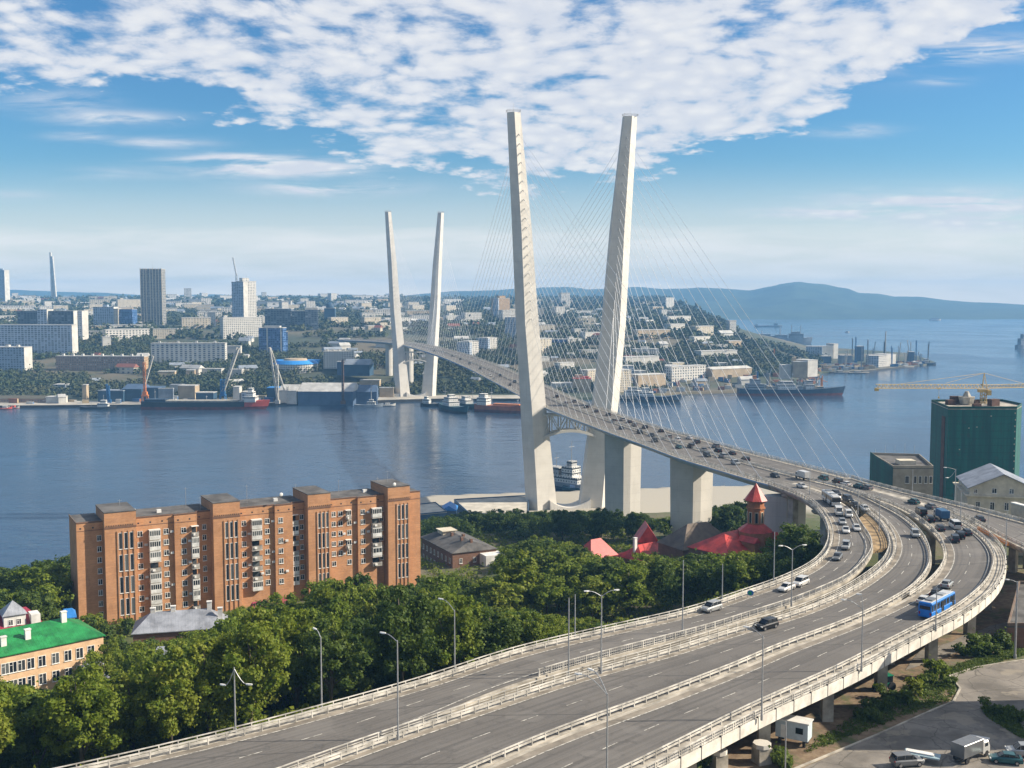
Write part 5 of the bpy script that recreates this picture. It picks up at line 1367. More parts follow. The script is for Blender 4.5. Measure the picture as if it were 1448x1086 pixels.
def make_car(kind,color,label,cat_='car',name=None,group=None):
    s=SPEC[kind]; pm=paint(color,PC[color]); t=thing(name or {'sedan':'car','suv':'suv','van':'minivan'}[kind],label,cat_,(0,0,0),0,group)
    mb=MB(); mb.loft([ring(*q) for q in s['b']]); o=obj('body',mb,pm,t); 
    mb=MB(); mb.loft([ring(x,hw,z0,z1,.14) for x,hw,z0,z1 in s['c']]); g=obj('cabin_glass',mb,GLASSV,t)
    mb=MB(); c=s['c']; top=[q for q in c if q[3]>c[0][3]*0.5+max(k[3] for k in c)*0.5-0.12][:]
    xs=[q for q in c if q[3]>=max(k[3] for k in c)-0.13]
    mb.loft([ring(x,hw-0.02,z1-0.05,z1+0.03,.03) for x,hw,z0,z1 in xs])
    for q in xs+[c[-1],c[0]]:    # pillars
        pass
    zt=max(k[3] for k in c); zb=s['b'][3][3]
    for sy in (-1,1):
        for x0 in (xs[0][0],(xs[0][0]+xs[-1][0])/2,xs[-1][0]): mb.bar((x0,sy*(c[1][1]+.01),zb-.02),(x0,sy*(c[1][1]-.0),zt-.02),.07,.07)
        mb.bar((c[-1][0],sy*(c[1][1]),zb),(xs[-1][0],sy*(c[1][1]-.0),zt),.06,.06)
    obj('roof_panel',mb,pm,t)
    for x in s['w']:
        for sy in (-1,1):
            mb=MB(); mb.tube((x,sy*.72,s['R']),(x,sy*.93,s['R']),s['R'],n=12); w=obj('wheel',mb,TYRE,t)
            mb=MB(); mb.tube((x,sy*.93,s['R']),(x,sy*.945,s['R']),s['R']*.6,n=10); obj('hub',mb,CHROME,w)
    xf,hf=s['b'][-1][0],s['b'][-1][1]; xr=s['b'][0][0]; zf=s['b'][-2][3]-.12
    for sy in (-1,1):
        mb=MB(); mb.box(xf-.22,xf-.02,sy*(hf-.08)-.18,sy*(hf-.08)+.18,zf-.12,zf+.06); obj('headlight',mb,HEADL,t)
        mb=MB(); mb.box(xr-.02,xr+.12,sy*(s['b'][0][1]-.06)-.14,sy*(s['b'][0][1]-.06)+.14,s['b'][0][3]-.12,s['b'][0][3]+.1); obj('tail_light',mb,TAILL,t)
    return t
PV={}
def spawn(kind,color,px,py,lines,dirn,label,group,cat_='car',z=None,head=None,name=None):
    key=(kind,color,name)
    if z is None: p=road_pt(px,py); zz=p.z+0.04
    else: q=un(px,py,z); p=Vector((q[0],q[1],z)); zz=z
    if head is None:
        L=min(lines,key=lambda l:nearest(l,p.xy)[1]); k=nearest(L,p.xy)[0]; t=tang(L,k)*dirn; head=math.atan2(t.y,t.x)
    if key not in PV:
        o=make_car(kind,color,label,cat_,name,group) if kind in SPEC else MAKE[kind](color,label,group)
        o.location=(p.x,p.y,zz); o.rotation_euler=(0,0,head); PV[key]=o; return o
    c=copy_tree(PV[key],None,(p.x,p.y,zz),head,label)
    if group: c['group']=group
    elif 'group' in c: del c['group']
    return c
BUSB=mat('bus_blue',(0.012,0.17,0.55),0.4,var=0.05); 
def make_bus(color,label,group):
    t=thing('city_bus',label,'bus',(0,0,0),0,group); L=11.6
    main=BUSB if color=='blue' else paint(color,PC[color])
    mb=MB(); mb.loft([ring(x,hw,z0,z1,.15) for x,hw,z0,z1 in ((-5.8,1.18,.5,1.35),(-5.75,1.25,.32,1.42),(5.6,1.25,.32,1.42),(5.8,1.15,.5,1.3))]); obj('body',mb,main,t)
    mb=MB(); mb.loft([ring(x,hw,z0,z1,.12) for x,hw,z0,z1 in ((-5.74,1.16,1.36,2.55),(-5.6,1.2,1.36,2.62),(5.5,1.2,1.36,2.62),(5.72,1.14,1.36,2.5))]); obj('window_band',mb,GLASSV,t)
    mb=MB()
    for x in (-4.9,-3.4,-1.9,-0.4,1.1,2.6,4.1,5.3):
        for sy in (-1,1): mb.box(x-.09,x+.09,sy*1.21-.03,sy*1.21+.03,1.4,2.6)
    mb.box(-5.80,-5.70,-1.2,1.2,1.36,2.5); obj('pillar',mb,main,t)
    mb=MB(); mb.box(-5.83,-5.79,-.95,.95,1.75,2.4); obj('rear_window',mb,GLASSV,t)
    mb=MB(); mb.loft([ring(x,hw,z0,z1,.2) for x,hw,z0,z1 in ((-5.78,1.1,2.55,2.85),(-5.6,1.24,2.55,3.0),(5.4,1.24,2.55,3.0),(5.7,1.1,2.55,2.8))]); obj('roof_cove',mb,main,t)
    mb=MB(); mb.loft([ring(x,.98,2.99,3.06,.03) for x in (-5.4,5.2)]); r=obj('roof',mb,paint('white',PC['white']),t)
    for x,l in ((-3.2,2.2),(1.6,1.5)): mb=MB(); mb.box(x-l/2,x+l/2,-.7,.7,3.062,3.25); obj('roof_unit',mb,paint('silver',PC['silver']) if x>0 else paint('grey',PC['grey']),r)
    for x in (-3.3,3.4):
        for sy in (-1,1): mb=MB(); mb.tube((x,sy*1.0,.48),(x,sy*1.27,.48),.48,n=14); w=obj('wheel',mb,TYRE,t); mb=MB(); mb.tube((x,sy*1.27,.48),(x,sy*1.28,.48),.27,n=10); obj('hub',mb,CHROME,w)
    for x in (-0.6,4.6): mb=MB(); mb.box(x-.6,x+.6,-1.275,-1.245,.4,2.5); mb.box(x-.03,x+.03,-1.29,-1.27,.4,2.5); obj('door',mb,GLASSV,t)
    for sy in (-1,1):
        mb=MB(); mb.box(-5.84,-5.76,sy*1.0-.12,sy*1.0+.12,.8,1.3); obj('tail_light',mb,TAILL,t)
        mb=MB(); mb.box(5.74,5.84,sy*.9-.2,sy*.9+.2,.7,.95); obj('headlight',mb,HEADL,t)
    return t
def make_truck(color,label,group):
    t=thing('box_truck',label,'truck',(0,0,0),0,group); pm=paint('white',PC['white']); bm_=paint(color,PC[color],0.1,0.5)
    mb=MB(); mb.loft([ring(x,hw,z0,z1,.14) for x,hw,z0,z1 in ((1.6,.98,.5,2.2),(1.9,1.0,.45,2.35),(2.9,1.0,.45,2.3),(3.35,.95,.5,1.5),(3.45,.88,.6,1.3))]); obj('cab',mb,pm,t)
    mb=MB(); mb.loft([ring(x,hw,z0,z1,.08) for x,hw,z0,z1 in ((2.0,1.02,1.5,2.1),(2.75,1.02,1.5,2.1))]); mb.add([(2.95,-.85,2.18),(2.95,.85,2.18),(3.38,.85,1.5),(3.38,-.85,1.5)],[(3,2,1,0)]); obj('cab_glass',mb,GLASSV,t)
    mb=MB(); mb.loft([ring(x,1.08,.95,2.85,.06) for x in (-3.2,1.45)]); obj('cargo_box',mb,bm_,t)
    mb=MB(); mb.box(-3.1,3.0,-.45,.45,.55,.9); obj('chassis',mb,DARK,t)
    for x in (-2.2,2.5):
        for sy in (-1,1): mb=MB(); mb.tube((x,sy*.78,.45),(x,sy*1.03,.45),.45,n=12); obj('wheel',mb,TYRE,t)
    return t
MAKE={'bus':make_bus,'truck':make_truck}
LA_=[L0,A_R]; LB_=[B_L,M_B]; LC_=[M_C,C_R]; LD_=[D_L,D_R]; LBR=[LEFTB,RIGHTB]
V=[('suv','silver',1006,864,LA_,1,'silver grey off-road car alone in the left lane of the exit ramp'),
 ('sedan','white',1112,835,LA_,1,'white saloon car just ahead of a white estate car on the exit ramp'),
 ('suv','white',1132,828,LA_,1,'white estate car close behind the white saloon on the exit ramp'),
 ('sedan','grey',1184,791,LA_,1,'grey car on the bend of the exit ramp, behind the two white cars'),
 ('suv','silver',1196,776,LA_,1,'silver car entering the ramp bend, last car before the queue'),
 ('sedan','white',1196,753,LA_,1,'white car at the front of the queue on the ramp, left lane'),
 ('sedan','silver',1191,741,LA_,1,'silver car second in the queue on the ramp, left lane'),
 ('van','white',1186,728,LA_,1,'white minivan right in front of the long white bus on the ramp'),
 ('bus','white',1175,712,LA_,1,'long white bus in the queue where the ramp leaves the bridge'),
 ('sedan','white',1211,750,LA_,1,'white car in the right lane of the ramp next to the planted gore'),
 ('suv','white',1200,731,LA_,1,'white off-road car in the right lane beside the white minivan'),
 ('sedan','white',1134,690,LBR,1,'white car in the left lane of the bridge just before the ramp divides'),
 ('sedan','dark',1096,675,LBR,1,'dark car by the median of the bridge right of the last stay cables'),
 ('sedan','dark',1182,700,LB_,1,'dark car entering the middle viaduct beside the median'),
 ('suv','dark',1199,709,LB_,1,'dark off-road car second in line entering the middle viaduct'),
 ('sedan','black',1209,717,LB_,1,'black car at the nose of the gore between ramp and middle viaduct'),
 ('sedan','white',1223,722,LB_,1,'white car leading the short line entering the middle viaduct'),
 ('truck','white',1135,678,LBR,-1,'white box truck beside the median heading onto the bridge'),
 ('suv','teal',1164,679,LBR,-1,'dark green off-road car heading onto the bridge near its right edge'),
 ('suv','black',1184,684,LBR,-1,'black off-road car with a white car close behind heading onto the bridge'),
 ('sedan','white',1196,687,LBR,-1,'white car following the black off-road car onto the bridge'),
 ('sedan','teal',1214,690,LBR,-1,'small teal car in a pair heading onto the bridge by the office block'),
 ('sedan','grey',1226,692,LBR,-1,'grey car in a pair heading onto the bridge by the office block'),
 ('suv','silver',1294,759,LB_,1,'silver off-road car alone on the bend of the middle viaduct'),
 ('suv','black',1084,889,LB_,1,'black off-road car in the near lane of the middle viaduct'),
 ('sedan','teal',1292,712,LC_,-1,'low teal car farthest along the outer viaduct below the office block'),
 ('sedan','grey',1316,719,LC_,-1,'grey car near the outer railing in front of the netted tower'),
 ('van','black',1302,729,LC_,-1,'black minivan at the median on the outer viaduct'),
 ('suv','black',1314,738,LC_,-1,'black off-road car directly behind the black minivan'),
 ('sedan','dark',1329,750,LC_,-1,'dark blue car behind the black off-road car on the outer viaduct'),
 ('truck','blue',1331,735,LC_,-1,'small truck with a blue cargo box on the outer viaduct'),
 ('van','white',1350,747,LC_,-1,'white minibus behind the blue box truck'),
 ('sedan','dark',1367,756,LC_,-1,'dark car at the outer kerb behind the white minibus'),
 ('suv','black',1357,761,LC_,-1,'black car behind and left of the white minibus'),
 ('suv','dark',1350,766,LC_,-1,'dark car last in the queue on the outer viaduct, in the left lane'),
 ('sedan','silver',1339,830,LC_,-1,'silver car ahead of the blue bus on the outer viaduct'),
 ('sedan','black',1324,843,LC_,-1,'black car between the silver car and the blue bus'),
 ('sedan','white',1307,853,LC_,-1,'white car beside the rear left of the blue bus'),
 ('bus','blue',1325,866,LC_,-1,'bright blue city bus with a white roof on the outer viaduct'),
 ('sedan','dark',1385,737,LD_,-1,'dark car in shadow on the slip road by the orange barriers'),
]
for k,c,px,py,L,d,lab in V:
    spawn(k,c,px,py,L,d,lab,'vehicles on the elevated roads',cat_='bus' if k=='bus' else('truck' if k=='truck' else('minivan' if k=='van' else 'car')))
BC=[(879,607,'dark'),(897,603,'grey'),(905,613,'black'),(922,617,'dark'),(926,625,'black'),(945,620,'grey'),(960,634,'teal'),(958,624,'white'),(977,633,'black'),(995,638,'dark'),(1012,633,'grey'),(1022,647,'silver'),(1035,643,'dark'),(1040,657,'silver'),
 (1054,652,'black'),(890,598,'dark'),(868,597,'black'),(860,588,'dark'),(935,611,'black'),(985,627,'dark'),(1000,646,'dark'),(843,583,'dark'),(829,577,'black'),(812,569,'grey'),(800,571,'dark'),(787,562,'black'),(1015,640,'black'),(975,621,'white'),(912,606,'black'),(880,595,'silver'),
 (722,545,'black'),(707,532,'dark'),(693,532,'white'),(679,522,'dark'),(664,515,'grey'),(651,509,'black'),(640,504,'dark'),(627,499,'white'),(614,497,'dark'),(698,537,'grey'),(728,541,'dark')]
PHR={'dark':'dark blue','black':'black','grey':'grey','teal':'teal','silver':'silver','white':'white'}
for i,(px,py,c) in enumerate(BC):
    p=road_pt(px,py).xy; k=nearest(MIDB,p)[0]; t=tang(MIDB,k); v=p-MIDB[k]; side=v.x*t.y-v.y*t.x
    s=1 if side*SIDE>0 else 1
    onr=v.x>0
    spawn('suv' if i%3 else 'sedan',c,px,py,LBR,-1 if onr else 1,'%s car in the traffic on the bridge deck %s'%(PHR[c],'near the closer pylons' if px>760 else 'out on the main span'),'traffic on the cable stayed bridge')
# ================================================================ LAMPS
def lamp(px,by,ty,arms,label,z=None,r=0.11,wood=False,h_max=16):
    if z is None: p=road_pt(px,by)
    else: q=un(px,by,z); p=Vector((q[0],q[1],z))
    top=und(px,ty,p.y)[2]; h=min(h_max,top-p.z)
    t=thing('street_lamp',label,'street lamp',(p.x,p.y,p.z-0.05),0,'street lamps along the elevated roads')
    mb=MB(); mb.tube((0,0,0),(0,0,h),r*1.15,r*0.7,8); mb.tube((0,0,0),(0,0,0.9),r*1.7,r*1.6,8); obj('pole',mb,GALV,t)
    for dx,dy,up in arms:
        mb=MB(); L=math.hypot(dx,dy); pts=[Vector((dx*k,dy*k,h-0.2+up*math.sin(k*math.pi/2))) for k in (0,.25,.5,.75,1)]
        mb.path(pts,0.055,5); a=obj('arm',mb,GALV,t)
        e=pts[-1]; d=Vector((dx,dy,0)).normalized(); mb=MB()
        sd_=Vector((-d.y,d.x,0))
        mb.loft([[e+d*x-sd_*w-Vector((0,0,.06)),e+d*x+sd_*w-Vector((0,0,.06)),e+d*x+sd_*w*.7+Vector((0,0,.1)),e+d*x-sd_*w*.7+Vector((0,0,.1))] for x,w in ((-.1,.1),(.3,.18),(.75,.1))]); obj('lamp_head',mb,WFR,a)
    return t
A1=[(-1.7,0.8,0.9)]; A2=[(-2.0,-0.3,0.9),(2.0,0.3,0.9)]; AL=[(-2.6,0.3,1.5)]
lamp(333,1039,943,[(-1.4,.5,-2.4),(1.7,-.3,-2.0)],'lamp post with two low short arms, first on the left ramp rail')
lamp(455,1006,900,[(-0.8,.9,1.0)],'single arm lamp on the left ramp rail in front of the big green trees')
lamp(563,1046,905,A1,'single arm lamp standing in the double rail left of the middle viaduct')
lamp(643,951,862,[(-1.9,1.0,1.6)],'tall curved single arm lamp on the ramp rail right of the small grey cottage')
lamp(804,958,845,[],'plain grey post without arms left of the double arm lamp')
lamp(813,903,840,[],'thin bare post behind the ramp rail among the trees')
lamp(850,953,841,A2,'double arm lamp between the ramp and the middle viaduct')
lamp(858,1128,980,[(-3.0,.8,2.2),(-1.6,1.6,2.4)],'tall lamp cut by the bottom edge with arms reaching to the left')
lamp(965,896,792,[],'bare post between ramp and middle viaduct near the silver off-road car')
lamp(1021,852,797,[],'short bare post behind the ramp rail in the trees')
lamp(1094,828,752,[],'bare pole on the ramp rail in front of the trees below the turret house')
lamp(1119,857,776,A2,'double arm lamp next to the two white cars on the ramp')
lamp(1077,1018,899,[(-1.8,.8,1.2)],'tall lamp on the outer footway rail with one short arm, nearest the lower middle')
lamp(1218,949,860,AL+[(-.3,0.1,2.4)],'tall lamp on the outer footway rail with one long arm left')
lamp(1323,892,830,[],'slim dark post on the outer railing below the blue bus')
lamp(1145,699,660,[],'bare pole beside the bridge edge left of the ramp bus')
lamp(1213,727,691,[],'bare pole at the nose between ramp and middle viaduct')
lamp(1222,797,753,[],'bare pole on the right rail of the ramp bend')
lamp(1243,752,699,[],'tall pole on the inner rail of the middle viaduct bend')
lamp(1290,699,664,[],'bare pole on the far rail in front of the beige office block')
lamp(1350,713,663,[(-2.6,.2,.6),(-2.2,-.3,-2.2)],'lamp with two arms to the left in front of the netted tower')
lamp(1358,737,695,[],'bare pole at the gore of the slip road')
lamp(1397,752,722,[],'short post beside the orange barriers on the slip road')
lamp(1422,786,723,[],'bare pole on the outer bend of the outer viaduct')
lamp(1435,932,822,[(-1.5,.2,.5)],'thick lamp post on the street corner at the lower right',z=57.8,r=0.2)
lamp(1110,1098,1020,[],'slim post at street level below the outer viaduct',z=58)
lamp(1393,862,760 if False else 845,[],'stub post on the outer footway rail right of the bus') if False else None
# power pole / birch-like bare trunk in the left trees handled by trees
# ================================================================ SMALL ROAD FURNITURE
SIGNG=mat('sign_green',(0.01,0.25,0.13),0.4,var=0); SIGNB=mat('sign_blue',(0.02,0.14,0.42),0.4,var=0); ORANGE=mat('orange_plastic',(0.55,0.20,0.04),0.5,var=0.15,scale=2)
p=road_pt(1061,846); t=thing('road_sign','small round blue and green sign mounted on the ramp rail','sign',(p.x,p.y,p.z),math.atan2(p.y,p.x)-R(90))
mb=MB(); mb.tube((-.5,0,0),(-.5,0,1.4),.05,n=6); mb.tube((.5,0,0),(.5,0,1.4),.05,n=6); obj('post',mb,GALV,t)
mb=MB(); mb.prism([(.62*math.cos(k*math.pi/8),0.55*math.sin(k*math.pi/8)) for k in range(16)],-.03,.03,mat=Matrix.Translation((0,-.12,1.1))@Matrix.Rotation(R(90),4,'X')); obj('panel',mb,SIGNB,t)
mb=MB(); mb.prism([(-.45,-.25),(.1,-.45),(.3,-.1),(.1,.35),(-.35,.35)],-.04,.04,mat=Matrix.Translation((0,-.16,1.1))@Matrix.Rotation(R(90),4,'X')); obj('emblem',mb,SIGNG,t)
proto=None
def barrier(px,py,lines,lab):
    global proto
    p=road_pt(px,py); L=min(lines,key=lambda l:nearest(l,p.xy)[1]); k=nearest(L,p.xy)[0]; tt=tang(L,k); a=math.atan2(tt.y,tt.x)
    if proto is None:
        t=thing('traffic_barrier',lab,'barrier',(p.x,p.y,p.z+.05),a,'orange plastic barriers at the gore'); mb=MB()
        mb.loft([[(x,-.25,0),(x,.25,0),(x,.12,.35),(x,.09,.8),(x,-.09,.8),(x,-.12,.35)] for x in (-.75,.75)]); obj('body',mb,ORANGE,t)
        mb=MB(); mb.box(-.6,.6,-.13,.13,.52,.62); obj('reflective_strip',mb,WFR,t); proto=t; return
    copy_tree(proto,None,(p.x,p.y,p.z+.05),a,lab)
for k in range(13):
    f=k/12; barrier(1384+f*40,750+f*21,[D_L],'orange plastic barrier in the row along the slip road gore')
# planted gore between ramp and middle viaduct
# ================================================================ LOWER RIGHT: street level
def on_lot(px,py,z=58): q=un(px,py,z); return Vector((q[0],q[1],z))
p=on_lot(1122,1050); p.z=gz(p.x,p.y)
t=thing('site_cabin','pale blue-white site cabin standing under the edge of the outer viaduct','cabin',(p.x,p.y,p.z),R(-30))
mb=MB(); mb.box(-2.4,2.4,-1.2,1.2,1.0,3.6); obj('body',mb,paint('cabin',(0.45,0.52,0.56),0.0,0.6),t)
mb=MB(); mb.box(.6,1.7,-1.23,-1.19,2.0,2.9); obj('window',mb,GLASSV,t); mb=MB(); mb.box(-1.6,-.8,-1.23,-1.19,1.1,3.0); obj('door',mb,WFR,t)
mb=MB(); mb.box(-2.6,2.6,-1.3,1.3,3.6,3.75); obj('roof',mb,WHITEW,t); mb=MB()
for x in (-1.8,1.8):
    for y in (-.9,.9): mb.box(x-.2,x+.2,y-.2,y+.2,0,1.0)
obj('supports',mb,DARK,t)['kind']='stuff'
for px,py,s,lab in ((1077,1078,2.1,'square concrete block with an octagonal top beside the pier under the viaduct'),(1016,1092,1.9,'rounded concrete block at the bottom edge by the viaduct abutment')):
    p=on_lot(px,py); p.z=gz(p.x,p.y)
    t=thing('concrete_block',lab,'block',p,R(20)); mb=MB(); mb.cbox(0,0,-.3,s,s,2.6); obj('base',mb,CONC2,t)
    mb=MB(); mb.prism([(s*.62*math.cos(R(22.5)+k*math.pi/4),s*.62*math.sin(R(22.5)+k*math.pi/4)) for k in range(8)],2.3,2.9); obj('cap',mb,CONC,t)
spawn('truck','grey',1372,1072,[L0],1,'white cab truck parked in the lot at the lower right','vehicles parked at street level',z=58.1,head=R(35),cat_='truck')
spawn('suv','grey',1282,1082,[L0],1,'grey car at the bottom edge of the parking lot, left of the flatbed','vehicles parked at street level',z=58.1,head=R(10))
spawn('sedan','teal',1422,1078,[L0],1,'small teal car parked right of the white cab truck','vehicles parked at street level',z=58.1,head=R(165))
spawn('suv','silver',1446,1068,[L0],1,'silver car cut by the right edge of the photo in the lot','vehicles parked at street level',z=58.1,head=R(170))
p=on_lot(1306,1076,58); t=thing('flatbed_trailer','pale blue flatbed trailer with a long panel on it in the parking lot','trailer',(p.x,p.y,58.1),R(-28))
mb=MB(); mb.box(-2.6,2.2,-.95,.95,.75,.95); obj('bed',mb,paint('trailer',(0.28,0.38,0.42),0,0.6),t); mb=MB(); mb.box(-2.4,1.4,-.5,.5,.952,1.15); obj('panel',mb,WHITEW,t)
for x in (-1.2,-.3):
    for sy in (-1,1): mb=MB(); mb.tube((x,sy*.75,.38),(x,sy*.98,.38),.38,n=10); obj('wheel',mb,TYRE,t)
p=on_lot(1385,1044,58); t=thing('road_plate','pale steel plate lying on the lot behind the white cab truck','plate',(p.x,p.y,58.12),R(-28)); mb=MB(); mb.box(-1.4,1.4,-.35,.35,0,.12); obj('plate',mb,WHITEW,t)
# dark green works machine and junk under the deck
p=on_lot(1252,972,58); p.z=gz(p.x,p.y); t=thing('works_tractor','green works tractor parked in the shade under the outer viaduct','tractor',p,R(200))
GRN=paint('works_green',(0.01,0.16,0.09),0.0,0.5)
mb=MB(); mb.loft([ring(x,hw,.7,z1,.12) for x,hw,z1 in ((.2,.5,1.6),(2.0,.45,1.5),(2.2,.38,1.3))]); obj('bonnet',mb,GRN,t); mb=MB(); mb.box(-1.1,.2,-.7,.7,.8,1.4); mb.box(-1.15,.25,-.75,.75,2.5,2.6); obj('cab',mb,GRN,t); mb=MB(); mb.box(-1.0,.1,-.65,.65,1.4,2.5); obj('cab_glass',mb,GLASSV,t)
for x,r in ((-.7,.75),(1.6,.45)):
    for sy in (-1,1): mb=MB(); mb.tube((x,sy*.62,r),(x,sy*.95,r),r,n=12); obj('wheel',mb,TYRE,t)
# brown building at the right edge under the slip road
flat_building('brown_building','dark brown low building at the right edge below the slip road','building',[Vector(un(px,py,60)) for px,py in ((1424,900),(1500,900),(1510,840),(1440,838))],56,62.0,BRICKB,ROOFT)
# shrubs and grass
def shrub_mesh(seed,n,sx_,sy_,sz_,per,size,m):
    r=random.Random(seed); cs=[(r.uniform(-sx_,sx_),r.uniform(-sy_,sy_),r.uniform(.2,sz_)) for _ in range(n)]; return mesh_quads('foliage',leaf_cloud(cs,[r.uniform(.4,.8) for _ in cs],per,size),m)
LEAFL=leaf_mat('bright_leaves',(0.09,0.14,0.018),(0.12,0.16,0.02),(0.07,0.11,0.015))
SH=[shrub_mesh(11,9,1.3,1.0,1.2,150,.26,LEAFL),shrub_mesh(12,14,2.0,1.3,1.6,150,.28,LEAFL),shrub_mesh(13,12,1.3,1.3,2.4,150,.28,LEAF)]
for px,py,k,s,lab in ((1323,958,2,1.3,'bushy shrub at the corner of the lower street'),(1340,968,0,1,'small shrub at the end of the kerb strip'),(1396,918,1,1.7,'broad bright shrub beside the lower street'),(1376,928,1,1.3,'bright shrub left of the broad one on the street verge'),(1418,915,0,1.2,'low shrub by the thick lamp post'),
   (1263,990,1,1.2,'bright shrub under the middle of the outer viaduct edge'),(1242,1003,1,1.1,'shrub on the grass strip nearer the cabin'),(1292,978,2,1,'upright shrub between the bright shrubs on the strip'),(1224,1016,0,1.3,'low shrub at the lower end of the grass strip'),(1411,1012,1,1.2,'shrub on the traffic island in the parking lot'),(1430,1022,0,1.2,'small shrub at the right end of the lot island'),
   (1101,1078,0,1.5,'shrub at the foot of the slim post below the viaduct'),(962,1090,1,1.3,'bright shrub at the bottom edge against the viaduct'),(985,1094,0,1.2,'small bright shrub at the bottom edge right of the other'),(1305,968,0,1.4,'shrub in front of the pier near the street corner')):
    p=on_lot(px,py,58); g=gz(p.x,p.y); t=thing('shrub',lab,'shrub',(p.x,p.y,g),rnd.random()*6,'shrubs at street level'); t.scale=(s,s,s); o=bpy.data.objects.new('foliage',SH[k]); COL.objects.link(o); o.parent=t
def inpoly(x,y,P):
    c=False
    for i in range(len(P)):
        x0,y0=P[i]; x1,y1=P[(i+1)%len(P)]
        if (y0>y)!=(y1>y) and x<(x1-x0)*(y-y0)/(y1-y0)+x0: c=not c
    return c
cs=[];rs=[]
for P,z in (([(1130,1068),(1345,988),(1352,972),(1332,958),(1285,972),(1225,1005),(1150,1048)],58),([(1320,950),(1448,912),(1448,925),(1345,955)],58),([(1390,1000),(1440,1025),(1448,1045),(1400,1015)],58)):
    Q=[un(a,b,z)[:2] for a,b in P]; xs=[q[0] for q in Q]; ys=[q[1] for q in Q]
    for _ in range(3600):
        x=rnd.uniform(min(xs),max(xs)); y=rnd.uniform(min(ys),max(ys))
        if inpoly(x,y,Q): cs.append((x,y,gz(x,y)+.1)); rs.append(.5)
V_=leaf_cloud(cs,rs,18,.2,0.5); o=bpy.data.objects.new('grass',mesh_quads('grass',V_,LEAFL)); COL.objects.link(o); tag(o,'bright green grass along the street verges below the viaduct','grass',kind='stuff')
# undergrowth filling the ground between the trees
cs=[];rs=[]
for _ in range(30000):
    y=rnd.uniform(130,560); a=rnd.uniform(-.5,.34); x=a*y
    if y>shore_y(x)-3 or (x>-62 and y>560): continue
    if y<345:
        ok,d=left_of_ramp(x,y)
        if not ok: continue
    if under_road(x,y,2.0) or (y>345 and x>110): continue
    if on_foot(x,y): continue
    if len(cs)>5200: break
    q=rnd.uniform(.8,1.9) if y>185 else rnd.uniform(.5,.9)
    if y<200:
        k,d=nearest(L0,Vector((x,y)))
        if d<7: q=.35
    cs.append((x,y,gz(x,y)+q*.5)); rs.append(q*1.4)
V_=leaf_cloud(cs,rs,34,.55,0.55); o=bpy.data.objects.new('undergrowth',mesh_quads('undergrowth',V_,LEAF)); COL.objects.link(o); tag(o,'dense green undergrowth between the hillside trees','undergrowth',kind='stuff')
# ================================================================ FAR SHORE CITY
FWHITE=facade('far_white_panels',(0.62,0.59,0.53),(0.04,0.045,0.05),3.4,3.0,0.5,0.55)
FCREAM=facade('far_cream_panels',(0.55,0.48,0.36),(0.09,0.09,0.09),3.4,3.0,0.42,0.48)
FGRID=facade('far_grid_panels',(0.48,0.52,0.58),(0.09,0.11,0.14),5.2,3.0,0.7,0.6,line=((0.62,0.66,0.72),0.08))
FBLUEG_SHADE=facade('far_bluegrey_shade_panels',(0.36,0.42,0.50),(0.07,0.09,0.12),4.2,3.0,0.6,0.55)  # blue-grey panels; also shade put into the colour of pale blocks' dark sides
FBROWN=facade('far_brown_brick',(0.30,0.20,0.13),(0.12,0.11,0.10),3.2,3.0,0.5,0.5)
FBALC=facade('far_balcony_columns',(0.62,0.60,0.54),(0.07,0.08,0.10),6.4,2.9,0.5,0.66)
FGLASSB=facade('far_blue_glass',(0.04,0.11,0.27),(0.02,0.05,0.13),3.0,3.3,0.8,0.7,line=((0.10,0.20,0.36),0.05),rough=0.35)
FDARK=facade('far_dark_glass',(0.10,0.12,0.145),(0.04,0.05,0.065),5.2,3.3,0.75,0.65,rough=0.4)
FTOWER=facade('far_dark_tower',(0.30,0.28,0.24),(0.035,0.04,0.05),2.8,3.1,0.66,0.66)
FORANGE=facade('far_tan_tower',(0.42,0.28,0.15),(0.12,0.10,0.08),3.4,3.0,0.42,0.5)
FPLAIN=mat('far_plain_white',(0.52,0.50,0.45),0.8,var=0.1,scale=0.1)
FROOF=mat('far_pale_roof',(0.46,0.45,0.42),0.8,var=0.12,scale=0.1)
FGREYR=mat('far_grey_roof',(0.24,0.27,0.31),0.6,var=0.15,scale=0.1)
FBLUER=mat('far_blue_roof',(0.03,0.24,0.62),0.5,var=0.08,scale=0.1)
FBLUEW=mat('far_blue_wall',(0.07,0.115,0.19),0.6,var=0.12,scale=0.1)
FNAVY=mat('far_navy_shed',(0.03,0.07,0.12),0.6,var=0.12,scale=0.1)
FTAN=mat('far_tan_wall',(0.42,0.33,0.22),0.85,var=0.12,scale=0.1)
FRED=mat('far_red_paint',(0.42,0.06,0.035),0.6,var=0.1,scale=0.2)
FORG=mat('far_orange_paint',(0.55,0.19,0.05),0.6,var=0.1,scale=0.2)
FOOT2=[]
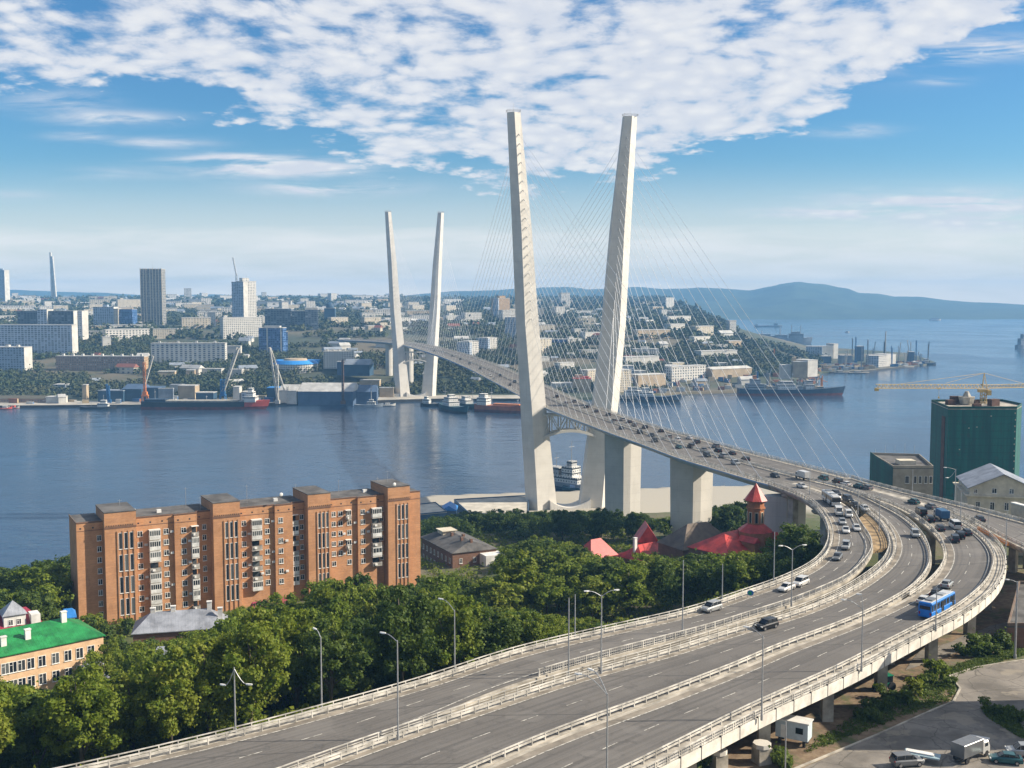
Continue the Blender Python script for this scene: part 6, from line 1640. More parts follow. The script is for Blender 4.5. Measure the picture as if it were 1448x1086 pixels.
def fb(x0,x1,yb,yt,rot,depth,wallm,name,label,cat='building',D=None,roofm=None,pent=(),mast=0,roofh=0.0,par=0.8,sink=6,group=None,taper=None):
    if D is None:
        p=far_pt((x0+x1)/2,yb); D=p[1] if p else 1300
    if rot>=10: rot+=18
    th=R(rot); c,s=math.cos(th),math.sin(th); a0=(x0-724)/F; a1=(x1-724)/F; X0=a0*D; L=(a1*D-X0)/(c-a1*s)
    zt=und(x0,yt,D)[2]; mx=X0+L*c/2; my=D+L*s/2; g=und((x0+x1)/2,yb,D)[2]-sink
    h=zt-g; t=thing(name,label,cat,(X0,D,g),th,group)
    mb=MB(); mb.box(0,L,0,depth,0,h-(0 if roofh==0 else roofh))
    lit_end=FPLAIN if (rot<0 and x0<620 and wallm.name in('far_grid_panels','far_bluegrey_shade_panels','far_dark_glass')) else (FORANGE if (rot<0 and wallm.name=='far_brown_brick') else None)  # paler end wall colour stands in for sunlight on that side
    if lit_end: mb.m[1]=1
    obj('wall',mb,[wallm,lit_end] if lit_end else wallm,t)
    rm=roofm or FROOF
    if roofh:
        mb=MB(); h0=h-roofh; v=[(-.5,-.5,h0),(L+.5,-.5,h0),(L+.5,depth+.5,h0),(-.5,depth+.5,h0),(0,depth/2,h),(L,depth/2,h)]
        mb.add(v,[(0,1,5,4),(2,3,4,5),(1,2,5),(3,0,4),(3,2,1,0)]); obj('roof',mb,rm,t)
    else:
        mb=MB(); mb.box(-.3,L+.3,-.3,depth+.3,h+0.02,h+par); obj('roof',mb,rm,t)
    for (u,v_,w,d_,hh) in pent:
        mb=MB(); mb.box(u*L-w/2,u*L+w/2,v_*depth-d_/2,v_*depth+d_/2,h+par+.02,h+par+hh); obj('penthouse',mb,rm if hh<3 else wallm,t)
    if mast:
        mb=MB(); mb.tube((L*.5,depth*.5,h),(L*.5,depth*.5,h+mast),.35,.12,5); obj('mast',mb,GALV,t)
    FOOT2.append((X0,D,c,s,L,depth))
    return t,L,h
fb(-12,9.5,424,382,-14,22,FBLUEG_SHADE,'tower_block','tall pale tower block cut by the left edge on the skyline',D=3400,pent=((.7,.5,10,8,4),))
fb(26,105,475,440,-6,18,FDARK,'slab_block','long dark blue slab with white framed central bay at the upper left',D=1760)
fb(54,67.5,475,438,-6,20,FGRID,'slab_block','pale framed bay standing proud of the long dark blue slab',D=1752)
fb(105.5,117,475,440,-6,20,FBLUEG_SHADE,'slab_block','blue end block joined to the long dark slab with an edge coloured sunlit white',D=1764)
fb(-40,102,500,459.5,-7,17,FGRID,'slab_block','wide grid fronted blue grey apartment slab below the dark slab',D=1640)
fb(-60,33.5,522,491,-8,19,FBLUEG_SHADE,'slab_block','blue panel block with an end wall coloured sunlit white, lowest at the left edge',D=1490,pent=((.7,.5,5,5,2.5),(.85,.5,4,4,2.5)))
fb(78,203,526,504,-5,14,FBROWN,'tenement_row','long low brown brick tenement row with small chimneys over the dockside trees',D=1500,pent=[(k/9+.06,.5,3,3,2.6) for k in range(9)])
fb(213,318,516,486,4,15,FBALC,'slab_block','white nine storey slab with glazed balcony columns above the dockside trees',D=1545,pent=[(k/4+.1,.5,3,3,2.6) for k in range(4)])
fb(133,162,470,434.5,-3,22,FBLUEG_SHADE,'tower_block','blue grey block left of a pale stair tower behind the trees',D=2080,pent=((.5,.5,9,7,4),))
fb(162,168,468,437,0,18,FCREAM,'tower_block','narrow cream stair tower between two blue grey blocks',D=2075)
fb(168.5,188,468,437.5,-3,24,FGLASSB,'tower_block','plain blue fronted block right of the cream stair tower',D=2080)
fb(168,201,445,423.5,18,16,FCREAM,'slab_block','cream slab behind the tall dark residential tower',D=2950,pent=((.2,.5,8,6,3),))
t,L,h=fb(201,230.5,463,380.5,3,30,FTOWER,'residential_tower','tallest dark residential tower with vertical pale ribs left of centre skyline',D=2150,mast=16)
mb=MB()
for u in (0.0,.14,.27,.45,.58,.72,.86,1.0): mb.box(u*L-.7,u*L+.7,-1.3,-.02,0,h+1.5)
mb.box(L*.86,L+1.2,-1.28,-.04,0,h+1.4) if False else None
obj('rib',mb,FCREAM,t)['kind']='stuff'
fb(258,300,437,423,8,16,FWHITE,'slab_block','long pale slab on the skyline right of the dark tower',D=3500,pent=[(k/5+.1,.5,6,5,3) for k in range(5)])
fb(232,257,436,425,-4,16,FBLUEG_SHADE,'slab_block','shaded blue grey slab left of the pale skyline slab',D=3520)
t,L,h=fb(329,345.5,452,399,-28,20,FBLUEG_SHADE,'residential_tower','white new residential tower with a crane on its roof, half coloured as shaded',D=2110)  # white wall coloured blue-grey so this half looks shaded
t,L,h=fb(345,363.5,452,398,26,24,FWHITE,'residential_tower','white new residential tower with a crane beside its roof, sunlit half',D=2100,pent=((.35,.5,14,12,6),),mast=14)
p0=und(334.5,398,2120); t=thing('tower_crane','slim luffing crane rising above the white residential tower','crane',(p0[0],p0[1],tf(p0[0],p0[1])))
mb=MB(); z0=p0[2]-t.location.z; lattice(mb,(0,0,0),(0,0,z0+14),2.6,2.6,14,.2); obj('mast',mb,GALV,t); mb=MB(); lattice(mb,(0,0,z0+12),(-6,0,z0+46),1.8,1.8,10,.2); obj('jib',mb,GALV,t)
fb(316,371,476,449.5,16,16,FWHITE,'slab_block','bright white long slab at the foot of the white residential tower',D=1810,pent=((.1,.5,6,5,3),))
t,L,h=fb(366,400,501,464,-4,20,FGLASSB,'office_block','blue glazed office block with white vertical fins above the stadium roof',D=1640,pent=((.5,.5,24,10,2.4),))
mb=MB(); 
for u in (.35,.92): mb.box(u*L-.9,u*L+.9,-.6,-.02,0,h)
obj('fin',mb,FPLAIN,t)['kind']='stuff'
fb(396,407,501,469.5,10,20,FGLASSB,'office_block','lower lighter wing at the right of the blue glazed office block',D=1650)
fb(375,412,468,437,0,26,FDARK,'office_block','dark glass block left of the mirror fronted block',D=2000)
fb(413,432,469,440,2,22,FDARK,'office_block','small dark block between the dark glass and mirror fronted blocks',D=2005)
fb(432,450,470,438,8,20,FDARK,'office_block','dark mirror fronted block with a pale top band',D=1990,roofm=FPLAIN,par=4)
t,L,h=fb(459,474,456,436,5,26,FNAVY,'church','dark domed church with a small spire on the rise left of the far pylons','church',D=2300)
mb=MB(); mb.sph((L/2,13,h+4),8.5,12,8); mb.tube((L/2,13,h+10),(L/2,13,h+22),1.2,.1,6); obj('dome',mb,FNAVY,t)
fb(365,412,431,426,3,20,FPLAIN,'depot','long white roofed depot on the left of the far hills',D=3250)
fb(364,386,441,435,3,20,FTAN,'depot','tan roofed depot under the long white roofed depot',D=2900)
fb(409,423,438,431,10,22,FCREAM,'apartment_house','cream apartment house by the depot roofs',D=2950)
fb(497,517,455,443.5,12,14,FCREAM,'apartment_house','row of cream houses left of the bright white long block',D=2850)
fb(518,545,454,443,14,14,FWHITE,'slab_block','bright white long block left of the far pylons',D=2800)
fb(448,467,473,466,8,16,FPLAIN,'apartment_house','low white building left of a matching pair behind the brown field',D=2050)
fb(474,493,473,466.5,8,16,FPLAIN,'apartment_house','low white building right of the pair behind the brown field',D=2050)
fb(500,520,477,463.5,10,16,FWHITE,'apartment_house','white punched window block behind the brown field',D=1990)
fb(521,560,478,461,12,20,FCREAM,'slab_block','cream ribbed block touching the left far pylon',D=2000,pent=((.6,.5,14,10,5),))
# round-roofed arena
p=far_pt(418,524); D=p[1]; p0=und(418,514,D); t=thing('arena','oval white arena with a bright blue ring roof above the docks','arena',(p0[0],D,p0[2]-14))
def ell(rx,ry,n=40): return [(rx*math.cos(k*2*math.pi/n),ry*math.sin(k*2*math.pi/n)) for k in range(n)]
rx=31*D/F
mb=MB(); mb.prism(ell(rx,26),0,14); obj('wall',mb,FWHITE,t)
mb=MB(); mb.prism(ell(rx*1.02,27),14.0,18.5,poly1=ell(rx*.86,22)); obj('roof',mb,FBLUER,t); mb=MB(); mb.prism(ell(rx*.55,13),18.5,21,poly1=ell(rx*.5,11)); obj('roof_lantern',mb,FTAN,t); mb=MB(); mb.box(-rx*1.1,rx*.9,24,40,12,17.5); obj('rear_wing',mb,FBLUER,t)
fb(457,499,515,497.5,3,14,FWHITE,'office_block','pale blue and white block with a sawtooth top right of the arena',D=1490,roofm=FPLAIN,pent=[(k/5+.1,.5,3,3,2.5) for k in range(5)])
fb(476,497,524,512,2,10,FBLUEW,'office_block','blue lower annex in front of the pale sawtooth block',D=1440)
fb(486,522,525,508,-6,24,FNAVY,'shed','slate roofed shed on the slope left of the far pylons',D=1430,roofm=FGREYR,roofh=7)
# centre group seen between the pylons
fb(568,590,470,455,-6,20,FCREAM,'apartment_house','beige block between the far pylon legs',D=2400); fb(597,608,466,450,-8,20,FWHITE,'tower_block','white block framed by the far pylon legs',D=2400)
fb(632,658,462,446.5,12,18,FWHITE,'slab_block','lower left half of the bright white slab right of the far pylons',D=2250,pent=((.3,.5,10,8,4),))
fb(658,681,460,442.5,12,18,FWHITE,'slab_block','taller right half of the bright white slab right of the far pylons',D=2255)
fb(704,721,455,422,14,26,FORANGE,'residential_tower','tan brick tower left of the near pylon',D=2350,pent=((.5,.5,14,14,5),))
fb(697,704.5,460,422.5,-22,24,FBLUEG_SHADE,'residential_tower','dark face, coloured as shaded, of the tan brick tower left of the near pylon',D=2352)  # same tower, its shaded face coloured blue-grey
fb(711,729,460,439,12,18,FWHITE,'apartment_house','white block at the foot of the tan brick tower',D=2250)
fb(714,732,486,449,-3,18,FBLUEG_SHADE,'slab_block','blue shaded slab touching the near left pylon',D=1800)
fb(634,652,478,465,8,20,FBLUEW,'market_hall','blue and white hall below the bright white slab',D=1950,roofm=FPLAIN)
fb(646,664,508,484,-24,16,FBLUEG_SHADE,'tower_block','side, coloured as shaded, of the nearer white block beyond the main span',D=1610); fb(663,677,508,483,24,18,FWHITE,'tower_block','sunlit side of the nearer white block beyond the main span',D=1605)  # left part coloured blue-grey for the shade on a white block
fb(674,690,502,478.5,-24,16,FBLUEG_SHADE,'tower_block','side, coloured as shaded, of the second white block beyond the main span',D=1660); fb(689,703,502,478,24,18,FWHITE,'tower_block','sunlit side of the second white block beyond the main span',D=1655)  # shade on this block is put into the blue-grey wall colour
fb(761,769,458,436,8,20,FCREAM,'tower_block','beige tower just right of the near left pylon',D=2500); fb(781,787,456,436,8,16,FCREAM,'tower_block','slim beige tower between the near pylons',D=2550)
fb(789,797,456,440,8,16,FTAN,'tower_block','slim tan tower right of the slim beige one',D=2560); fb(822,842,458,448,8,18,FWHITE,'slab_block','pale slab low on the ridge between the near pylons',D=2450)
fb(764,800,500,480,-4,16,FGLASSB,'slab_block','blue shaded slab behind the stays between the near pylons',D=1720); fb(803,823,500,480,12,18,FWHITE,'apartment_house','white block with a stepped top between the near pylons',D=1720,pent=((.4,.5,8,6,3),))
fb(830,850,503,494,12,12,FPLAIN,'apartment_house','low white house row beside the right near pylon',D=1700)
fb(782,811,558,543,3,24,FPLAIN,'dock_shed','pale roofed dock shed between the near pylons',D=1400); fb(810,836,562,536,-4,22,FTAN,'warehouse','old brown brick warehouse pile between the near pylons',D=1395,roofm=FRED,pent=((.3,.5,9,8,4),(.7,.5,8,8,2)))
fb(877,893,560,524,10,22,FCREAM,'office_block','beige many windowed dock office right of the near right pylon',D=1400); fb(880,897,530,518,8,18,FBLUEG_SHADE,'office_block','pale blue roofed block behind the beige dock office',D=1500)
fb(896,932,512,494,6,15,FWHITE,'slab_block','white slab with a raised middle on the hill behind the stays',D=1640,pent=((.5,.5,12,8,2.8),)); fb(903,942,547,531,14,20,FTAN,'dock_shed','long white roofed dock shed beside the moored dark ship',D=1440,roofm=FPLAIN)
fb(898,914,536,525,6,16,FPLAIN,'dock_shed','small white shed up the slope from the dock sheds',D=1500)
fb(917,923,452,438,0,14,FWHITE,'tower_block','slim white tower on the headland ridge',D=2750); fb(940,950.5,465,441,6,18,FORANGE,'residential_tower','tan tower at the crest of the headland ridge',D=2600)
fb(1008,1064,530,519.5,12,22,FTAN,'dock_shed','very long white roofed dock shed on the headland shore',D=1530,roofm=FPLAIN,roofh=3); fb(1013,1030,522,514,6,16,FPLAIN,'dock_shed','pale shed behind the very long dock shed',D=1600)
fb(1105,1120,530,517,-4,16,FPLAIN,'dock_office','small white dock office left of the beige hall',D=1500)
fb(1123,1143,528,512,-6,22,FTAN,'dock_hall','beige hall behind the big navy ship',D=1490,pent=((.1,.5,5,5,5),)); fb(1143,1157,527,510,14,26,FPLAIN,'dock_hall','white hall next to the beige one behind the big navy ship',D=1490)
fb(1140,1163,504,490,-18,20,FBLUEG_SHADE,'dock_hall','shaded grey hall on the headland behind the white box buildings',D=2150); fb(1163,1178,503,490,8,18,FPLAIN,'dock_hall','cream hall with trees before it on the headland',D=2150); fb(1179,1185.5,503,486.5,10,20,FPLAIN,'silo','tall white silo block at the right of the cream hall',D=2160)
fb(1163,1176,514,504,-4,14,FBLUEW,'dock_hall','blue fronted hall below the cream hall',D=2020,roofm=FPLAIN)
fb(1229,1243,520,503.5,-24,26,FBLUEG_SHADE,'cold_store','shade-grey coloured flank of the white box warehouse at the port tip',D=1905); fb(1243,1254,520,503.5,18,26,FWHITE,'cold_store','white box warehouse with square windows at the port tip',D=1900); fb(1254,1267.5,518,502,20,28,FPLAIN,'cold_store','plain white box warehouse nearest the port tip',D=1925)  # flank of one white warehouse, its shade given by the wall colour
fb(1212,1222,508,490,-3,16,FBLUEW,'dock_tower','dark blue dock tower block in the port',D=2080); fb(1190,1206,512,503,0,20,FGREYR,'dock_hall','grey hall left of the dark blue dock tower block',D=2000); fb(1287,1294,512,498,0,14,FBLUEW,'dock_tower','blue plant tower near the port tip cranes',D=2020)
# dockside left
fb(392,418,564,545,-5,34,FPLAIN,'dock_shed','short white dock shed left of the long blue dock shed',D=1262,roofm=FROOF,roofh=6)
fb(420,498,568,543,-3,44,FBLUEW,'dock_shed','long blue dock shed with a pale pitched roof',D=1260,roofm=FROOF,roofh=8.5)
fb(498,532,566,546,4,36,FBLUEW,'dock_shed','rounded blue shed joined to the right of the long blue dock shed',D=1275,roofm=FBLUEW,roofh=7)
fb(171,198,566,544,-4,30,FNAVY,'dock_shed','navy hangar with white roof edges behind the quay',D=1275,roofm=FBLUEW,roofh=5); fb(198,222,566,549,-2,24,FNAVY,'dock_shed','lower navy shed right of the navy hangar',D=1280,roofm=FBLUEW)
fb(222,243,568,550,0,3,FGREYR,'gantry_frame','grey portal frame standing on the quay beside the navy sheds',D=1255); fb(250,274,560,546,-3,16,FTAN,'warehouse','brown flat block behind the long freighter',D=1300); fb(238,256,553,545,3,14,FPLAIN,'dock_shed','white roofed shed left of the brown flat block',D=1330)
fb(-30,66,572,560,0,18,FBROWN,'dock_shed','long olive brown dock shed at the left edge',D=1262,roofh=3,roofm=mat('olive_roof',(0.10,0.09,0.06),0.9)); fb(80,91,574,558,10,16,FPLAIN,'dock_hall','white arched dock hall near the quay tug',D=1250,roofh=3)
fb(114,120,557,545,6,10,FTAN,'dock_tower','beige square dock tower at the left',D=1300); fb(62,86,566,562,0,14,FPLAIN,'dock_shed','flat white dock roof left of the arched hall',D=1255); fb(73,90,550,544.5,0,16,FGREYR,'dock_shed','grey roof in the trees behind the arched hall',D=1360)
fb(136,172,564,553,-2,18,FNAVY,'dock_shed','dark dock shed behind the tug',D=1270,roofm=FGREYR); fb(275,300,566,556,0,16,FNAVY,'dock_shed','dark shed behind the freighter hatches',D=1275); fb(328,337,566,548,4,18,FPLAIN,'dock_hall','white dock block right of the blue harbour crane',D=1270); fb(340,352,564,555,0,16,FBLUEG_SHADE,'dock_shed','blue grey shed left of the red bow',D=1270)
fb(376,392,560,549,0,18,FNAVY,'dock_shed','dark shed with a blue roof by the floating crane',D=1280,roofm=FBLUER)
fb(145,157,488,477,10,12,FPLAIN,'villa','white villa alone in the hillside trees left of the tall dark tower',D=1700); fb(190,225,474,468.5,6,12,FPLAIN,'apartment_house','long low white house below the dark tower',D=1900); fb(147,172,470,467,2,10,FTAN,'garage_row','low tan garage row below the blue grey blocks',D=1950)
fb(222,246,534,526,8,14,FTAN,'school_house','beige long house in the trees under the white balcony slab',D=1440,roofm=FPLAIN); fb(262,274,530,524,8,12,FTAN,'apartment_house','small tan house right of the beige long house',D=1450); fb(284,312,526,522,-4,12,FPLAIN,'garage_row','row of pale flat garage roofs below the white balcony slab',D=1470)
fb(320,340,494,490,5,12,FPLAIN,'garage_row','pale low roof right of the white balcony slab',D=1600); fb(323,341,528,523,0,12,FPLAIN,'garage_row','pale low roof behind the blue harbour crane boom',D=1450)
# second bay-side bits right of the stadium
fb(536,556,556,549,3,12,FTAN,'dock_shed','tan shed right of the far left pylon foot',D=1330); fb(508,536,542,538,-3,10,FTAN,'garage_row','pale terrace wall on the slope left of the far pylons',D=1390)
# ---- unfinished concrete twin-legged tower on the left skyline
D=4300; p0=und(76,429,D); t=thing('monument_tower','very tall slim grey tower with a slot down its middle on the left skyline','tower',(p0[0],D,p0[2]-10)); hh=und(75,357,D)[2]-p0[2]+10
mb=MB()
for s_,w in ((-1,1),(1,1)): mb.loft([[(x0_,-5,z),(x1_,-5,z),(x1_,5,z),(x0_,5,z)] for z,x0_,x1_ in ((0,s_*7-4.5+2,s_*7+4.5+2),(hh*.5,s_*4.6-3.2,s_*4.6+3.2),(hh*.93 if s_>0 else hh,s_*3.2-2.6-3,s_*3.2+2.6-3))])
obj('leg',mb,FPLAIN,t); mb=MB(); mb.loft([[(-2.5,-3,z),(1.5,-3,z),(1.5,3,z),(-2.5,3,z)] for z in (hh*.44,hh*.53)]); obj('cross_tie',mb,FPLAIN,t)
# ---- small houses scattered over the hillsides
HW_=[]
def small_house(wm,rm,lab):
    t=thing('hillside_house',lab,'house',(0,0,-50),0,'small houses scattered over the far hillsides')
    mb=MB(); mb.box(-6,6,-4,4,-4,5); obj('wall',mb,wm,t)
    mb=MB(); v=[(-6.5,-4.6,5),(6.5,-4.6,5),(6.5,4.6,5),(-6.5,4.6,5),(-6,0,8),(6,0,8)]; mb.add(v,[(0,1,5,4),(2,3,4,5),(1,2,5),(3,0,4),(3,2,1,0)]); obj('roof',mb,rm,t); return t
HP=[small_house(FPLAIN,FROOF,'small white house with a pale roof among the houses of the far hillside'),small_house(FTAN,FGREYR,'small tan house with a grey roof among the houses of the far hillside'),small_house(FPLAIN,FGREYR,'small white house with a grey roof among the houses of the far hillside'),small_house(FCREAM,mat('far_rust_roof',(0.24,0.09,0.06),.8),'small cream house with a rust red roof among the houses of the far hillside')]
used=[0]*4; cnt=0
def nearfoot2(x,y,m):
    for X,Y,c,s,L,dp in FOOT2:
        dx,dy=x-X,y-Y; u=dx*c+dy*s; v=-dx*s+dy*c
        if -m<u<L+m and -m<v<dp+m: return True
    return False
HS=[]
for _ in range(6000):
    if cnt>=215: break
    z_=rnd.random()
    if z_<.45: px=rnd.uniform(-20,560); py=rnd.uniform(423,448)
    elif z_<.62: px=rnd.uniform(540,940); py=rnd.uniform(440,470)
    elif z_<.76: px=rnd.uniform(740,1060); py=rnd.uniform(470,550)
    else: px=rnd.uniform(0,740); py=rnd.uniform(455,548)
    p=far_pt(px,py)
    if not p or p[1]<lin(DFX,DFD,p[0]/p[1])+60 or nearfoot2(p[0],p[1],8): continue
    if any((p[0]-a)**2+(p[1]-b)**2<(18+p[1]*0.004)**2 for a,b in HS): continue
    HS.append((p[0],p[1])); k=rnd.choice((0,0,0,1,2,2,3)); sc=rnd.uniform(.75,1.5)*(1+max(0,p[1]-2200)/2600)
    loc=(p[0],p[1],p[2]); rz=R(rnd.uniform(-35,40)); scl=(sc*rnd.uniform(.8,1.9),sc,sc*rnd.uniform(.8,1.2))
    if not used[k]: o=HP[k]; o.location=loc; o.rotation_euler=(0,0,rz); o.scale=scl; used[k]=1
    else: copy_tree(HP[k],None,loc,rz,scale=scl)
    cnt+=1
# ---- mid-size apartment blocks scattered through the far city
def block(wm,lab,L_,h_):
    t=thing('apartment_block',lab,'apartment block',(0,0,-50),0,'pale apartment blocks spread through the far city')
    mb=MB(); mb.box(-L_/2,L_/2,-6,6,-6,h_); obj('wall',mb,wm,t); mb=MB(); mb.box(-L_/2-.3,L_/2+.3,-6.3,6.3,h_+.02,h_+.9); obj('roof',mb,FROOF,t); return t
BP=[block(FWHITE,'white panel block, one of many spread through the far city',46,15),block(FCREAM,'cream panel block, one of many spread through the far city',34,18),block(FPLAIN,'low plain white block, one of many spread through the far city',40,8),block(FWHITE,'tall white point block, one of few spread through the far city',18,30),block(FTAN,'tan block with a pale roof, one of many spread through the far city',38,12)]
ub=[0]*5; nb_=0
for _ in range(6000):
    if nb_>=230: break
    z_=rnd.random()
    if z_<.50: px=rnd.uniform(-20,560); py=rnd.uniform(423,447)
    elif z_<.68: px=rnd.uniform(540,960); py=rnd.uniform(428,462)
    elif z_<.88: px=rnd.uniform(0,560); py=rnd.uniform(450,482)
    else: px=rnd.uniform(740,1040); py=rnd.uniform(470,552)
    p=far_pt(px,py)
    if not p or p[1]<lin(DFX,DFD,p[0]/p[1])+90 or nearfoot2(p[0],p[1],22): continue
    if 350<px<560 and 1600<p[1]<1990: continue
    if any((p[0]-a)**2+(p[1]-b)**2<(34+p[1]*0.006)**2 for a,b in HS[-nb_:] if nb_): continue
    k=rnd.choice((0,0,1,1,2,2,2,3,4)); 
    if p[1]<1900 and k==3: k=2
    sc=rnd.uniform(.75,1.35)*(1+max(0,p[1]-2500)/5000)
    HS.append((p[0],p[1])); loc=(p[0],p[1],p[2]); rz=R(rnd.uniform(18,48)); scl=(sc*rnd.uniform(.7,1.4),sc,sc*rnd.uniform(.6,1.0))
    if not ub[k]: o=BP[k]; o.location=loc; o.rotation_euler=(0,0,rz); o.scale=scl; ub[k]=1
    else: copy_tree(BP[k],None,loc,rz,scale=scl)
    nb_+=1
print('BLOCKS',nb_)
# ---- far woods
FARLEAF=mat('far_foliage',(0.042,0.060,0.018),0.9,var=0.3,scale=0.02,col2=(0.070,0.074,0.030))
def woods(y0,y1,step,per,rad,size,cut,seed):
    cs=[];rs=[]; r=random.Random(seed); y=y0
    while y<y1:
        x0=-0.5*y; x=x0
        while x<0.30*y:
            X=x+r.uniform(-.5,.5)*step; Y=y+r.uniform(-.5,.5)*step; x+=step
            a=X/Y; px=724+a*F
            if px>1175 or px<-30 or (px>1040 and Y>2250): continue
            df=lin(DFX,DFD,a)
            if Y<df+(62 if px<900 else (26 if px<945 else 120)): continue
            z=tf(X,Y)
            if z<2.7: continue
            if vnoise(X/95+3,Y/85)+0.5*vnoise(X/30,Y/33)>cut: continue
            if 350<px<560 and 1640<Y<1960: 
                if vnoise(X/60,Y/40)>-.25: continue
            if nearfoot2(X,Y,4): continue
            s=r.uniform(.7,1.25); cs.append((X,Y,z+rad*s*.7)); rs.append(rad*s)
        y+=step
    return leaf_cloud(cs,rs,per,size,.85),len(cs)
V1,n1=woods(1240,1750,8.5,34,4.8,2.3,0.36,1); V2,n2=woods(1750,3000,15,26,6.5,3.8,0.12,2); V3,n3=woods(3000,4800,36,20,11,7,-0.05,3)
print('WOODS',n1,n2,n3,'HOUSES',cnt)
o=bpy.data.objects.new('far_woods',mesh_quads('far_woods',np.concatenate([V1,V2,V3]),FARLEAF)); COL.objects.link(o); tag(o,'dark woods covering the far shore between the buildings','woods',kind='stuff')
# ================================================================ QUAYS, SHIPS, HARBOUR CRANES
QC=mat('quay_concrete',(0.40,0.37,0.31),0.85,var=0.15,scale=0.05); QD=mat('quay_face',(0.05,0.05,0.048),0.9,var=0.1,scale=0.1)
def quay(x0,x1,w,z=3.2,name='quay'):
    mb=MB(); pts=[]; n=40
    for i in range(n+1):
        a=(x0+(x1-x0)*i/n-724)/F; d=lin(DFX,DFD,a)-3; pts.append((a*d,d))
    rings=[[(x,y,-2),(x,y,z),(x*(1+w/y),y+w,z),(x*(1+w/y),y+w,-2)] for x,y in pts]
    n4=4; vs=[p for r in rings for p in r]
    top=[];face=[]
    for i in range(n): face.append((i*4,(i+1)*4,(i+1)*4+1,i*4+1)); top.append((i*4+1,(i+1)*4+1,(i+1)*4+2,i*4+2))
    mb.add(vs,face,1); mb.add(vs,top,0); struct(name,mb,[QC,QD])
quay(-120,738,46); quay(1175,1300,22,2.9,'port_quay')
def hull(L,B,Hh,bowr=1.25,sheer=2.0,n=18,stern=0.75):
    """lofted hull; x forward; returns builder for upper and lower part"""
    up=[];lo=[]
    for i in range(n+1):
        t=i/n; x=-L/2+L*t
        w=B/2*(stern+(1-stern)*min(1,t/.15)) if t<.15 else (B/2 if t<.7 else B/2*max(.02,(1-((t-.7)/.3)**2.2)))
        wl=w*(.96 if t<.7 else max(.02,.96-(t-.7)*1.4)); zt=Hh+sheer*max(0,(t-.6)/.4)**2+sheer*.35*max(0,(.15-t)/.15)
        xo=x+(L*.035*((t-.7)/.3)**2 if t>.7 else 0); zm=Hh*.38
        up.append([(x+ (xo-x)*.5,-(w+wl)/2,zm),(xo,-w,zt),(xo,w,zt),(x+(xo-x)*.5,(w+wl)/2,zm)])
        lo.append([(x,-wl,-1),(x+(xo-x)*.5,-(w+wl)/2,zm),(x+(xo-x)*.5,(w+wl)/2,zm),(x,wl,-1)])
    return up,lo
def ship(name,label,cat,px,py,L,B,Hh,head,hc,bc,blocks=(),masts=(),cranes=(),deck=None,group=None,sheer=2.0):
    x,y=un(px,py,0); t=thing(name,label,cat,(x,y,0),R(head),group); up,lo=hull(L,B,Hh,sheer=sheer)
    mb=MB(); mb.loft(up); h=obj('hull',mb,hc,t); mb=MB(); mb.loft(lo); obj('boot_topping',mb,bc,h)
    if deck: mb=MB(); mb.box(-L*.36,L*.28,-B*.36,B*.36,Hh+.02,Hh+1.6); obj('hatch_cover',mb,deck,t)
    for i,(x0,x1,w,z0,z1,m) in enumerate(blocks):
        mb=MB(); mb.box(x0*L,x1*L,-w*B/2,w*B/2,Hh+z0,Hh+z1); b=obj('superstructure' if i==0 else 'deckhouse',mb,m,t)
        if z1-z0>2.2:
            mb=MB(); k=Hh+z1-1.5
            mb.box(x0*L-.06,x1*L+.06,-w*B/2-.06,w*B/2+.06,k,k+.8); obj('window_band',mb,GLASSV,b)
            if z1-z0>6: mb=MB(); mb.box(x0*L-.06,x1*L+.06,-w*B/2-.06,w*B/2+.06,k-3.2,k-2.5); obj('window_band',mb,GLASSV,b)
    for (u,z0,z1,r) in masts:
        mb=MB(); mb.tube((u*L,0,Hh+z0),(u*L,0,Hh+z1),r,r*.5,6); mb.bar((u*L,-r*9,Hh+z0+(z1-z0)*.7),(u*L,r*9,Hh+z0+(z1-z0)*.7),r,r); obj('mast',mb,GALV,t)
    for (u,z1,bl,bz,m) in cranes:
        mb=MB(); mb.tube((u*L,0,Hh),(u*L,0,Hh+z1),B*.05,B*.04,6); mb.tube((u*L,0,Hh+z1*.8),(u*L+bl,0,Hh+bz),B*.03,B*.02,5); obj('deck_crane',mb,m,t)
    return t
SW=facade('ship_white',(0.62,0.61,0.57),(0.05,0.06,0.07),2.2,2.6,0.4,0.35)
SWG=facade('ship_grey_white',(0.38,0.38,0.37),(0.05,0.06,0.07),2.2,2.6,0.4,0.35)
BLK=mat('hull_black',(0.025,0.03,0.035),0.5,var=.15,scale=.1); BOOT=mat('hull_boot_red',(0.16,0.035,0.025),0.6,var=.2,scale=.2); NAVY=mat('hull_navy',(0.02,0.045,0.08),0.5,var=.15,scale=.1); TEAL=mat('hull_teal',(0.015,0.06,0.07),0.5,var=.15,scale=.1)
ORH=mat('hull_orange',(0.36,0.105,0.04),0.55,var=.2,scale=.15); GRYS=mat('ship_grey',(0.24,0.27,0.30),0.55,var=.12,scale=.1); HAT=mat('hatch_tan',(0.40,0.36,0.29),0.8,var=.15,scale=.2)
t=ship('freighter','long black freighter with pale hatches and a red bow at the far quay','ship',289,578.5,136,19,8.5,0,BLK,BOOT,[(.34,.43,.9,0,6,SW),(.355,.41,.7,6,11,SW),(.365,.40,.5,11,15,SW),(-.47,-.30,.8,0,3,NAVY)],[(.385,15,21,.25),(-.40,3,14,.3),(.02,1.6,7,.35)],deck=HAT)
mb=MB(); up,lo=hull(136.6,19.4,8.6); mb.loft(up[15:]); obj('red_bow',mb,FRED,t)
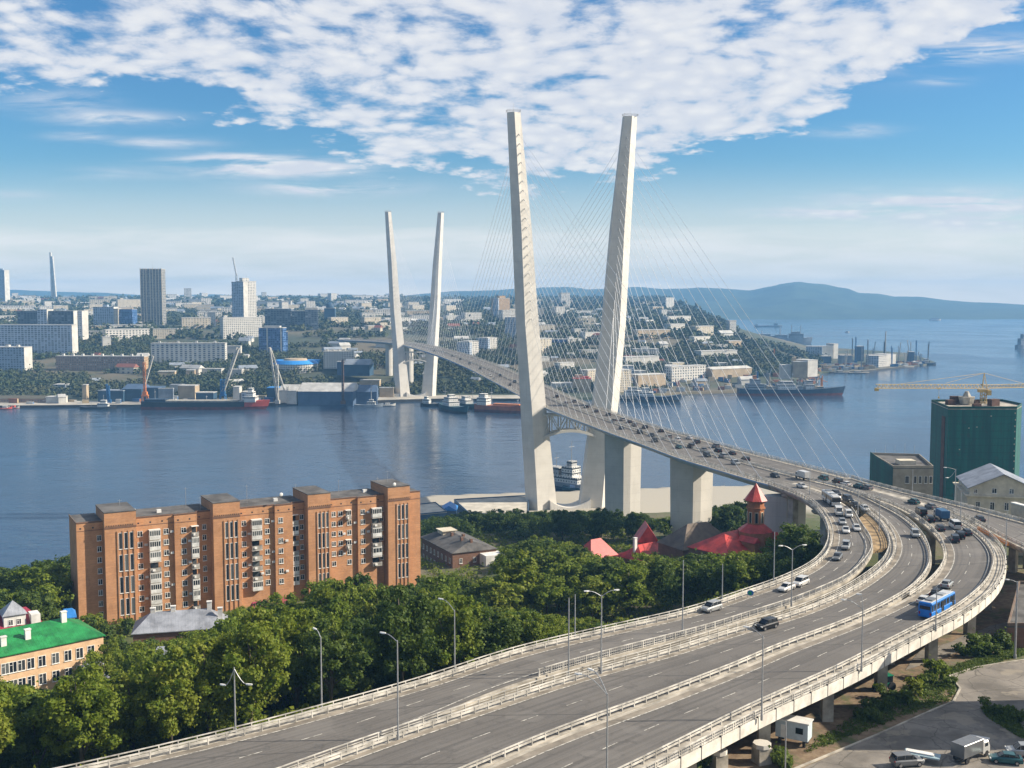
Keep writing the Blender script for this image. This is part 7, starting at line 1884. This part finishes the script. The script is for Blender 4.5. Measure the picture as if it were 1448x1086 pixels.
ship('tug','black tug with a white wheelhouse lying at the quay at the left','tug',139,578.5,38,9,2.6,3,BLK,BLK,[(.0,.30,.8,0,4,SW),(.08,.24,.6,4,7.5,SW)],[(.16,7.5,14,.2),(-.2,0,5,.2)])
ship('motor_boat','small red and white boat at the left edge of the far quay','boat',6,579,16,5,1.6,10,FRED,BLK,[(-.1,.2,.7,0,2.4,SW)],[(.05,2.4,6,.12)])
ship('motor_boat','small white boat with a red stripe second from the left edge','boat',20,577.5,13,4,1.3,-10,FPLAIN,FRED,[(-.2,.1,.7,0,2,FRED)],[(.0,2,5,.1)])
ship('patrol_boat','white patrol boat with one tall white mast left of the far pylon','boat',521,575,32,7,2.2,0,GRYS,GRYS,[(-.05,.25,.75,0,3.4,SW),(.02,.18,.5,3.4,6,SW)],[(.1,6,24,.55)])
ship('motor_boat','small white cabin boat beside the patrol boat','boat',549,574.5,16,4.5,1.8,8,FPLAIN,BLK,[(-.2,.15,.7,0,2,SW)],[(0,2,5,.1)])
ship('tug','dark tug moored between the far pylon and the teal ship','tug',611,575,26,9,3.6,-20,BLK,BLK,[(-.4,-.1,.7,0,5,SW),(-.34,-.2,.5,5,8,SW)],[(-.3,8,15,.25)])
ship('coaster','teal ship with a white deckhouse lying bow toward the camera, left of a pair','ship',643,582,62,14,6,-62,TEAL,BLK,[(-.30,-.02,.9,0,5,SW),(-.26,-.05,.8,5,9,SW),(-.2,-.1,.5,9,12,SW)],[(-.4,0,20,.3),(.2,0,13,.25)],sheer=3)
ship('coaster','shorter teal ship lying right behind the bow-on teal ship','ship',664,577,48,12,5,-58,TEAL,BLK,[(-.3,0,.8,0,4,SW),(-.25,-.08,.6,4,8,SW)],[(.15,0,19,.25)],sheer=2.5)
ship('cargo_ship','rusty orange ship with white deckhouse moored under the main span','ship',710,583,62,14,7.5,-24,ORH,BOOT,[(-.44,-.26,.9,0,8,SW),(-.42,-.3,.6,8,12,SW),(-.15,.35,.5,0,2,FORG)],[(-.2,0,19,.35),(.3,0,9,.3)],sheer=3)
ship('research_ship','grey ship with a crowded white superstructure and radar mast behind the near pylon legs','ship',807,691,60,12,4.4,-42,GRYS,NAVY,[(-.34,.16,.85,0,4,SW),(-.28,-.12,.6,4,9,SWG),(-.07,.08,.7,4,10.5,SW),(-.02,.05,.45,10.5,14,SWG),(.2,.25,.35,0,2.2,HAT),(-.42,-.36,.6,0,2.2,GRYS),(-.10,-.075,.25,2.9,9,BOOT)],[(.01,14,27,.3),(-.2,9,17,.25),(.32,0,8,.2),(.12,2.9,12,.15),(-.38,2,10,.15),(.22,2,9,.12)])
p0=un(806,692,0)
ship('barge','dark blue barge alongside the quay right of the research ship','barge',822,694,24,9,2.4,-8,mat('barge_blue',(0.03,0.09,0.13),.6),BLK,[(-.3,.2,.6,0,1.5,BLUEG)])
ship('work_boat','small tan work boat by the near quay beneath the bridge','boat',1002,692,20,6,1.6,-30,HAT,BLK,[(-.2,.1,.7,0,2.4,SW)],[(0,2.4,8,.15)])
ship('work_boat','blue work boat moored left of the second bridge pier','boat',958,711,14,5,1.6,-30,BLUEG,BLK,[(-.2,.15,.7,0,2.2,SW)],[(0,2,5,.1)])
ship('cargo_ship','dark ship with a rusty bow moored against the dock sheds behind the stays','ship',930,568,52,12,6.5,-4,NAVY,BLK,[(-.42,-.1,.85,0,5,SW),(-.36,-.2,.6,5,10,SW)],[(-.25,10,18,.3),(.1,0,12,.3)],sheer=3)
ship('trawler','pale rusty trawler moored left of the dark ship with the rusty bow','ship',898,566,44,11,6,-4,HAT,BLK,[(-.3,.2,.85,0,6,SW),(-.2,.05,.6,6,10,SW)],[(0,10,18,.3)])
ship('factory_ship','big navy hulled ship with cream deckhouses and orange cranes off the headland','ship',1117,559,132,19,8,2,NAVY,BOOT,[(-.13,.04,.9,0,6,SW),(-.10,.02,.8,6,10,SWG),(.14,.22,.7,0,6,SW),(-.42,-.27,.9,0,7,GRYS),(-.38,-.30,.7,7,13,GRYS),(.16,.21,.5,6,11,SWG),(.25,.31,.6,0,3.5,HAT),(-.22,-.16,.6,0,4,HAT),(.06,.11,.6,0,4,GRYS),(-.36,-.33,.3,13,17,FORG)],[(-.33,14,26,.5),(.02,10,22,.4),(-.06,10,17,.3),(.36,0,9,.3),(.08,0,13,.3),(.26,3,12,.3),(-.2,4,15,.3)],cranes=[(.30,14,8,9,FORG),(-.20,16,9,6,FTAN),(.31,17,-7,12,FORG)],sheer=3.5)
ship('naval_ship','large slate grey naval ship with two mast clusters behind the headland','ship',1106,486,150,24,15,-3,GRYS,GRYS,[(-.42,-.22,.8,0,11,GRYS),(-.20,-.14,.6,0,6,GRYS),(-.12,.08,.8,0,9,GRYS),(.12,.36,.8,0,12,GRYS),(.16,.30,.6,12,17,GRYS)],[(.16,16,36,1.1),(.32,12,34,1.1),(-.04,9,30,1.4),(-.36,11,20,1.2)],sheer=3)
ship('tanker','low dark ship far out right of the headland crest','ship',1086,462.5,112,18,7,0,GRYS,BLK,[(.22,.34,.9,0,9,GRYS),(-.46,-.40,.9,0,5,GRYS)],[(.28,9,18,.8)])
ship('naval_ship','tall dark warship cut by the right edge out in the bay','ship',1455,493,70,16,9,14,GRYS,GRYS,[(-.4,.1,.8,0,16,GRYS),(-.3,0,.7,16,26,GRYS)],[(-.2,26,50,.9),(.1,0,30,.7)])
ship('ferry','tiny white ferry near the opposite bay shore','ship',1322,453.4,60,14,8,0,FPLAIN,FPLAIN,[(-.3,.3,.9,0,7,SW)])
ship('motor_boat','lone tiny white boat in the middle of the bay','boat',1198,470.5,14,6,3,0,FPLAIN,FPLAIN,[(-.3,.2,.8,0,3,SW)])
ship('crane_ship','small crane ship lying at the very tip of the port','ship',1313,516.5,26,9,4,-3,NAVY,BLK,[(-.4,0,.8,0,4,SW),(-.35,-.1,.6,4,8,SW)],[(-.05,0,32,.5)])
ship('tug','dark tug just left of the crane ship at the port tip','tug',1296,517.8,24,8,3.4,4,NAVY,BLK,[(-.3,.1,.8,0,4.5,SW)],[(0,4,12,.35)])
for i,(px,py,l) in enumerate(((1189,527.5,22),(1214,528,26),(1281,520,24))):
    ship('pontoon',('pale pontoon along the port shore below the grey hall','pale pontoon under the white box warehouse','pale pontoon between warehouse and port tip')[i],'pontoon',px,py,l*1.3,7,1.8,(2,4,14)[i],HAT,BLK,[(-.2,.1,.6,0,2.4,SW)],sheer=.4)
# harbour cranes
def harbour_crane(px,yb,ytow,xt,yt,D,m1,m2,label,w=1.4,portal=True,group=None):
    g=max(2.6,tf((px-724)/F*D,D)) if D>1233 else 3
    X=(px-724)/F*D; t=thing('harbour_crane',label,'crane',(X,D,g),0,group); ztw=und(px,ytow,D)[2]-g; tipx=(xt-724)/F*D-X; tz=und(xt,yt,D)[2]-g
    mb=MB()
    if portal:
        for a in (-4,4):
            for b in (-4,4): mb.bar((a,b,0),(a*.6,b*.6,8),.9,.9)
        mb.box(-3.4,3.4,-3.4,3.4,8,9.4)
    obj('portal',mb,m1,t) if portal else None
    mb=MB(); lattice(mb,(0,0,9 if portal else 0),(0,0,ztw),w*1.6,w*1.6,6,w*.14); mb.box(-2.6,2.6,-2.2,2.2,9.5 if portal else 0,13 if portal else 4); obj('tower',mb,m1,t)
    z0=ztw*.45 if portal else 3
    mb=MB(); lattice(mb,(0,0,z0),(tipx,0,tz),w,w,12,w*.14); obj('boom',mb,m2,t)
    mb=MB(); mb.tube((0,0,ztw),(tipx,0,tz),w*.06,n=4); mb.tube((tipx,0,tz),(tipx+(1 if tipx>0 else -1)*.6,0,tz*.35),w*.05,n=3); obj('hoist_cable',mb,DARK,t); return t
WS=mat('weathered_white_steel',(0.50,0.48,0.43),.6,var=.12,scale=.3); BST=mat('blue_steel',(0.03,0.14,0.33),.5,var=.1,scale=.3)
harbour_crane(313.5,572,536,336.5,492,1262,BST,WS,'blue harbour crane with a long white boom leaning right over the freighter',2.6)
harbour_crane(203,572,512,216,503,1258,FORG,WS,'orange masted crane with a pale boom left of the white balcony slab',1.5)
harbour_crane(391,566,515,381,491,1256,WS,WS,'white floating crane mast with its boom tip leaning left',1.5,False)
harbour_crane(406,552,546,382,492,1262,WS,WS,'second white boom leaning left from the dock shed roof',1.3,False)
harbour_crane(484,566,510,484.5,508,1250,mat('rust_steel',(0.14,0.08,0.055),.8),DARK,'rust brown straight mast in front of the long blue dock shed',1.3,False)
harbour_crane(151,568,545,149,543,1258,BST,BST,'blue deck crane tower behind the left tug',1.6,False)
for (px,yt,xt,y2,m,lab) in ((1205.5,479,1205,478,FGREYR,'grey lattice crane mast left of the slim blue one in the port'),(1210.5,477,1210,476,BST,'slim blue crane mast in the port'),(1227.5,481,1227,480,FGREYR,'thin grey crane mast right of the dark blue dock tower block'),(1235,492,1238,483,FGREYR,'leaning dark crane left of the white box warehouse'),(1250.5,484,1251,483,DARK,'dark short crane mast over the white box warehouse'),(1252,469,1252.6,468,WS,'thin tall white signal mast behind the white box warehouse'),(1271,489,1274,484,WS,'white crane left of the arched pair in the port'),(1288,484,1283,481,WS,'white crane with a bent boom near the port tip'),(1296,482,1295.5,481,BST,'blue crane mast behind the plant tower'),(1313,486,1314,483,DARK,'dark crane mast on the outermost port jetty'),(1095,494,1095,493,FORG,'orange lighthouse-like mast behind the big navy ship')):
    harbour_crane(px,512,yt,xt,y2,2040 if px>1100 else 1840,m,m,lab,0.85,False,group=None)
harbour_crane(1157,524,520,1163,527,1800,FORG,FORG,'orange dock crane at the stern of the big navy ship',1.2,False)
for px,y2,m,lab in ((985,535,FGREYR,'slim grey dock crane left of the very long dock shed'),(1000,538,WS,'pale dock crane near the end of the very long dock shed'),(1072,528,BST,'blue dock crane behind the navy ship funnel'),(1086,524,FGREYR,'grey dock crane behind the middle of the navy ship'),(1132,520,WS,'pale dock crane in front of the beige hall'),(960,538,FORG,'rusty dock crane by the dark ship bow'),(1196,498,WS,'pale crane at the left end of the port'),(1219,494,FGREYR,'grey crane behind the port pontoons'),(1262,492,BST,'small blue crane right of the white box warehouse'),(1280,498,WS,'small pale crane before the bent boom crane'),(1303,500,FGREYR,'small grey crane at the last jetty')):
    D_=lin(DFX,DFD,(px-724)/F)+20; harbour_crane(px,552,y2,px+rnd.uniform(-6,6),y2-3,D_,m,m,lab,0.9,False)
# harbour clutter on the port tip and quays: stacked containers and bollards as single things
CP_=[mat('container_%s'%n,c,.6,var=.1,scale=.3) for n,c in (('white',(0.5,0.5,0.47)),('blue',(0.05,0.12,0.25)),('rust',(0.25,0.10,0.05)),('tan',(0.38,0.30,0.18)),('grey',(0.2,0.21,0.22)))]
CN=['white','blue','rust brown','tan','grey']; cp={}
for i in range(280):
    if i<40 or i>=170: px=rnd.uniform(1130,1306); D=lin(DFX,DFD,(px-724)/F)+rnd.uniform(10,150)*min(1,(1318-px)/60); wh='in the port at the headland tip'
    elif i<85: px=rnd.uniform(0,560); D=lin(DFX,DFD,(px-724)/F)+rnd.uniform(10,42); wh='on the far quay left of the far pylons'
    else: px=rnd.uniform(860,1156); D=lin(DFX,DFD,(px-724)/F)+rnd.uniform(8,130); wh='along the dock shore behind the stays'
    X=(px-724)/F*D
    if nearfoot2(X,D,1): continue
    k=rnd.randrange(5); z=max(3.2,tf(X,D))
    lab='%s container or hut %s'%(CN[k],wh)
    s=(rnd.uniform(.8,1.6),rnd.uniform(.8,1.4),rnd.uniform(.8,2.2))
    if k not in cp:
        t=thing('container',lab,'container',(X,D,z),R(rnd.uniform(-30,30)),'containers and huts on the docks'); t.scale=s
        mb=MB(); mb.box(-3.5,3.5,-1.6,1.6,0,2.6); obj('body',mb,CP_[k],t); mb=MB(); mb.box(3.52,3.58,-1.4,1.4,.2,2.4); obj('door',mb,CP_[(k+1)%5],t); cp[k]=t
    else: copy_tree(cp[k],None,(X,D,z),R(rnd.uniform(-30,30)),lab,scale=s)
# ================================================================ HAZE: one closed box of even air
mb=MB(); mb.box(-8500,8500,-400,9600,-6.2,262)
hm=bpy.data.materials.new('haze_air'); hm.use_nodes=True; hm.node_tree.nodes.clear(); t=NT(hm.node_tree)
o_=t.n('ShaderNodeOutputMaterial'); pv=t.n('ShaderNodeVolumePrincipled')
pv.inputs['Color'].default_value=(0.24,0.56,1.0,1); pv.inputs['Density'].default_value=1.12e-4; pv.inputs['Anisotropy'].default_value=0.0
t.L.new(pv.outputs[0],o_.inputs['Volume'])
hz=obj('haze',mb,hm); hz['kind']='stuff'
hz.display_type='WIRE'
